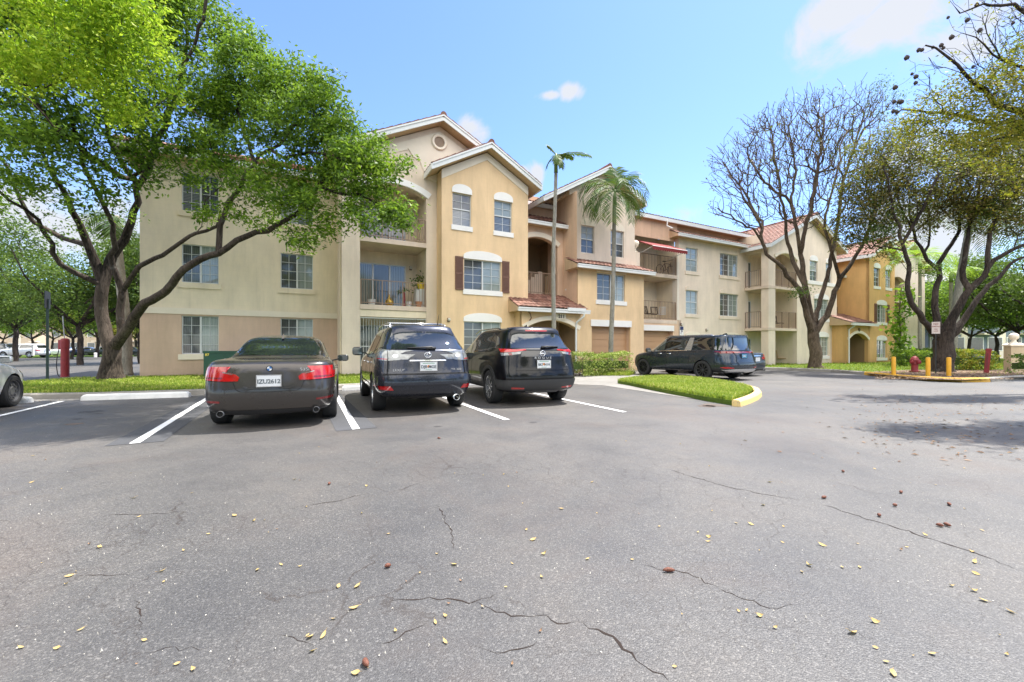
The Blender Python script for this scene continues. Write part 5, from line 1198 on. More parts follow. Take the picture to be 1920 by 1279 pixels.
# far rows on the left
def gp(px, py): return G(px, py)
q = P(45,0,53); k = 53
def far(px, k, rz, **kw):
    loc = Vector(((px-CX)/FP*k, k, .0)); return dict(loc=loc, rz=rz, **kw)
white = paint('white_paint',(.74,.75,.76),.1,.3); navy = paint('navy_paint',(.012,.02,.07),.4,.3); grey = paint('graphite_paint',(.05,.055,.06),.5,.3)
cw = compact('estate_car','white crossover parked side-on beyond the side road at the far left','car',Vector(((45-CX)/FP*50,50,.1)),R(188),white,True,2,True,'five',None,M_RIMS)
cs = compact('saloon_car','white saloon parked nose-out between the white crossover and the navy cars','car',Vector(((118-CX)/FP*66,66,0)),R(200),white,False,2,False,'five','cars parked across the side road')
def recolour(c, m):
    for o in c.children:
        if o.name.startswith('body'): o.material_slots[0].link = 'OBJECT'; o.material_slots[0].material = m
for px,k,rz,m,lab in ((158,66,R(205),navy,'navy saloon behind the red hose post, nearer the white saloon'),(188,66,R(205),grey,'graphite saloon just left of the leaning trunk'),(243,62,R(190),grey,'dark grey saloon seen between the trunk and the building corner'),(143,80,R(200),navy,'dark saloon in the farthest row behind the white saloon'),(215,75,R(200),white,'pale saloon half hidden behind the big trunk')):
    c = copy_tree(cs.root); c.location = ((px-CX)/FP*k,k,0); c.rotation_euler = (0,0,rz); c['label'] = lab; recolour(c, m)
c = copy_tree(cw.root); c.location = ((-12-CX)/FP*50,50,.1); c['label'] = 'dark crossover at the very left edge ahead of the white one'; recolour(c, grey)
# ================================================================ TREES AND PLANTS
M_BARK = barkmat('tree_bark', (.020,.015,.012), (.115,.09,.072))
M_BARKD = barkmat('dark_bark', (.018,.015,.013), (.085,.066,.055))
M_TWIG = mat('twig_bark', (.085,.062,.050), .9)
M_LEAF_B = leafmat('fresh_leaves', [(.022,.055,.008), (.060,.13,.012), (.14,.26,.018), (.30,.44,.035)], .40)
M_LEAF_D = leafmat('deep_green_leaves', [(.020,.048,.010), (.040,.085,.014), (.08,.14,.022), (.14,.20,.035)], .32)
M_LEAF_Y = leafmat('yellowing_leaves', [(.07,.095,.012), (.17,.18,.014), (.34,.31,.02), (.44,.33,.03)], .36)
M_LEAF_O = leafmat('bronze_leaves', [(.045,.036,.018), (.10,.075,.025), (.17,.12,.032), (.14,.16,.03)], .3)
M_HEDGE = leafmat('hedge_leaves', [(.07,.12,.018), (.16,.24,.035), (.34,.40,.09), (.60,.60,.28)], .35)
class Tree:
    """limbs are laid out first; twigs then grow from the nearest wood towards points of the crown"""
    def __init__(s, seed): s.rng = np.random.default_rng(seed); s.p = []; s.par = []; s.r0 = []; s.tips = []
    def limb(s, pts, r0, r1, start=None, seg=.35, wob=.03):
        pts = [Vector(p) for p in pts]; L = [0]
        for a,b in zip(pts,pts[1:]): L.append(L[-1]+(b-a).length)
        n = max(2,int(L[-1]/seg)); prev = start if start is not None else -1; first = 0 if start is None else 1; ids = []
        for i in range(first, n+1):
            d = L[-1]*i/n; k = max(j for j in range(len(L)) if L[j] <= d+1e-9); k = min(k,len(pts)-2); t = (d-L[k])/max(1e-6,L[k+1]-L[k])
            # catmull-rom
            p0,p1,p2,p3 = pts[max(k-1,0)],pts[k],pts[k+1],pts[min(k+2,len(pts)-1)]
            q = .5*((2*p1)+(p2-p0)*t+(2*p0-5*p1+4*p2-p3)*t*t+(3*p1-p0-3*p2+p3)*t**3)
            q = q+Vector(s.rng.normal(0,wob,3))*(1 if 0<i<n else 0)
            s.p.append(q); s.par.append(prev); s.r0.append(r0+(r1-r0)*(i/n)**.8); prev = len(s.p)-1; ids.append(prev)
        return ids
    def near(s, q):
        a = np.array([tuple(p) for p in s.p]); return int(np.argmin(((a-np.array(tuple(q)))**2).sum(1)))
    def grow(s, pts, rt=.006, step=.45, up=.25, wob=.10, hub=None):
        """pts: crown points (n,3)"""
        cap = len(s.p)+len(pts)*14+10; arr = np.zeros((cap,3)); arr[:len(s.p)] = [tuple(p) for p in s.p]; n = len(s.p)
        sk = arr[:n].copy(); d = np.array([((sk-q)**2).sum(1).min() for q in pts]); 
        hub = np.array(tuple(hub)) if hub is not None else sk[0]+np.array([0,0,2.5])
        for i in np.argsort(d):
            q = pts[i]; w = arr[:n]; dd = ((w-q)**2).sum(1)
            # prefer wood lying below and towards the trunk
            o = w-hub; o /= np.linalg.norm(o,axis=1,keepdims=True)+1e-6; dq = (q-w)/np.sqrt(dd+1e-9)[:,None]
            j = int(np.argmin(dd*(1.45-(o*dq).sum(1))**2)); a = arr[j]; L = np.linalg.norm(q-a)
            if L < .12: continue
            m = max(1,int(L/step)); prev = j; dirp = (arr[j]-arr[s.par[j]]) if s.par[j] >= 0 else np.array([0,0,1.]); dn = dirp/(np.linalg.norm(dirp)+1e-6)
            c1 = a+dn*L*.35+np.array([0,0,-up*L*.3])
            for k in range(1,m+1):
                t = k/m; b = (1-t)**2*a+2*t*(1-t)*c1+t*t*q
                if k < m: b = b+s.rng.normal(0,wob*min(1,step),3)
                arr[n] = b; s.p.append(Vector(b)); s.par.append(prev); s.r0.append(0.0); prev = n; n += 1
            s.tips.append(prev)
    def finish(s, rt=.006, power=2.3, maxtwig=.12):
        n = len(s.p); acc = [0.0]*n; kids = [[] for _ in range(n)]
        for i in range(n-1,-1,-1):
            if not kids[i]: acc[i] = rt**power
            pr = s.par[i]
            if pr >= 0: kids[pr].append(i); acc[pr] += acc[i]
        r = [max(s.r0[i], min(acc[i]**(1/power), maxtwig)) for i in range(n)]
        s.r, s.kids = r, kids
    def wood(s, thick=8, rmin=0.0):
        mb = MB(); done = set(); order = [i for i in range(len(s.p)) if s.par[i] < 0]
        stack = [(i, None) for i in order]
        while stack:
            i, frm = stack.pop(); chain = [i]
            while True:
                ks = s.kids[chain[-1]]
                if not ks: break
                ks = sorted(ks, key=lambda k: -s.r[k])
                for k in ks[1:]:
                    if s.r[k] >= rmin: stack.append((k, chain[-1]))
                if s.r[ks[0]] < rmin: break
                chain.append(ks[0])
            pts = [s.p[j] for j in chain]; rs = [s.r[j] for j in chain]
            if frm is not None: pts = [s.p[frm]]+pts; rs = [min(s.r[frm],rs[0]*1.15)]+rs
            if len(pts) < 2: continue
            R0 = max(rs); mb.tube(pts, rs, 10 if R0 > .12 else (6 if R0 > .04 else (4 if R0 > .015 else 3)), caps=False)
        return mb
def leaves(centers, n_each, spread, size, rng, droop=.3, ratio=.42, squash=.7):
    """small folded leaf blades scattered round each centre; returns MB (numpy built)"""
    centers = np.asarray(centers); N = len(centers)*n_each
    c = np.repeat(centers, n_each, 0)+rng.normal(0,1,(N,3))*np.array([spread,spread,spread*squash])
    th = rng.uniform(0,2*np.pi,N); el = rng.normal(-droop,.5,N)
    d = np.stack([np.cos(th)*np.cos(el),np.sin(th)*np.cos(el),np.sin(el)],1)
    sd = np.cross(d, rng.normal(0,1,(N,3))); sd /= np.linalg.norm(sd,axis=1,keepdims=True)+1e-9
    L = (size*rng.uniform(.6,1.35,N))[:,None]; W = L*ratio*.5; nr = np.cross(d,sd)*L*.12
    v = np.empty((N,4,3)); v[:,0] = c; v[:,1] = c+d*L*.45+sd*W-nr; v[:,2] = c+d*L; v[:,3] = c+d*L*.45-sd*W-nr
    return v.reshape(-1,3), N
def leafobj(name, arrs, m, parent):
    vs = np.concatenate([a for a,_ in arrs]); N = sum(n for _,n in arrs)
    me = bpy.data.meshes.new(name); me.vertices.add(len(vs)); me.vertices.foreach_set('co', vs.astype(np.float32).ravel())
    me.loops.add(N*4); me.loops.foreach_set('vertex_index', np.arange(N*4,dtype=np.int32)); me.polygons.add(N)
    me.polygons.foreach_set('loop_start', np.arange(0,N*4,4,dtype=np.int32)); me.update(calc_edges=True); me.materials.append(m)
    return link(name, me, parent)
def inball(rng, n, c, r):
    q = rng.normal(0,1,(n,3)); q /= np.linalg.norm(q,axis=1,keepdims=True); q *= rng.uniform(.15,1,(n,1))**.45
    return np.array(tuple(c))+q*np.array(r)
def blobs(rng, specs, dens):
    """specs: (px,py,k,rpx[,flat]) photo ellipses at a depth -> crown points, dens per cubic metre"""
    out = []
    for sp in specs:
        px,py,k,rp = sp[:4]; fl = sp[4] if len(sp) > 4 else .8; dm = sp[5] if len(sp) > 5 else 1; rr = rp*k/FP
        n = max(3,int(dens*dm*4.19*rr*rr*.9*rr*fl)); out.append(inball(rng,n,P(px,py,k),(rr,rr*.9,rr*fl)))
    return np.concatenate(out)
def clump(rng, pts, frac=.35):
    return pts[rng.random(len(pts)) > frac]
# ---------------------------------------------------------------- the big leafy tree on the left
def big_left_tree():
    root = thing('broadleaf_tree','big bright-green tree with a long limb sweeping across the left end of the building','tree',P(209,714,14.3)*Vector((1,1,0)) if 0 else Vector((P(209,714,14.3).x,14.3,.12)))
    T = Tree(11); K = 14.3
    tr = T.limb([P(209,722,K),P(209,700,K),P(208,680,K),P(211,655,K)],.285,.25); T.r0[0] = .46; T.r0[1] = .34
    L1 = T.limb([P(203,648,K),P(196,620,K),P(190,590,K),P(193,560,K),P(197,535,K),P(190,518,K)],.20,.165,tr[-1])
    L2 = T.limb([P(182,497,K-.1),P(165,466,K-.3),P(155,432,K-.5),P(136,390,K-.8),P(112,350,K-1.2),P(85,300,K-1.6),P(60,240,K-2)],.145,.028,L1[-1])
    T.limb([P(128,452,K+.3),P(98,438,K+.4),P(62,415,K+.2),P(38,372,K),P(15,320,K-.3),P(-20,270,K-.6)],.10,.03,T.near(P(160,462,K-.3)))
    T.limb([P(170,516,K-.4),P(130,508,K-.7),P(105,483,K-1),P(90,448,K-1.3),P(60,400,K-1.8),P(20,380,K-2.2),P(-30,330,K-2.6)],.09,.03,T.near(P(195,530,K)))
    L5 = T.limb([P(206,500,K+.1),P(212,475,K+.2),P(233,448,K+.3),P(246,420,K+.3),P(258,375,K+.1),P(250,340,K),P(225,300,K-.3),P(200,240,K-.8),P(190,170,K-1.2),P(170,90,K-1.4)],.16,.028,L1[-2])
    T.limb([P(240,340,K-.6),P(180,300,K-1.6),P(120,250,K-2.8),P(60,180,K-3.6)],.10,.04,T.near(P(250,345,K)))
    T.limb([P(275,330,K),P(300,260,K-.4),P(330,180,K-.6),P(345,100,K-.6),P(350,30,K-.5)],.11,.04,T.near(P(254,360,K)))
    M1 = T.limb([P(222,640,K-.1),P(226,615,K-.2),P(226,575,K-.2),P(230,545,K-.3)],.12,.105,tr[-1])
    T.limb([P(243,520,K-.4),P(262,498,K-.7),P(295,483,K-.9),P(332,462,K-1.1),P(362,436,K-1.2),P(400,430,K-1.3),P(413,405,K-1.3)],.085,.045,M1[-1])
    T.limb([P(218,520,K-.3),P(208,480,K-.5),P(212,430,K-.9),P(180,360,K-1.5),P(150,280,K-2.4),P(120,180,K-3.2)],.09,.04,M1[-1])
    B = T.limb([P(236,620,K-.2),P(252,596,K-.4),P(268,572,K-.6),P(304,551,K-.9),P(328,527,K-1.1),P(350,502,K-1.3),P(385,480,K-1.5),P(418,471,K-1.6),P(450,450,K-1.7),P(473,437,K-1.7),P(500,431,K-1.8),P(531,418,K-1.8),P(560,402,K-1.9),P(580,378,K-1.9),P(600,345,K-2),P(625,315,K-2.1)],.165,.045,tr[-1])
    S = T.limb([P(412,445,K-1.6),P(414,420,K-1.6),P(428,378,K-1.6),P(452,345,K-1.7),P(480,303,K-1.8),P(500,285,K-1.8),P(530,270,K-1.9),P(550,235,K-1.9)],.095,.04,T.near(P(418,471,K-1.6)))
    T.limb([P(472,280,K-1.5),P(458,240,K-1.3),P(445,200,K-1.2),P(460,140,K-1.1)],.055,.03,T.near(P(480,303,K-1.8)))
    T.limb([P(520,300,K-2.2),P(580,285,K-2.4),P(640,300,K-2.6)],.05,.03,T.near(P(500,285,K-1.8)))
    T.limb([P(620,370,K-2.2),P(670,365,K-2.3),P(720,385,K-2.4)],.05,.03,T.near(P(595,355,K-2)))
    k = K-1.8
    right = [(470,130,k+.5,62),(520,160,k,60),(575,165,k,55),(420,190,k+.6,60),(610,215,k-.3,55),(560,235,k-.6,60),(500,230,k,55),(650,250,k-.4,50),(690,285,k-.4,48),(640,310,k-.8,55),(590,320,k-.2,50),(700,340,k-.3,48),(735,385,k-.5,40),(700,400,k-.8,42),(655,375,k-.4,42),(600,385,k-.8,42),(520,330,k-.8,48),(470,345,k,40),(540,385,k-.4,38),(575,430,k-.6,30),(560,460,k-.7,24),(500,400,k-.2,34),(620,430,k-.5,26),(440,390,k,24,.8,.5),(405,325,k+.2,38,.8,.7),(365,275,k+.5,45,.8,.8),(390,240,k+.5,50),(420,280,k,45),(745,300,k-.4,26),(475,85,k+.6,32),(352,330,k+.6,18,.8,.5),(745,420,k-.6,26),(385,400,k+.2,14,.8,.5),(430,180,k+.7,40)]
    upleft = [(380,60,k+1,70),(345,130,k+.8,60),(400,20,k+1,45),(300,30,k+.8,80),(330,-40,k+1,80),(240,-30,k,110),(180,60,k-.8,90),(260,130,k-.5,85),(100,0,k-1,120),(40,90,k-1.5,110),(130,150,k-1.5,95),(-30,10,k-1,120),(-60,170,k-1,110),(40,230,k-1,85),(130,260,k-1.2,75),(210,230,k-.8,75),(280,240,k,65),(310,300,k+.3,42),(230,320,k-.3,60),(150,340,k-1,60),(70,330,k-1.4,60),(-10,320,k-1,70),(-60,380,k,60),(290,180,k,50)]
    low = [(270,330,k+1,30,.7,.7),(200,400,k+1,42,.7,.5),(120,400,k+.5,40,.7,.45),(40,400,k,34,.7,.4),(245,400,k+1.2,14,.7,.4),(90,440,k,20,.7,.4),(10,440,k,26,.7,.4),(322,315,k+.8,16,.7,.5)]
    over = [((-3.6,9.3,11.2),1.0),((-2.3,9.0,10.9),.95),((-2.9,8.0,10.0),.85),((-4.3,10.4,12.2),1.1),((-5.2,11.3,12.9),1.1),((-3.6,11.2,12.9),1.0),((-2.4,10.4,12.1),.95),((-1.5,8.7,10.7),.7),((-2.8,12.0,13.5),.9),((-4.4,8.8,10.6),.9)]
    front = [(150,120,k-4.0,75,.8),(230,170,k-3.6,60,.8),(60,60,k-4.5,90,.8),(280,110,k-3.4,50,.8),(200,60,k-4.0,80,.8),(310,180,k-3.0,36,.8),(-30,120,k-4.5,90,.8),(250,230,k-3,38,.8),(110,-40,k-4.5,110,.8),(270,20,k-3.6,60,.8)]
    rng = T.rng
    p1 = blobs(rng,right,11); p2 = blobs(rng,upleft,3.8); p3 = blobs(rng,low,13.0); p4 = blobs(rng,front,8)
    p5 = np.concatenate([inball(rng,95,c,(r,r,r*.55)) for c,r in over])
    T.limb([P(250,340,K-.5),(-9.6,12.7,11.3),(-8.9,11.9,12.9),(-6.4,11.2,13.6),(-3.4,9.8,12.4)],.06,.03,T.near(P(250,345,K)))
    T.grow(np.concatenate([p1,p2,p3,p4,p5]),step=.4,wob=.08,hub=P(215,560,14.3)); T.finish(.0042,2.35,.07)
    wm = obj('trunk', T.wood(), M_BARK, root, smooth=True)
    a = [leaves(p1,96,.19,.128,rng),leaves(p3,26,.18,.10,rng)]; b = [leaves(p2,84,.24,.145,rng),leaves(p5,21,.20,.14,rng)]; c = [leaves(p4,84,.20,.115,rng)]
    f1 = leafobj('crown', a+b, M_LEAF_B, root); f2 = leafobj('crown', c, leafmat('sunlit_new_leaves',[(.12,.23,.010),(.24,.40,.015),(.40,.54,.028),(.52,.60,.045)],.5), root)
    for o in (wm,f1,f2): o.matrix_parent_inverse = root.matrix_world.inverted() if 0 else Matrix.Translation(-root.location)
    print('left tree leaves', sum(x[1] for x in a+b+c), 'pts', len(p1),len(p2),len(p3),len(p4))
big_left_tree()
# ---------------------------------------------------------------- nearly bare trees on the right
def anchor(root, obs):
    for o in obs: o.matrix_parent_inverse = Matrix.Translation(-root.location)
def bare_tree():
    K = 23.3; base = P(1530,690,K); root = thing('bare_tree','tall nearly leafless grey tree with a forked trunk before the cream gable','tree',Vector((base.x,K,.1)))
    T = Tree(23)
    tr = T.limb([P(1530,694,K),P(1530,675,K),P(1528,650,K),P(1525,630,K)],.33,.28); T.r0[0] = .52
    a = T.limb([P(1515,600,K-.2),P(1510,575,K-.3),P(1500,545,K-.4),P(1480,520,K-.6),P(1462,498,K-.8),P(1440,478,K-1),P(1430,455,K-1.2),P(1424,420,K-1.4),P(1400,380,K-1.5),P(1375,340,K-1.5)],.17,.028,tr[-1])
    b = T.limb([P(1522,600,K+.1),P(1513,560,K+.2),P(1508,520,K+.2),P(1502,470,K+.2),P(1512,420,K+.2),P(1525,360,K),P(1535,300,K-.2),P(1545,230,K-.2)],.18,.028,tr[-1])
    c = T.limb([P(1538,612,K),P(1552,590,K),P(1562,560,K-.1),P(1575,525,K-.2),P(1600,488,K-.3),P(1625,440,K-.4),P(1640,390,K-.5),P(1650,330,K-.5)],.17,.028,tr[-1])
    d = T.limb([P(1530,590,K+.3),P(1545,540,K+.6),P(1560,480,K+.8),P(1570,420,K+.8),P(1580,350,K+.8),P(1600,280,K+.8),P(1620,215,K+.8)],.13,.04,tr[-1])
    T.limb([P(1490,500,K+.5),P(1478,450,K+.6),P(1470,400,K+.6),P(1460,340,K+.5),P(1450,280,K+.4)],.12,.028,T.near(P(1505,530,K)))
    T.limb([P(1420,430,K-1.5),P(1400,425,K-1.8),P(1370,405,K-2),P(1345,390,K-2)],.06,.03,T.near(P(1430,455,K-1.2)))
    T.limb([P(1495,440,K-.3),P(1485,380,K-.4),P(1490,310,K-.5),P(1480,250,K-.5)],.10,.04,T.near(P(1504,470,K)))
    T.limb([P(1560,470,K-.6),P(1545,420,K-1),P(1560,360,K-1.2),P(1575,290,K-1.3)],.09,.04,T.near(P(1575,525,K)))
    rng = T.rng
    cr = [(1375,330,K-1,50),(1350,300,K-1,32),(1355,385,K-1.5,35),(1400,290,K-.5,50),(1430,340,K-1,55),(1450,260,K,60),(1490,215,K,50),(1540,195,K,45),(1500,300,K,60),(1540,260,K,60),(1590,230,K,55),(1620,190,K+.5,40),(1650,210,K+.5,35),(1600,310,K,60),(1560,340,K,55),(1480,380,K-.5,45),(1410,400,K-1,40),(1640,280,K,45),(1650,350,K-.5,45),(1600,400,K-.5,40),(1520,400,K,40),(1440,225,K,32),(1395,245,K-.5,30),(1660,420,K-.5,35)]
    hb = P(1525,600,K); co_ = blobs(rng,cr,.35); T.grow(co_,step=.5,wob=.10,up=-.3,hub=hb); pts = blobs(rng,cr,9.0); T.grow(pts,step=.36,wob=.085,up=-.2,hub=hb); extra = pts+rng.normal(0,.22,pts.shape)+np.array([0,0,.12]); T.grow(extra,step=.3,wob=.04,up=-.3,hub=hb); T.finish(.0112,2.7,.10)
    w = obj('trunk', T.wood(), barkmat('brown_bark',(.040,.028,.019),(.17,.125,.09)), root, smooth=True)
    sel = pts[rng.random(len(pts)) < .45]; lf = [leaves(sel,6,.12,.11,rng)]
    br = pts[rng.random(len(pts)) < .30]; l1 = leafobj('crown', lf, M_LEAF_O, root)
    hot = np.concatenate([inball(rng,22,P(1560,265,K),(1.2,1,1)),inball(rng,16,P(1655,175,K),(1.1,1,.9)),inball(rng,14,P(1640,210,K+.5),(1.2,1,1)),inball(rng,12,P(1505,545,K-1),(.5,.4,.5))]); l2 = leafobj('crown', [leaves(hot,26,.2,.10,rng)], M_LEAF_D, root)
    anchor(root,[w,l1,l2])
bare_tree()
def spreading_tree():
    K = 19.8; base = P(1770,702,K); root = thing('spreading_tree','dark many-stemmed tree with bronze leaves behind the sign and the yellow bollards','tree',Vector((base.x,K,.1)))
    T = Tree(37); tr = T.limb([P(1768,706,K),P(1768,690,K),P(1768,665,K),P(1768,640,K)],.42,.38,seg=.3); T.r0[0] = .62
    T.limb([P(1750,632,K-.1),P(1740,612,K-.2),P(1722,588,K-.4),P(1708,565,K-.5),P(1702,540,K-.6),P(1702,505,K-.7),P(1699,480,K-.8),P(1690,450,K-.9),P(1678,400,K-1),P(1668,350,K-1.1),P(1655,310,K-1.2)],.15,.028,tr[-1])
    T.limb([P(1758,615,K+.1),P(1755,590,K+.2),P(1753,562,K+.2),P(1760,520,K+.2),P(1764,490,K+.1),P(1780,465,K),P(1795,435,K),P(1805,380,K-.1),P(1800,320,K-.2)],.16,.028,tr[-1])
    T.limb([P(1775,612,K-.4),P(1795,580,K-.6),P(1815,545,K-.8),P(1842,520,K-1),P(1862,492,K-1.2),P(1898,470,K-1.5),P(1935,450,K-1.8),P(1980,410,K-2)],.20,.028,tr[-1])
    T.limb([P(1785,630,K-.2),P(1805,603,K-.2),P(1826,575,K-.3),P(1848,540,K-.3),P(1872,522,K-.4),P(1893,500,K-.4),P(1925,478,K-.5),P(1975,455,K-.5)],.165,.028,tr[-1])
    e = T.limb([P(1808,535,K-.6),P(1806,500,K-.6),P(1812,450,K-.6),P(1825,400,K-.7),P(1840,340,K-.8)],.13,.028,T.near(P(1813,547,K-.8)))
    T.limb([P(1850,480,K-1.2),P(1855,440,K-1.2),P(1880,390,K-1.2),P(1900,330,K-1.3)],.10,.04,T.near(P(1856,500,K-1.1)))
    T.limb([P(1745,500,K+.2),P(1735,478,K+.3),P(1722,460,K+.3),P(1712,430,K+.3),P(1705,390,K+.3)],.09,.04,T.near(P(1758,510,K)))
    T.limb([P(1740,470,K+.5),P(1745,430,K+.6),P(1738,380,K+.6)],.06,.03,T.near(P(1732,475,K+.3)))
    T.limb([P(1715,420,K-1.2),P(1735,380,K-1.6),P(1760,330,K-2)],.08,.04,T.near(P(1690,450,K-.9)))
    rng = T.rng
    cr = [(1650,340,K,50),(1680,300,K-.5,45),(1640,400,K-.3,45),(1620,440,K,32),(1700,360,K-1,50),(1750,340,K-1,60),(1720,410,K,45),(1770,390,K-.5,45),(1810,350,K-1,60),(1860,350,K-1,60),(1900,380,K-1.5,55),(1850,410,K-1,45),(1930,330,K-1,60),(1800,290,K-.5,50),(1740,280,K-.5,48),(1690,250,K,40),(1900,270,K-1,60),(1850,260,K-.5,50),(1940,430,K-1.5,40),(1590,450,K+.5,26),(1615,340,K+.4,44),(1600,395,K+.4,38),(1630,280,K+.3,40),(1575,430,K+.5,28),(1660,470,K,24),(1665,450,K-.6,26),(1960,240,K,60)]
    hb = P(1768,620,K); T.grow(blobs(rng,cr,.7),step=.5,wob=.07,up=-.1,hub=hb); pts = blobs(rng,cr,19); T.grow(pts,step=.42,wob=.08,up=0,hub=hb); T.finish(.0066,2.6,.09)
    w = obj('trunk', T.wood(), M_BARKD, root, smooth=True)
    r = rng.random(len(pts)); l1 = leafobj('crown', [leaves(pts[r<.72],20,.20,.13,rng)], M_LEAF_O, root); l2 = leafobj('crown', [leaves(pts[(r>=.72)&(r<.90)],15,.18,.12,rng)], M_LEAF_Y, root)
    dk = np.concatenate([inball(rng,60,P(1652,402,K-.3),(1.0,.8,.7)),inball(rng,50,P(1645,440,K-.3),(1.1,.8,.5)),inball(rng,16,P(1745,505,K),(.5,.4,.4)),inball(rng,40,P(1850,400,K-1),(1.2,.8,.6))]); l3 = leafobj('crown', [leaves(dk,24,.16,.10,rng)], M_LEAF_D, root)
    anchor(root,[w,l1,l2,l3])
spreading_tree()
def near_yellow_tree():
    K = 12.5; base = P(2130,0,K); root = thing('yellowing_tree','yellow-green tree with dark seed pods reaching in at the upper right corner','tree',Vector((base.x,K,0)))
    T = Tree(51); bx = 2130
    tr = T.limb([Vector((base.x,K,-.1)),P(bx,600,K),P(bx-5,450,K)],.38,.30)
    T.limb([P(2060,350,K-.3),P(1980,250,K-.6),P(1910,206,K-.8),P(1858,186,K-1),P(1810,140,K-1.1),P(1770,100,K-1.2),P(1735,85,K-1.2)],.17,.018,tr[-1])
    T.limb([P(2070,360,K),P(2000,280,K),P(1920,235,K),P(1860,232,K-.2),P(1800,215,K-.3),P(1740,210,K-.4),P(1690,206,K-.5)],.13,.018,tr[-1])
    T.limb([P(2090,300,K),P(2040,150,K),P(1980,60,K-.2),P(1920,20,K-.3),P(1860,10,K-.5),P(1800,25,K-.6)],.15,.018,tr[-1])
    T.limb([P(2050,220,K),P(1985,150,K-.5),P(1920,125,K-.8),P(1870,105,K-1),P(1830,70,K-1.1)],.10,.015,tr[-1])
    T.limb([P(2080,200,K+.5),P(2000,60,K+.5),P(1930,-30,K+.5)],.12,.03,tr[-1])
    rng = T.rng
    yl = [(1880,160,K-1,38),(1840,175,K-1.2,34),(1900,200,K-.8,40),(1850,215,K-1,36),(1800,200,K-.6,36),(1760,225,K-.5,34),(1720,235,K-.4,30),(1820,250,K-.8,36),(1880,260,K-.8,38),(1770,270,K-.4,28),(1930,230,K-.8,45),(1700,265,K-.2,22),(1860,300,K-.6,30),(1900,120,K-.9,34),(1860,140,K-1,30),(1925,80,K-.7,34),(1810,160,K-.9,26),(1745,195,K-.6,26),(1705,225,K-.4,24),(1910,310,K-.6,34),(1935,140,K-1,38),(1790,150,K-1,20),(1760,180,K-1,20),(1905,350,K-.5,22)]
    tw = [(1900,20,K-.5,45),(1860,60,K-.8,45),(1920,90,K-.6,40),(1830,30,K-.8,35),(1780,110,K-1,30),(1740,120,K-1,32),(1720,180,K-.6,30),(1820,110,K-1,34),(1870,120,K-1,30),(1700,215,K-.5,26),(1740,160,K-.9,30),(1930,-10,K,50),(1790,60,K-.9,18)]
    p1 = blobs(rng,yl,90); p2 = blobs(rng,tw+[(1870,-20,K-.6,45),(1905,60,K-.7,45),(1845,90,K-1,34),(1890,150,K-.9,36),(1800,0,K-.8,26),(1930,180,K-.6,40)],46); ov = np.concatenate([inball(rng,110,c,(1.0,.9,.6)) for c in ((10.6,7.4,8.6),(11.6,8.0,9.0),(9.8,7.9,9.2))]); T.limb([P(2100,250,K),(13.5,9.5,8.6),(11.5,8.0,8.8),(10.2,7.6,8.8)],.12,.03,tr[-1]); p2 = np.concatenate([p2,ov])
    hb = P(2050,330,K); T.grow(blobs(rng,yl+tw,3),step=.3,wob=.05,up=0,hub=hb); T.grow(np.concatenate([p1,p2]),step=.28,wob=.06,up=0,hub=hb); T.finish(.0052,2.5,.05)
    w = obj('trunk', T.wood(), M_BARKD, root, smooth=True)
    l = leafobj('crown', [leaves(p1,13,.12,.09,rng),leaves(p2[rng.random(len(p2))<.3],3,.12,.08,rng),leaves(ov,26,.16,.11,rng)], M_LEAF_Y, root)
    anchor(root,[w,l])
    M_POD = mat('dark_seed_pod',(.05,.035,.03),.8,bump=.5,bscale=60); bm = bmesh.new(); bmesh.ops.create_icosphere(bm, subdivisions=2, radius=.055)
    for v in bm.verts: v.co *= 1+.15*math.sin(v.co.x*90)*math.cos(v.co.z*70)
    me = bpy.data.meshes.new('seed_pod'); bm.to_mesh(me); bm.free(); me.materials.append(M_POD)
    pods = [(1774,25),(1816,33),(1829,9),(1900,42),(1784,70),(1766,83),(1771,90),(1695,105),(1719,97),(1727,92),(1709,138),(1719,145),(1714,155),(1822,124),(1667,172),(1672,186),(1683,186),(1690,186),(1674,206),(1683,208),(1745,88),(1840,56)]
    for i,(px,py) in enumerate(pods):
        q = P(px,py,K-1.0); j = T.near(q); q = q.lerp(T.p[j],.25)
        m = MB(); m.tube([q,(q+T.p[j])/2+Vector((0,0,-.03)),T.p[j]],.004,3,False); o = obj('pod_stem',m,M_TWIG,root); anchor(root,[o])
        o = link('seed_pod', me, root); o.location = q-root.location; s = .7+.5*((i*37)%10)/10; o.scale = (s,s,s*1.1)
near_yellow_tree()
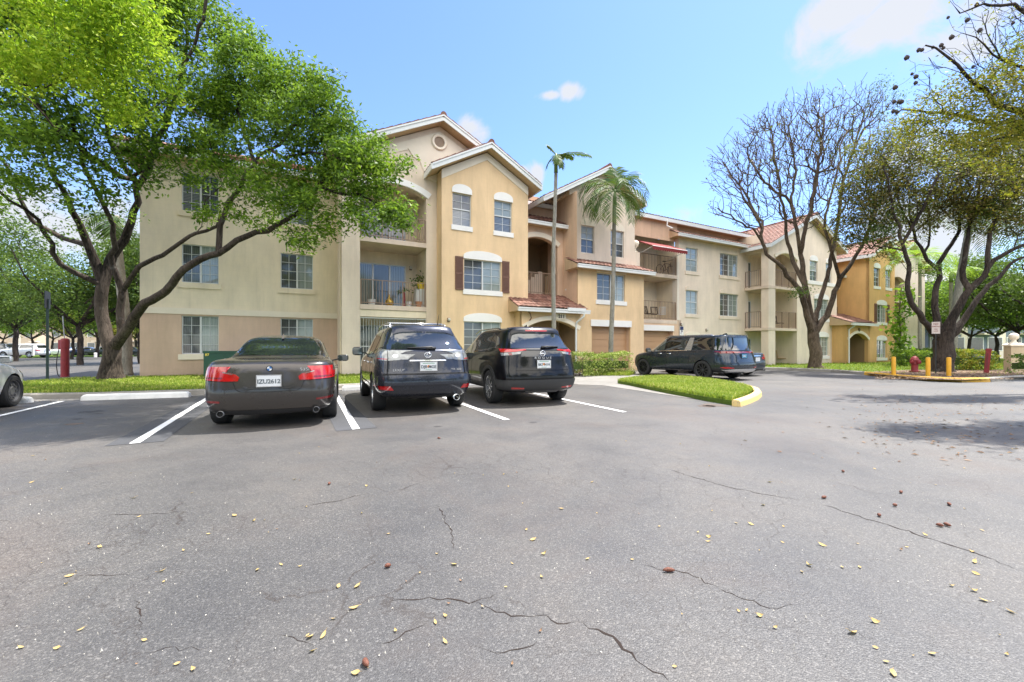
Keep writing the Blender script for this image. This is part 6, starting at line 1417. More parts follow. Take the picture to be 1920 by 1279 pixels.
# ---------------------------------------------------------------- palms
M_PTRUNK = barkmat('palm_trunk', (.19,.18,.15), (.36,.34,.29), 1.3)
M_FROND = leafmat('palm_frond', [(.016,.042,.010),(.03,.075,.014),(.06,.12,.02),(.13,.17,.03)], .2)
M_FRONDB = leafmat('bright_palm_frond', [(.10,.20,.012),(.20,.34,.02),(.34,.46,.03)], .5)
def frond(mb, base, az, el, L, droop, leaf, rng, dens=22, wid=.034, hang=.30):
    """arching rachis with leaflets on both sides"""
    d = Vector((math.cos(az),math.sin(az),0)); pts = []; n = 14; p = Vector(base); e = el
    for i in range(n+1):
        pts.append(p.copy()); p = p+(d*math.cos(e)+Vector((0,0,math.sin(e))))*L/n; e -= droop/n*(1+i*.08)
    mb.tube(pts, [.018*(1-.75*i/n)+.003 for i in range(n+1)], 4, False)
    side = Vector((-d.y,d.x,0))
    for i in range(dens):
        t = .18+.82*i/dens; f = t*n; k = min(int(f),n-1); q = pts[k].lerp(pts[k+1],f-k); tg = (pts[k+1]-pts[k]).normalized(); ll = leaf*(.45+.9*math.sin(math.pi*min(1,t*.9+.08)))*rng.uniform(.8,1.1)
        for sg in (1,-1):
            v = (side*sg*.85+tg*.6+Vector((0,0,.12-hang*rng.uniform(.5,1.2)))).normalized(); a = q+v*ll*.5; b = q+v*ll*.96+Vector((0,0,-ll*.30*hang*2)); w = tg*wid
            mb.add([q-w*.4,q+w*.4,a+w,b,a-w],[(0,1,2,4),(4,2,3)])
def palm(name, label, base, ztop, r0, r1, fronds, mfr, lean=(0,0), seed=1, shaft=True, L=1.9, leaf=.55, cat='palm', group=None):
    rng = random.Random(seed); root = thing(name,label,cat,base,0,group); tr = MB(); n = 30; H = ztop-base[2]; pts = []; rs = []
    for i in range(n*2+1):
        t = i/(n*2); pts.append((lean[0]*t**1.5+.03*math.sin(t*7+seed), lean[1]*t**1.5+.03*math.cos(t*5+seed), H*t-.1*(1-t))); rs.append((r0+(r1-r0)*t)*(1.07 if i%2 else 1.0)*(1+.5*max(0,.05-t)*8))
    tr.tube(pts, rs, 12); obj('trunk', tr, M_PTRUNK, root, smooth=True); top = Vector(pts[-1])
    if shaft: s = MB(); s.tube([top,top+Vector((0,0,.35)),top+Vector((.01,0,.85))],[r1*1.25,r1*1.15,r1*.45],12); obj('crownshaft', s, mat('green_crownshaft',(.16,.24,.06),.5), root, smooth=True); top = top+Vector((0,0,.75))
    for az,el,l,dr in fronds: mb = MB(); frond(mb, top, R(az), R(el), L*l, R(dr), leaf, rng); obj('frond', mb, mfr, root)
    return root
b2 = F(A(1146,15.9),15.9); 
p2 = palm('palm_tree','ringed palm with a full drooping crown in front of the garage tower',(b2.x,b2.y,.02),8.35,.125,.085,[(-178,38,1.2,120),(-155,15,1.2,105),(172,2,1.15,80),(-135,-15,1.1,65),(-110,-38,1.0,40),(-50,-35,1.0,45),(-25,52,1.2,140),(2,40,1.25,135),(18,12,1.1,90),(40,40,1.0,110),(125,40,1.0,110),(70,84,.6,12),(-15,-15,.95,60),(160,58,1.1,100),(-80,60,.7,120),(-165,-25,.95,45),(10,70,.8,60)],M_FROND,lean=(.22,.1),seed=4,L=2.2,leaf=.62,cat='palm')
p2['category'] = 'palm'
b1 = F(A(1037,15.3),15.3)
palm('palm_tree','very thin tall palm with only a few ragged fronds beside the stair bay',(b1.x,b1.y,.02),9.0,.10,.07,[(-5,15,.85,30),(10,20,.45,40),(-95,-10,.5,60),(160,70,.35,30),(60,45,.4,60),(-60,-30,.45,50),(190,-30,.4,40)],M_FROND,lean=(.10,0),seed=7,L=1.9,leaf=.26)['category'] = 'palm'
bb3 = P(1745,690,26); palm('palm_tree','bright green palm between the ochre tower and the spreading tree',(P(1725,0,30).x,30,0),7.0,.12,.09,[(-170,40,1,80),(-140,15,1,70),(170,20,1,80),(0,35,1,80),(30,60,1,80),(-30,30,1,90),(90,75,.8,40),(-100,30,.9,90),(140,60,.9,60),(-60,0,.9,50)],M_FRONDB,seed=9,L=2.9,leaf=.9)['category'] = 'palm'
palm('palm_tree','bright green palm fan just behind the middle stems of the spreading tree',(P(1783,0,31).x,31,0),6.2,.13,.10,[(-170,30,.9,80),(-10,40,.9,90),(40,50,.9,80),(-120,20,.9,60),(120,60,.8,60),(-60,30,.9,70)],M_FRONDB,seed=12,L=2.4,leaf=.8)['category'] = 'palm'
palm('palm_tree','stout ringed palm trunk rising behind the right stems of the spreading tree',(P(1783,0,24).x,24,0),9.4,.21,.15,[(-170,35,1,90),(-140,10,1,80),(175,0,1,60),(-5,30,1.1,90),(20,5,1.1,60),(-35,0,1,60),(60,40,1,80),(110,50,1,80),(-90,-20,.9,40),(-60,-35,1,40),(-120,-40,.9,40),(0,-20,1.1,50)],M_FROND,lean=(1.3,0),seed=15,shaft=False,L=3.6,leaf=.75)['category'] = 'palm'
palm('palm_tree','dark palm standing behind the fork of the big left tree',(P(237,0,18.6).x,18.6,.05),7.2,.21,.17,[(-170,30,.7,110),(-60,0,.6,110),(140,30,.7,110),(-30,-20,.6,70)],M_FROND,lean=(-.5,0),seed=18,shaft=False,L=2.6,leaf=.7)['category'] = 'palm'
# ---------------------------------------------------------------- background trees (built once per kind, then copied)
def bg_tree(name, label, loc, H, W, m, seed, n=160, per=34, size=.22, trunk=.22, z0=.28, bark=None, group=None):
    root = thing(name,label,'tree',loc,0,group); T = Tree(seed); rng = T.rng
    tr = T.limb([(0,0,-.1),(.1,0,H*z0*.6),(0,.1,H*z0)],trunk,trunk*.75)
    for i in range(5):
        t = 6.28*i/5+rng.uniform(-.4,.4); T.limb([(W*.18*math.cos(t),W*.18*math.sin(t),H*(z0+.14)),(W*.33*math.cos(t),W*.33*math.sin(t),H*(z0+.30)),(W*.40*math.cos(t),W*.40*math.sin(t),H*(z0+.45))],trunk*.5,trunk*.15,tr[-1])
    pts = []
    for i in range(14):
        t = rng.uniform(0,6.28); r = rng.uniform(.1,.36)*W; z = H*rng.uniform(z0+.12,.88); rr = W*rng.uniform(.12,.2); pts.append(inball(rng,n//14,(r*math.cos(t),r*math.sin(t),z),(rr,rr,rr*.8)))
    pts = np.concatenate(pts); T.grow(pts,step=.6,wob=.12); T.finish(.012,2.4,trunk*.4)
    obj('trunk', T.wood(6,.014), bark or M_BARKD, root, smooth=True); leafobj('crown', [leaves(pts,per,W*.045,size,rng,ratio=.5)], m, root); return root
A1 = bg_tree('background_tree','mid-green tree at the left edge with low spreading limbs',(P(28,0,38).x,38,0),11,12,M_LEAF_D,101,420,60,.20,.22)
A2 = bg_tree('background_tree','yellow-green low tree behind the red hose post',(P(135,0,46).x,46,0),8.2,10,M_LEAF_B,102,300,52,.22,.16)
A3 = bg_tree('background_tree','orange-tinged young tree just left of the leaning trunk',(P(182,0,56).x,56,0),9.5,9,leafmat('apricot_leaves',[(.16,.17,.03),(.30,.28,.05),(.45,.32,.08)],.4),103,260,46,.26,.22)
def cp(src, px, k, s, rz, label, z=0):
    c = copy_tree(src); c.location = (P(px,0,k).x,k,z); c.scale = (s,s,s); c.rotation_euler = (0,0,rz); c['label'] = label; return c
cp(A1,150,30,.92,2.2,'dark green tree filling the gap left of the trunk above the yellow-green one')
cp(A1,265,33,.9,4.0,'dark green tree behind the palm beside the building corner')
cp(A1,-60,44,1.15,1.0,'large green tree partly outside the left edge of the picture')
cp(A2,60,58,1.1,1.1,'yellow-green tree above the white crossover'); cp(A2,215,60,1.2,3.0,'yellow-green tree seen through the fork of the big tree'); cp(A2,100,80,1.3,4.1,'distant yellow-green tree beyond the navy cars'); cp(A3,255,70,1.1,2.0,'apricot-tinged tree by the building corner'); cp(A2,5,70,1.2,5.1,'distant yellow-green tree above the dark crossover')
# right hand background
cp(A2,1870,36,1.0,.7,'bright green tree behind the stone pier at the right'); cp(A1,1905,30,.80,3.3,'dark green tree behind the stone pier at the right edge'); cp(A2,1820,42,1.05,2.6,'bright green tree between the palm trunk and the grey house'); cp(A1,1760,46,.8,5.0,'dark green tree low behind the spreading tree'); cp(A2,1950,34,.9,4.0,'bright green tree partly outside the right edge'); cp(A1,2010,26,.8,1.9,'dark green tree outside the right edge with limbs reaching in'); cp(A2,1720,60,1.0,5.5,'distant bright tree beyond the ochre tower')
# trees behind the camera that the paintwork mirrors
cp(A1,960,-16,1.1,.3,'dark green tree on the far side of the car park, left of two').location = (-9,-17,0)
for i,(x,y,s,sr) in enumerate(((-19,-15,1.0,A1),(-29,-10,1.1,A2),(-2,-19,1.1,A2),(17,-17,1.05,A1),(27,-13,1.0,A2),(36,-6,1.1,A1),(-36,0,1.0,A1))):
    cp(sr,960,-16,s,i*1.3,'tree across the car park behind the camera, '+('second from the left','third from the left','between the middle two','third from the right','second from the right','rightmost','leftmost')[i]).location = (x,y,0)
cp(A1,960,-16,1.0,2.3,'dark green tree on the far side of the car park, right of two').location = (8,-20,0)
# ---------------------------------------------------------------- hedges and shrubs
def hedge(name, label, pts, w, h, m, seed, dens=900, size=.06, z=0.0, cat='hedge'):
    rng = np.random.default_rng(seed); P2 = [np.array(p[:2]) for p in pts]; seg = [np.linalg.norm(b-a) for a,b in zip(P2,P2[1:])]; tot = sum(seg); out = []; N = int(tot*w*h*dens/8); c0 = Vector((*P2[0],z))
    for _ in range(N):
        s = rng.uniform(0,tot); i = 0
        while i < len(seg)-1 and s > seg[i]: s -= seg[i]; i += 1
        a, b = P2[i],P2[i+1]; d = (b-a)/seg[i]; nn = np.array([-d[1],d[0]]); u = rng.uniform(-1,1); v = rng.uniform(0,1)
        if rng.random() < .65:
            if rng.random() < .45: v = 1-.06*rng.random()
            else: u = math.copysign(1-.08*rng.random(),u)
        rnd_ = 1-.22*max(0,v-.75)*4
        bulge = 1+.14*math.sin(i*2.1+s*3.1)+.06*math.sin(s*9+v*4); q = a+d*s+nn*u*w/2*bulge*rnd_; out.append((q[0],q[1],z+.06+v*h*(1+.07*math.sin((s+i)*2.7)+.03*math.sin(s*11))))
    root = thing(name,label,cat,c0); l = leafobj('foliage',[leaves(np.array(out),8,.045,size,rng,droop=-.2,ratio=.6)],m,root)
    mb = MB()
    for k in range(int(tot*5)):
        s = rng.uniform(0,tot); i = 0
        while i < len(seg)-1 and s > seg[i]: s -= seg[i]; i += 1
        d = (P2[i+1]-P2[i])/seg[i]; q = P2[i]+d*s+rng.normal(0,w*.16,2)*0+np.array([-d[1],d[0]])*rng.uniform(-.3,.3)*w; e = rng.normal(0,.12,2)
        mb.tube([(q[0],q[1],z-.02),(q[0]+e[0],q[1]+e[1],z+h*.5),(q[0]+e[0]*2,q[1]+e[1]*2,z+h*.88)],[.014,.010,.004],4,False)
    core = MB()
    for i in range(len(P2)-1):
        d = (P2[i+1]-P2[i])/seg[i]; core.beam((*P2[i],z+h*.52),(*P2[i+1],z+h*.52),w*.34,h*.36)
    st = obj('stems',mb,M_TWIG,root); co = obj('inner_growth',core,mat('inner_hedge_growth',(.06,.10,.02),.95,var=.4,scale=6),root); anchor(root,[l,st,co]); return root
hedge('hedge','clipped variegated hedge between the black crossover and the minivan',[F(10.5,14.55),F(11.2,14.75),F(12.6,14.8),F(13.6,14.65)],1.2,.90,M_HEDGE,5,2600,.065)
hedge('hedge','clipped hedge behind the fire hydrant',[P(1672,0,26),P(1700,0,25.5),P(1742,0,25)],1.1,.95,leafmat('green_hedge_leaves',[(.04,.09,.012),(.10,.19,.02),(.20,.30,.03),(.34,.42,.05)],.35),6,1700,.09,.05)
hedge('hedge','yellow-green hedge between the tree and the red post',[P(1786,0,21.5),P(1820,0,21.3),P(1852,0,21.3)],1.2,.95,leafmat('croton_leaves',[(.06,.11,.012),(.14,.22,.02),(.36,.34,.04),(.52,.40,.06)],.35),7,1900,.09,.05)
hedge('shrub','low bushy shrub at the right edge in front of the pier',[P(1902,0,18.0),P(1935,0,17.8)],.9,.75,M_LEAF_D,8,2200,.09,.05,'shrub')
hedge('hedge','low dark hedge at the foot of the pale wing behind the hydrant',[P(1690,0,30),P(1790,0,31)],1.2,1.0,M_LEAF_D,9,900,.14,.03)
def climber():
    rng = np.random.default_rng(77); K = 26.5; root = thing('climbing_plant','large-leaved vine climbing the edge of the ochre tower','plant',Vector((P(1688,0,K).x,K,0)))
    cs = []
    for i in range(46): t = i/45; y = 690-t*150; cs.append(tuple(P(1690+7*math.sin(t*9)+rng.uniform(-6,8),y,K+rng.uniform(-.3,.3))))
    l = leafobj('foliage',[leaves(np.array(cs),16,.22,.26,rng,droop=.5,ratio=.6)],M_LEAF_B,root); m = MB(); m.tube([P(1688,694,K),P(1690,640,K),P(1686,590,K),P(1690,540,K)],[.05,.04,.03,.02],6); s = obj('stem',m,M_TWIG,root); anchor(root,[l,s])
climber()
# ================================================================ STREET FURNITURE AND SMALL THINGS
M_REDP = mat('weathered_red_paint', (.21,.016,.020), .55, var=.25, scale=6, bump=.2, bscale=60)
M_YPOST = mat('yellow_post_paint', (.70,.36,.02), .55, var=.12, scale=7)
M_GRNM = mat('dark_green_paint', (.018,.075,.048), .5, var=.15, scale=4)
M_GRNP = mat('green_post_paint', (.016,.04,.034), .5)
M_SIGNW = mat('sign_face', (.58,.50,.46), .6, var=.08, scale=5)
M_BRN = mat('brown_lettering', (.22,.05,.04), .6)
M_RUBBER = mat('black_hose_rubber', (.03,.03,.03), .7)
def own(name, label, cat, loc, rz=0, group=None): return thing(name,label,cat,loc,rz,group)
# wheel stops
def wheel_stop(p, q, label):
    p, q = Vector(p), Vector(q); mid = (p+q)/2; d = q-p; L = d.length; mb = MB()
    prof = [(-.10,0),(-.085,.11),(-.06,.135),(.06,.135),(.085,.11),(.10,0)]
    vs = []; xs = (-L/2,-L/2+.05,L/2-.05,L/2)
    for i,x in enumerate(xs):
        k = .72 if i in (0,3) else 1
        vs += [(x,y*(1 if k==1 else .9),z*k) for y,z in prof]
    fs = [(i*6+j,i*6+j+1,(i+1)*6+j+1,(i+1)*6+j) for i in range(3) for j in range(5)]+[tuple(range(5,-1,-1)),tuple(18+j for j in range(6))]
    mb.add(vs,fs); o = obj('wheel_stop',mb,M_WSTOP); o.location = (mid.x,mid.y,.004); o.rotation_euler = (0,0,math.atan2(d.y,d.x)); tag(o,label,'wheel stop','white wheel stops at the heads of the bays')
    bm = bmesh.new(); bm.from_mesh(o.data); bmesh.ops.bevel(bm,geom=bm.edges[:],offset=.008,segments=2,affect='EDGES'); bmesh.ops.recalc_face_normals(bm,faces=bm.faces); bm.to_mesh(o.data); bm.free()
wheel_stop(G(155,751),G(356,744.5),'long white concrete wheel stop in the empty bay beside the saloon')
wheel_stop(F(-7.3,13.55),F(-5.32,13.08),'white wheel stop poking out in front of the silver-white car')
wheel_stop(F(1.1,12.72),F(3.0,12.72),'white wheel stop in front of the slate crossover'); wheel_stop(F(3.6,12.7),F(6.1,12.7),'white wheel stop whose end shows right of the black crossover')
wheel_stop(F(-1.5,12.75),F(.5,12.75),'white wheel stop hidden in front of the saloon')
# red hose post
k = 17.3; b = Vector((P(122,0,k).x,k,.02)); r = own('hose_post','round red metal post with a black hose and thin pole on the left lawn','post',b)
m = MB(); m.lathe([(.15,0),(.15,.02),(.133,.03),(.133,1.20),(.145,1.21),(.145,1.50),(.133,1.58),(.08,1.615),(0,1.62)],24); obj('body',m,M_REDP,r,smooth=False)
m = MB(); m.box(-.21,-.12,-.08,.08,1.15,1.55); m.box(-.24,-.21,-.05,.05,1.2,1.3); obj('hose_holder',m,M_REDP,r)
m = MB(); m.tube([(-.22,-.02,1.2),(-.28,-.05,.85),(-.31,-.05,.45),(-.26,-.05,.12),(-.20,-.05,.02),(-.10,-.12,.02)],.016,6); obj('hose',m,M_RUBBER,r,smooth=True)
m = MB(); m.tube([(-.02,0,1.6),(-.06,0,2.0),(-.10,0,2.55)],.018,6); obj('pole',m,mat('galvanised_steel',(.36,.37,.37),.5,.6),r)
# sign post seen edge-on at the left
k = 14.6; b = Vector((P(89,0,k).x,k,.02)); r = own('sign_post','dark green sign post seen edge-on beside the silver-white car','sign post',b,R(42))
m = MB(); m.box(-.035,.035,-.025,.025,0,2.95); obj('post',m,M_GRNP,r)
m = MB(); m.add([(-.05,-.22,2.62),(-.03,-.22,2.62),(.05,.22,2.62),(.03,.22,2.62),(-.05,-.22,3.22),(-.03,-.22,3.22),(.05,.22,3.22),(.03,.22,3.22)],[(0,3,2,1),(4,5,6,7),(0,1,5,4),(1,2,6,5),(2,3,7,6),(3,0,4,7)]); obj('sign_panel',m,mat('dark_sign_back',(.03,.035,.05),.5),r)
# transformer box
k = 15.9; b = P(419,0,k); r = own('transformer_box','dark green electrical cabinet numbered 87 behind the brown-grey saloon','cabinet',Vector((b.x,k,.13)),TH)
m = MB(); m.box(-.55,.75,-.45,.45,0,.93); m.box(-.57,.77,-.47,.47,.90,.985); obj('cabinet_body',m,M_GRNM,r)
m = MB(); m.box(-.54,.74,-.465,-.45,.08,.86); m.box(.08,.10,-.475,-.465,.08,.86); obj('cabinet_door',m,M_GRNM,r)
t = text_mesh('87',.13,mat('yellow_numerals',(.75,.60,.10),.6),.002,.003,'numerals'); o = link('numerals',t,r); o.location = (-.44,-.478,.84); o.rotation_euler = (R(90),0,0)
# hydrant
k = 19.4; b = Vector((P(1715,0,k).x,k,.10)); r = own('fire_hydrant','dark red fire hydrant standing between the first two yellow bollards','hydrant',b,R(15))
m = MB(); m.lathe([(.19,0),(.19,.03),(.15,.04),(.135,.06),(.125,.10),(.125,.36),(.15,.38),(.15,.42),(.14,.44),(.14,.52),(.175,.54),(.175,.57),(.15,.60),(.12,.68),(.06,.73),(.035,.74),(.035,.78),(0,.78)],24); me = mesh_from('barrel',m,M_REDP); fix_normals(me); smooth_by_angle(me,40); link('barrel',me,r)
for nm,az,rr,L in (('side_outlet',0,.065,.24),('side_outlet',180,.065,.24),('pumper_outlet',-95,.085,.23)):
    m = MB(); m.lathe([(rr*.75,0),(rr*.75,L-.08),(rr*1.15,L-.08),(rr*1.15,L-.02),(rr*.7,L-.01),(rr*.3,L),(rr*.3,L+.03),(0,L+.03)],14,'x',(0,0,.47)); me = mesh_from(nm,m,M_REDP); fix_normals(me); smooth_by_angle(me,40); o = link(nm,me,r); o.rotation_euler = (0,0,R(az))
m = MB(); m.lathe([(.20,0),(.20,.03)],16,'z',(0,0,.02)); 
for i in range(8): t = i*math.pi/4; m.lathe([(.018,.03),(.018,.06),(0,.06)],6,'z',(.17*math.cos(t),.17*math.sin(t),0))
obj('flange_bolts',m,M_REDP,r)
# bollards
def bollard(px, pyt, pyb, label):
    k = (EYE-.10)*FP/(pyb-HY); h = (pyb-pyt)*k/FP; b = Vector((P(px,0,k).x,k,.10)); o = own('bollard',label,'bollard',b,0,'yellow bollards round the hydrant'); rr = .072
    m = MB(); m.lathe([(rr,-.02),(rr,h-.03),(rr*.9,h-.008),(rr*.6,h),(0,h+.004)],20); me = mesh_from('post',m,M_YPOST); fix_normals(me); smooth_by_angle(me,40); link('post',me,o)
    m = MB(); m.lathe([(rr+.05,0),(rr+.05,.015),(rr,.02)],20); obj('footing',m,M_CURB,o)
bollard(1675.5,669,704,'yellow bollard at the left of the hydrant by the ochre wall'); bollard(1740,670,706,'yellow bollard just right of the hydrant'); bollard(1779,670,706,'yellow bollard in front of the dark tree trunk')
# no-parking sign on a black pole
k = 18.4; b = Vector((P(1754.5,0,k).x,k,.10)); r = own('street_sign','small pale sign with reddish lettering on a thin black pole before the trunk','sign',b,R(-35))
m = MB(); m.box(-.02,.02,-.02,.02,0,1.95); obj('pole',m,mat('black_pole_paint',(.015,.015,.016),.5),r)
m = MB(); m.box(-.135,.135,-.035,-.025,1.77,2.30); s = obj('sign_panel',m,M_SIGNW,r)
for txt,sz,z in (('NO',.10,2.20),('PARKING',.062,2.09),('FIRE',.055,1.97),('LANE',.055,1.885)):
    t = text_mesh(txt,sz,M_BRN,.001,.0018,'lettering'); o = link('lettering',t,s); o.location = (.0,-.037,z); o.rotation_euler = (R(90),0,0)
# red post on the right
k = 18.7; b = Vector((P(1849,0,k).x,k,.08)); r = own('marker_post','leaning square dark red post right of the yellow-green hedge','post',b,R(-40))
m = MB(); m.box(-.075,.075,-.075,.075,0,1.02); m.box(-.09,.09,-.09,.09,1.02,1.10); m.box(-.07,.07,-.07,.07,1.10,1.13); o = obj('post',m,M_REDP,r); o.rotation_euler = (0,R(4),0)
m = MB(); m.box(-.05,-.0,-.081,-.075,.25,.9); o = obj('post_panel',m,mat('dark_red_panel',(.12,.012,.016),.5),r); o.rotation_euler = (0,R(4),0)
# stone pier with ball
k = 19.4; b = Vector((P(1901,0,k).x,k,.05)); r = own('gate_pier','cream square pier topped with a ball finial at the right edge','pier',b,R(-20))
m = MB(); m.box(-.23,.23,-.23,.23,0,1.27); obj('shaft',m,stucco('pier_stucco',(.60,.48,.33)),r)
m = MB(); m.box(-.27,.27,-.27,.27,1.27,1.33); m.add([(-.27,-.27,1.33),(.27,-.27,1.33),(.27,.27,1.33),(-.27,.27,1.33),(-.14,-.14,1.42),(.14,-.14,1.42),(.14,.14,1.42),(-.14,.14,1.42)],[(0,1,5,4),(1,2,6,5),(2,3,7,6),(3,0,4,7),(4,5,6,7)]); obj('cap',m,M_TRIMC,r)
m = MB(); m.lathe([(.13,1.42),(.10,1.46),(.07,1.52),(.09,1.56)]+[(.17*math.sin(t)+.0,1.72-.17*math.cos(t)) for t in [i*math.pi/14 for i in range(2,15)]],22); me = mesh_from('ball_finial',m,M_TRIMC,True); link('ball_finial',me,r)
# white marker posts far left
def white_post(px,pyt,pyb,k,label):
    h = (pyb-pyt)*k/FP; m = MB(); m.lathe([(.11,0),(.11,h-.05),(.13,h-.05),(.13,h-.02),(.05,h+.02),(0,h+.02)],14); o = obj('marker_post',m,M_TRIM); o.location = (P(px,0,k).x,k,EYE-(pyb-HY)*k/FP); tag(o,label,'post')
white_post(62,646,667,48,'short white post in front of the white crossover'); white_post(179,662,670,40,'tiny white post on the verge left of the big trunk')
# ---------------------------------------------------------------- things on the balconies
def pot(px, py, b, z, r_, h, m, label, name='plant_pot', cat='pot'):
    a = A(px,b); p = F(a,b,z); mb = MB(); mb.lathe([(0,0),(r_*.7,0),(r_,h*.95),(r_*1.06,h),(r_*.9,h),(r_*.85,h*.85),(0,h*.8)],16); o = obj(name,mb,m,smooth=False); o.location = p; tag(o,label,cat); return o
M_TERR = mat('terracotta',(.50,.24,.12),.8); M_WPOT = mat('white_ceramic',(.66,.66,.62),.5); M_GOLD = mat('gold_glaze',(.50,.32,.06),.3,.7)
pot(697,0,18.35,3.05,.17,.26,M_WPOT,'white round planter at the left of the second-floor balcony'); pot(766,0,18.35,3.05,.15,.24,M_WPOT,'white planter at the right of the second-floor balcony'); pot(785,0,18.3,3.05,.15,.26,M_TERR,'terracotta pot by the right column on the second-floor balcony')
a = A(730,18.4); mb = MB(); mb.lathe([(0,0),(.08,0),(.17,.10),(.18,.2),(.10,.32),(.035,.38),(.02,.52),(0,.53)],18); me = mesh_from('vase',mb,M_GOLD,True); o = link('vase',me); o.location = F(a,18.4,3.05); tag(o,'round golden vase with a thin neck on the second-floor balcony','vase')
a = A(757,18.45); r = own('potted_plant','red ornament stand with dark leaves on the second-floor balcony','plant',F(a,18.45,3.05)); m = MB(); m.tube([(0,0,0),(0,0,.7)],[.09,.05],8); obj('stand',m,M_REDP,r); leafobj('foliage',[leaves(np.array([(0,0,.75),(.15,0,.72),(-.15,0,.72)]),8,.06,.14,np.random.default_rng(3))],M_LEAF_D,r)
a = A(789,18.6); r = own('planter_stand','white box stand carrying a yellow pot with dark foliage by the balcony column','planter',F(a,18.6,3.05),TH); m = MB(); m.box(-.28,.22,-.22,.22,0,.85); obj('stand',m,M_WPOT,r); m = MB(); m.lathe([(0,.85),(.14,.85),(.19,1.15),(.16,1.15),(0,1.1)],14); obj('pot',m,mat('yellow_pot',(.72,.52,.03),.4),r); leafobj('foliage',[leaves(np.array([(0,0,1.3),(.05,0,1.5),(-.15,0,1.4),(-.35,-.1,1.0),(-.35,-.1,1.2),(-.33,-.1,.8)]),16,.10,.15,np.random.default_rng(4))],M_LEAF_D,r)
def chair(a, b, z, rz, label, m, s=1.0):
    r = own('patio_chair',label,'chair',F(a,b,z),TH+rz); mb = MB()
    mb.box(-.24,.24,-.22,.22,.40,.44); obj('seat',mb,m,r); mb = MB()
    for x in (-.22,.22): mb.beam((x,.22,.42),(x,.30,.92),.035,.035)
    for i in range(5): mb.beam((-.16+.08*i,.23,.46),(-.16+.08*i,.30,.88),.03,.012)
    mb.beam((-.22,.30,.90),(.22,.30,.90),.04,.05); obj('backrest',mb,m,r)
    for x in (-.21,.21):
        for y in (-.19,.20): mb = MB(); mb.beam((x,y,0),(x,y,.41),.035,.035); obj('leg',mb,m,r)
    r.scale = (s,s,s); return r
M_WOODC = mat('golden_wood',(.50,.30,.12),.6); M_BLKC = mat('black_wicker',(.03,.028,.026),.7); M_WHC = mat('white_plastic',(.7,.7,.68),.5)
chair(A(1466,17.6),17.6,.0,.5,'golden wooden chair on the ground-floor patio, left of two',M_WOODC,1.15); chair(A(1480,17.3),17.3,.0,-2.4,'golden wooden chair on the ground-floor patio, right of two',M_WOODC,1.15)
chair(A(1218,18.9),18.9,2.96,.3,'black wicker chair at the left of the lower balcony above the second garage',M_BLKC); chair(A(1230,19.0),19.0,2.96,-.4,'black wicker chair in the middle of the lower balcony above the second garage',M_BLKC); chair(A(1240,18.6),18.6,2.96,2.6,'white chair on the lower balcony above the second garage',M_WHC,.9)
chair(A(1458,17.4),17.4,2.60,1.2,'black chair on the middle balcony behind the bare tree, left of two',M_BLKC); chair(A(1474,17.4),17.4,2.60,-1.0,'black chair on the middle balcony behind the bare tree, right of two',M_BLKC)
# pedestal fan / urn on the parapet
a = e1+.2; b_ = bE3+.18; mb = MB(); mb.lathe([(0,0),(.14,0),(.14,.03),(.05,.08),(.05,.22),(.16,.34),(.22,.48),(.19,.62),(.10,.68),(0,.68)],18); me = mesh_from('garden_urn',mb,M_TRIMC,True); o = link('garden_urn',me); o.location = F(a,b_,6.75); tag(o,'rounded pale urn standing on the parapet under the red awning','urn')
# bicycle frame on the upper balcony right of the awning
r = own('bicycle','dark bicycle leaning inside the upper balcony railing below the awning','bicycle',F(f1-.6,bF+.35,5.78),TH)
for x in (-.5,.5): m = MB(); m.tube([(x+.32*math.cos(t),0,.33+.32*math.sin(t)) for t in [i*math.pi/12 for i in range(25)]],.018,6,False); obj('wheel',m,M_RUBBER,r)
m = MB(); 
for p,q in (((-.5,0,.33),(-.1,0,.75)),((-.5,0,.33),(0,0,.33)),((0,0,.33),(-.12,0,.85)),((0,0,.33),(.38,0,.75)),((-.1,0,.75),(.38,0,.75)),((.5,0,.33),(.36,0,.95))): m.tube([p,q],.018,6)
obj('frame',m,mat('dark_red_frame',(.12,.03,.03),.4),r); m = MB(); m.box(-.24,-.02,-.06,.06,.86,.90); obj('saddle',m,M_RUBBER,r); m = MB(); m.tube([(.36,-.28,.98),(.36,.28,.98)],.014,6); obj('handlebar',m,M_RUBBER,r)
# ---------------------------------------------------------------- background buildings
M_BEIGE = stucco('beige_far_stucco',(.62,.50,.36)); M_GREY = stucco('grey_blue_stucco',(.20,.24,.28))
def far_house(name, label, px0, px1, k, H, m, rm, floors=2, win=5, rz=0.0, base=0.0, garage_=False):
    x0, x1 = P(px0,0,k).x, P(px1,0,k).x; W = x1-x0; r = own(name,label,'building',((x0+x1)/2,k,base),rz)
    w = MB(); w.box(-W/2,W/2,0,9,0,H); obj('wall',w,m,r)
    t = MB(); t.add([(-W/2-.5,-.5,H),(W/2+.5,-.5,H),(W/2+.5,9.5,H),(-W/2-.5,9.5,H),(-W/2+3,4.5,H+2.2),(W/2-3,4.5,H+2.2)],[(0,1,5,4),(1,2,5),(2,3,4,5),(3,0,4),(0,3,2,1)]); obj('roof',t,rm,r)
    for f in range(floors):
        for i in range(win):
            x = -W/2+W*(i+.5)/win; z = 1.0+f*2.85
            if z+1.4 > H: continue
            q = MB(); q.box(x-.85,x+.85,-.06,.0,z-.08,z+1.48); fr = obj('window',q,M_TRIM,r); q = MB(); q.box(x-.75,x+.75,-.075,-.06,z,z+1.4); obj('pane',q,M_GDARK,fr)
    for i in range(win): 
        x = -W/2+W*(i+1)/win-.2; q = MB(); q.box(x-.35,x+.35,-.03,0,0,H) if i%2 else q.box(x-.9,x+.9,-.9,0,2.7,2.9); obj('pilaster' if i%2 else 'porch_roof',q,M_TRIMC,r)
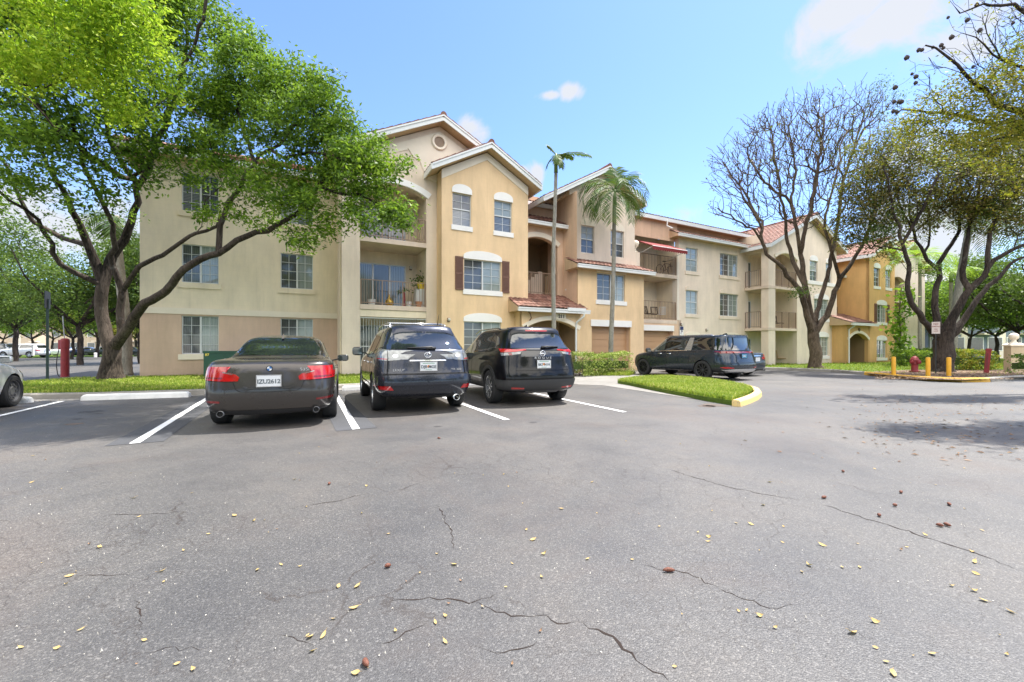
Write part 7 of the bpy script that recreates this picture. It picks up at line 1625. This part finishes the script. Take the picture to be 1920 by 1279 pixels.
far_house('far_building','low beige apartment block beyond the parked cars on the left',90,285,92,6.4,M_BEIGE,M_TILE,2,6,0,0); far_house('far_building','beige apartment block at the far left edge behind the trees',-90,70,100,6.4,M_BEIGE,M_TILE,2,5)
far_house('far_building','grey-blue house with white-framed windows behind the right-hand trees',1740,1990,46,8.6,M_GREY,mat('grey_shingle',(.25,.25,.25),.9,var=.2,scale=3),3,7)
# ---------------------------------------------------------------- loose leaves and litter on the asphalt
M_DRYY = leafmat('dry_yellow_leaf',[(.34,.22,.08),(.50,.38,.16),(.40,.22,.07)],.1,.7); M_DRYB = leafmat('dry_brown_leaf',[(.10,.05,.03),(.20,.11,.06),(.32,.21,.12)],.05,.7)
def leafmesh(nm, m, L, W, curl):
    n = 8; mb = MB(); rows = []
    for i in range(n+1):
        t = i/n; w = W*math.sin(math.pi*(t**.85))*.5+.0004; z = curl*(t-.5)**2*4; rows += [(L*(t-.5),-w,z+.35*w),(L*(t-.5),0,z),(L*(t-.5),w,z+.35*w)]
    mb.add(rows,[(i*3+j,(i+1)*3+j,(i+1)*3+j+1,i*3+j+1) for i in range(n) for j in (0,1)]); mb.tube([(-L*.5,0,curl),(-L*.72,.004,curl*1.2)],.0012,4); return mesh_from(nm,mb,m)
lm = [leafmesh('fallen_leaf',M_DRYY,.068,.038,.010),leafmesh('fallen_leaf',M_DRYY,.055,.034,.022),leafmesh('fallen_leaf',M_DRYB,.060,.030,.024),leafmesh('fallen_leaf',M_DRYY,.078,.030,.016)]
rnd = random.Random(8)
known = [(577,1193),(582,1196),(663,1142),(626,1162),(606,1194),(585,1223),(667,1264),(1000,1013),(836,1157),(685,1248),(107,1217),(123,1097),(129,1082),(186,1027),(362,1257),(304,1072),(496,976),(527,1060),(563,1063),(634,1101),(670,1101),(483,1070),(1265,1252),(1599,1188),(1641,1216),(1661,1243),(1674,1265),(1748,1228),(1888,1229),(1400,1146),(1424,1156),(1579,1065),(1612,1065),(1640,1167),(1843,1127),(1826,1109),(1784,1100),(1894,1148),(1830,1077),(1824,1036),(1504,1074),(1543,1024),(1516,1061),(1735,1004),(1827,1055),(1335,959),(1408,984),(1469,988),(1467,1018),(1431,948),(1443,905),(1380,982),(1330,1008),(1640,880),(1655,852),(1755,910),(1960,1150),(440,968),(360,925),(60,905),(250,935),(820,1040),(852,1060),(1020,1040),(905,1140),(960,1058),(980,945),(945,890),(1110,905),(1053,955),(688,912),(552,900),(476,978),(245,888)]
k = 0
for px,py in known:
    p = G(px,py); o = link('fallen_leaf', lm[rnd.choice((0,0,1,3,0))]); o.location = (p.x,p.y,.005); o.rotation_euler = (rnd.uniform(-.5,.5),rnd.uniform(-.3,.3),rnd.uniform(0,6.28)); s = rnd.uniform(.55,1.35); s *= .48; o.scale = (s,s,s); tag(o,'small dry yellow leaf lying on the grey asphalt','leaf','fallen leaves on the asphalt'); k += 1
for i in range(80):
    px = rnd.uniform(0,1920); py = 800+rnd.random()**1.3*470
    if px > 1200 and rnd.random() < .2: py = rnd.uniform(770,900)
    p = G(px,py); br = rnd.random() < .35; o = link('fallen_leaf', lm[2] if br else lm[rnd.choice((0,1,3))]); o.location = (p.x,p.y,.005); o.rotation_euler = (rnd.uniform(-.2,.2),rnd.uniform(-.2,.2),rnd.uniform(0,6.28)); s = rnd.uniform(.18,.42); o.scale = (s,s,s)
    tag(o,'curled brown leaf lying on the grey asphalt' if br else 'small dry yellow leaf lying on the grey asphalt','leaf','brown leaves on the asphalt' if br else 'fallen leaves on the asphalt')
podm = None
M_POD2 = mat('brown_seed_pod',(.14,.05,.03),.7,bump=.4,bscale=90)
for i,(px,py,l) in enumerate([(1254,1073,.065),(1776,987,.045),(1545,935,.05),(617,909,.04),(727,1065,.035),(686,1248,.045),(1689,925,.04),(1762,988,.04),(1780,948,.05),(823,823,.05),(1648,969,.03),(1678,950,.03),(1581,886,.03)]):
    p = G(px,py); mb = MB(); mb.tube([(-l/2,0,.012),(-l*.3,0,.014),(0,.002,.015),(l*.3,0,.013),(l/2,0,.011)],[.003,.009,.012,.010,.003],8); o = obj('seed_pod',mb,M_POD2,smooth=True); o.location = (p.x,p.y,.0); o.rotation_euler = (0,0,i*1.7); tag(o,'dark brown seed pod lying on the grey asphalt','seed pod','seed pods on the asphalt')
def litter(name,label,fn,n,m,seed,size,cat='leaf litter'):
    r = random.Random(seed); mb = MB()
    for i in range(n):
        x,y,z = fn(r); t = r.uniform(0,6.28); L = size*r.uniform(.5,1.3); W = L*r.uniform(.25,.45); c,s_ = math.cos(t),math.sin(t); h = r.uniform(.003,.02)
        mb.add([(x-c*L/2,y-s_*L/2,z+.003),(x+s_*W/2,y-c*W/2,z+h),(x+c*L/2,y+s_*L/2,z+.004),(x-s_*W/2,y+c*W/2,z+h*.6)],[(0,1,2,3)])
    o = obj(name,mb,m); tag(o,label,cat,kind='stuff')
def f1_(r):
    p = G(r.gauss(1760,110),r.triangular(728,880,752)); return p.x,p.y,.004
litter('leaf_litter','scattered brown leaves on the driveway under the right-hand trees',f1_,480,M_DRYB,3,.062)
def f2_(r):
    px = r.uniform(1640,1900); p = G(px,r.uniform(696,712),.1); return p.x,p.y,.11
litter('leaf_litter','brown leaf mulch round the hydrant and bollards',f2_,3500,leafmat('mulch_leaf',[(.10,.055,.03),(.24,.15,.09),(.42,.32,.22)],.0,.8),4,.09)
def f3_(r):
    t = r.random(); a = 9.15+(10.35-9.15)*t+r.gauss(-.08,.07); b_ = 6.4+5.0*t; p = F(a,b_); return p.x,p.y,.012+.03*r.random()
litter('leaf_litter','brown leaves gathered along the edge of the grass island',f3_,700,M_DRYB,5,.05)
def f4_(r):
    p = F(r.uniform(-7,5.5),r.gauss(13.25,.12)); return p.x,p.y,.006
litter('leaf_litter','thin line of dry leaves in the gutter before the lawn',f4_,300,M_DRYB,6,.05)
def f5_(r):
    k = 1/r.uniform(1/12,1/1.6); x = r.uniform(-1.3,1.3)*k; return x,k,.001
litter('grit','tiny pale grit and flower debris over the asphalt',f5_,700,mat('pale_grit',(.62,.58,.50),.8),9,.008,'grit')
# long cracks worn into the asphalt
M_CRK = mat('asphalt_crack',(.020,.012,.009),.95)
def crack(pts, w, seed):
    r = random.Random(seed); P3 = [G(*p) for p in pts]; line = [P3[0]]
    for a,b in zip(P3,P3[1:]):
        n = max(2,int((b-a).length/.03)); d = (b-a); nn = Vector((-d.y,d.x,0)).normalized()
        for i in range(1,n+1): line.append(a.lerp(b,i/n)+nn*r.gauss(0,.009)*(i<n))
    mb = MB(); vs = []
    for i,p in enumerate(line):
        d = line[min(i+1,len(line)-1)]-line[max(i-1,0)]; nn = Vector((-d.y,d.x,0)).normalized(); ww = w*(.35+.9*abs(math.sin(i*.37+seed)))*r.uniform(.5,1.7)*min(1,i/5+.05,(len(line)-1-i)/5+.05); vs += [p-nn*ww/2+Vector((0,0,.0015)),p+nn*ww/2+Vector((0,0,.0015))]
    mb.add(vs,[(2*i,2*i+1,2*i+3,2*i+2) for i in range(len(line)-1)]); structure('crack',mb,M_CRK)
for i,(pts,w) in enumerate([([(722,1132),(760,1125),(805,1120),(850,1124),(880,1132),(905,1122),(940,1112)],.007),([(880,1132),(905,1135),(930,1148),(975,1155),(1040,1150)],.006),([(690,1212),(730,1205),(760,1185),(800,1170)],.005),([(520,1190),(550,1195),(590,1215)],.004),([(270,1225),(310,1215),(360,1213),(400,1212)],.005),([(1080,1165),(1120,1180),(1160,1205),(1185,1225),(1210,1250),(1255,1279)],.009),([(140,1080),(190,1078),(250,1079)],.005),([(540,955),(580,948),(640,938),(690,925)],.006),([(180,968),(240,965),(300,963),(340,960)],.005),([(1255,880),(1300,895),(1360,912),(1420,925),(1500,938)],.008),([(1540,945),(1600,965),(1680,990),(1760,1015),(1850,1045),(1920,1072)],.009),([(820,945),(835,975),(845,1000),(850,1030)],.006),([(1000,1150),(1060,1170),(1110,1165)],.005),([(1200,1060),(1290,1075),(1360,1110),(1440,1140),(1510,1135)],.004),([(885,1210),(930,1225),(985,1215),(1010,1200)],.005),([(255,1120),(262,1150),(258,1185)],.004),([(1585,1165),(1620,1195),(1650,1200)],.004)]): crack(pts,w,i+1)
# ================================================================ SKY, SUN, CAMERA
SUN_EL = R(66); sd = (math.cos(R(3))*Vector((CT,ST,0))+math.sin(R(3))*Vector((-ST,CT,0)))
sdir = Vector((sd.x*math.cos(SUN_EL),sd.y*math.cos(SUN_EL),math.sin(SUN_EL)))
w = bpy.data.worlds.new('World'); SC.world = w; w.use_nodes = True; t = NT.__new__(NT); t.m = w; t.t = w.node_tree; t.t.nodes.clear()
sky = t.n('ShaderNodeTexSky', sky_type='NISHITA', sun_disc=False, sun_elevation=SUN_EL, sun_rotation=math.atan2(sd.x,sd.y), altitude=5, air_density=1.0, dust_density=.35, ozone_density=1.9)
tc = t.n('ShaderNodeTexCoord').outputs['Generated']
nrm = t.n('ShaderNodeVectorMath', operation='NORMALIZE'); t.l(tc, nrm.inputs[0])
# cumulus patches at fixed compass directions, broken up by noise
def cdir(px,py): v = Vector(((px-CX)/FP,1,(HY-py)/FP)); return v.normalized()
no = t.n('ShaderNodeTexNoise', i_Scale=7.0, i_Detail=9.0, i_Roughness=.6, i_Distortion=.4); t.l(nrm.outputs[0], no.inputs['Vector'])
acc = None
for px,py,rx,ry,st in ((1600,15,.13,.06,1.),(1700,25,.15,.07,1.1),(1800,75,.13,.06,1.),(1760,-20,.2,.12,1.),(880,238,.055,.045,1.0),(845,240,.06,.03,.8),(1068,172,.05,.032,1.5),(1035,178,.06,.016,1.3),(1010,325,.035,.045,.95),(990,335,.05,.03,.8),(120,430,.26,.13,.9),(40,380,.2,.12,.8),(1760,430,.22,.12,.9),(1720,300,.10,.05,.5),(1860,330,.15,.1,.7),(330,300,.10,.05,.6),(1290,400,.16,.06,.35),(-600,300,.4,.2,.8),(2600,250,.5,.25,.9)):
    c = cdir(px,py); s1 = t.n('ShaderNodeVectorMath', operation='SUBTRACT'); t.l(nrm.outputs[0], s1.inputs[0]); s1.inputs[1].default_value = c
    m1 = t.n('ShaderNodeVectorMath', operation='MULTIPLY'); t.l(s1.outputs[0], m1.inputs[0]); m1.inputs[1].default_value = (1/rx,1/rx,1/ry)
    ln = t.n('ShaderNodeVectorMath', operation='LENGTH'); t.l(m1.outputs[0], ln.inputs[0])
    v = t.math('MULTIPLY', t.math('SUBTRACT', 1.0, ln.outputs['Value'], True), st*1.15)
    acc = v if acc is None else t.math('MAXIMUM', acc, v)
f = t.math('ADD', acc, t.math('MULTIPLY', t.math('SUBTRACT', no.outputs['Fac'], .5), 3.4)); f = t.math('MULTIPLY', t.ramp(f, [(.30, 0.), (.95, 1.)], 'EASE'), t.math('MULTIPLY', acc, 5.0, True), True)
skc = t.mix(1.0, sky.outputs[0], (.67,.745,.90), 'MULTIPLY'); cm = t.mix(t.math('MULTIPLY', f, .93), skc, (CLOUD*.99,CLOUD*1.01,CLOUD*1.04)); 
# bright cloud bank added behind the camera, out of view, to fill-light the facades
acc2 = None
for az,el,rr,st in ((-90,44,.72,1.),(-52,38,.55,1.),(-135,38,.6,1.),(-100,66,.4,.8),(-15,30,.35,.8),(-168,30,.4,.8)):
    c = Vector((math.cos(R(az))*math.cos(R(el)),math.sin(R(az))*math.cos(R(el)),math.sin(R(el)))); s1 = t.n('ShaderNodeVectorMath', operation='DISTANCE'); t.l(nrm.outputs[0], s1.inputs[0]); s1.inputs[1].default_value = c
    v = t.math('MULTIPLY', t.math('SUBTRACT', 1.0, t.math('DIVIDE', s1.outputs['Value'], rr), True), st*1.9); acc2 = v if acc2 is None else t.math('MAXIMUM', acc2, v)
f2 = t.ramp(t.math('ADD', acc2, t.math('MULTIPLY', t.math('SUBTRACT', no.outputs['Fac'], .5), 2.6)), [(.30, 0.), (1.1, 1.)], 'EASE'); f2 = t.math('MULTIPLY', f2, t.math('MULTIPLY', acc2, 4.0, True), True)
cm = t.mix(f2, cm, (FILL_CLOUD,FILL_CLOUD*.97,FILL_CLOUD*.92)); bg = t.n('ShaderNodeBackground', i_Strength=SKY_S); t.l(cm, bg.inputs[0])
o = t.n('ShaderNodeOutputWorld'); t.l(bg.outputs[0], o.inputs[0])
ld = bpy.data.lights.new('sun','SUN'); ld.energy = SUN_S; ld.angle = R(.55); ld.color = (1,.955,.88); lo = bpy.data.objects.new('sun', ld); C.objects.link(lo); lo.rotation_euler = sdir.to_track_quat('Z','Y').to_euler(); lo.location = (20,10,60)
cam = bpy.data.cameras.new('camera'); co = bpy.data.objects.new('camera', cam); C.objects.link(co); SC.camera = co
cam.sensor_fit = 'HORIZONTAL'; cam.sensor_width = 36; cam.lens = 36*FP/1920; cam.shift_y = (HY-639.5)/1920; cam.clip_start = .05; cam.clip_end = 3000
co.location = (0,0,EYE); co.rotation_euler = (R(90),0,0)
SC.view_settings.view_transform = 'Standard'; SC.view_settings.look = 'None'; SC.view_settings.gamma = 1; SC.view_settings.exposure = EXPO; SC.view_settings.use_curve_mapping = False
SC.cycles.max_bounces = 6; SC.cycles.diffuse_bounces = 3; SC.cycles.glossy_bounces = 3; SC.cycles.transmission_bounces = 3; SC.cycles.transparent_max_bounces = 8; SC.cycles.caustics_reflective = False; SC.cycles.caustics_refractive = False
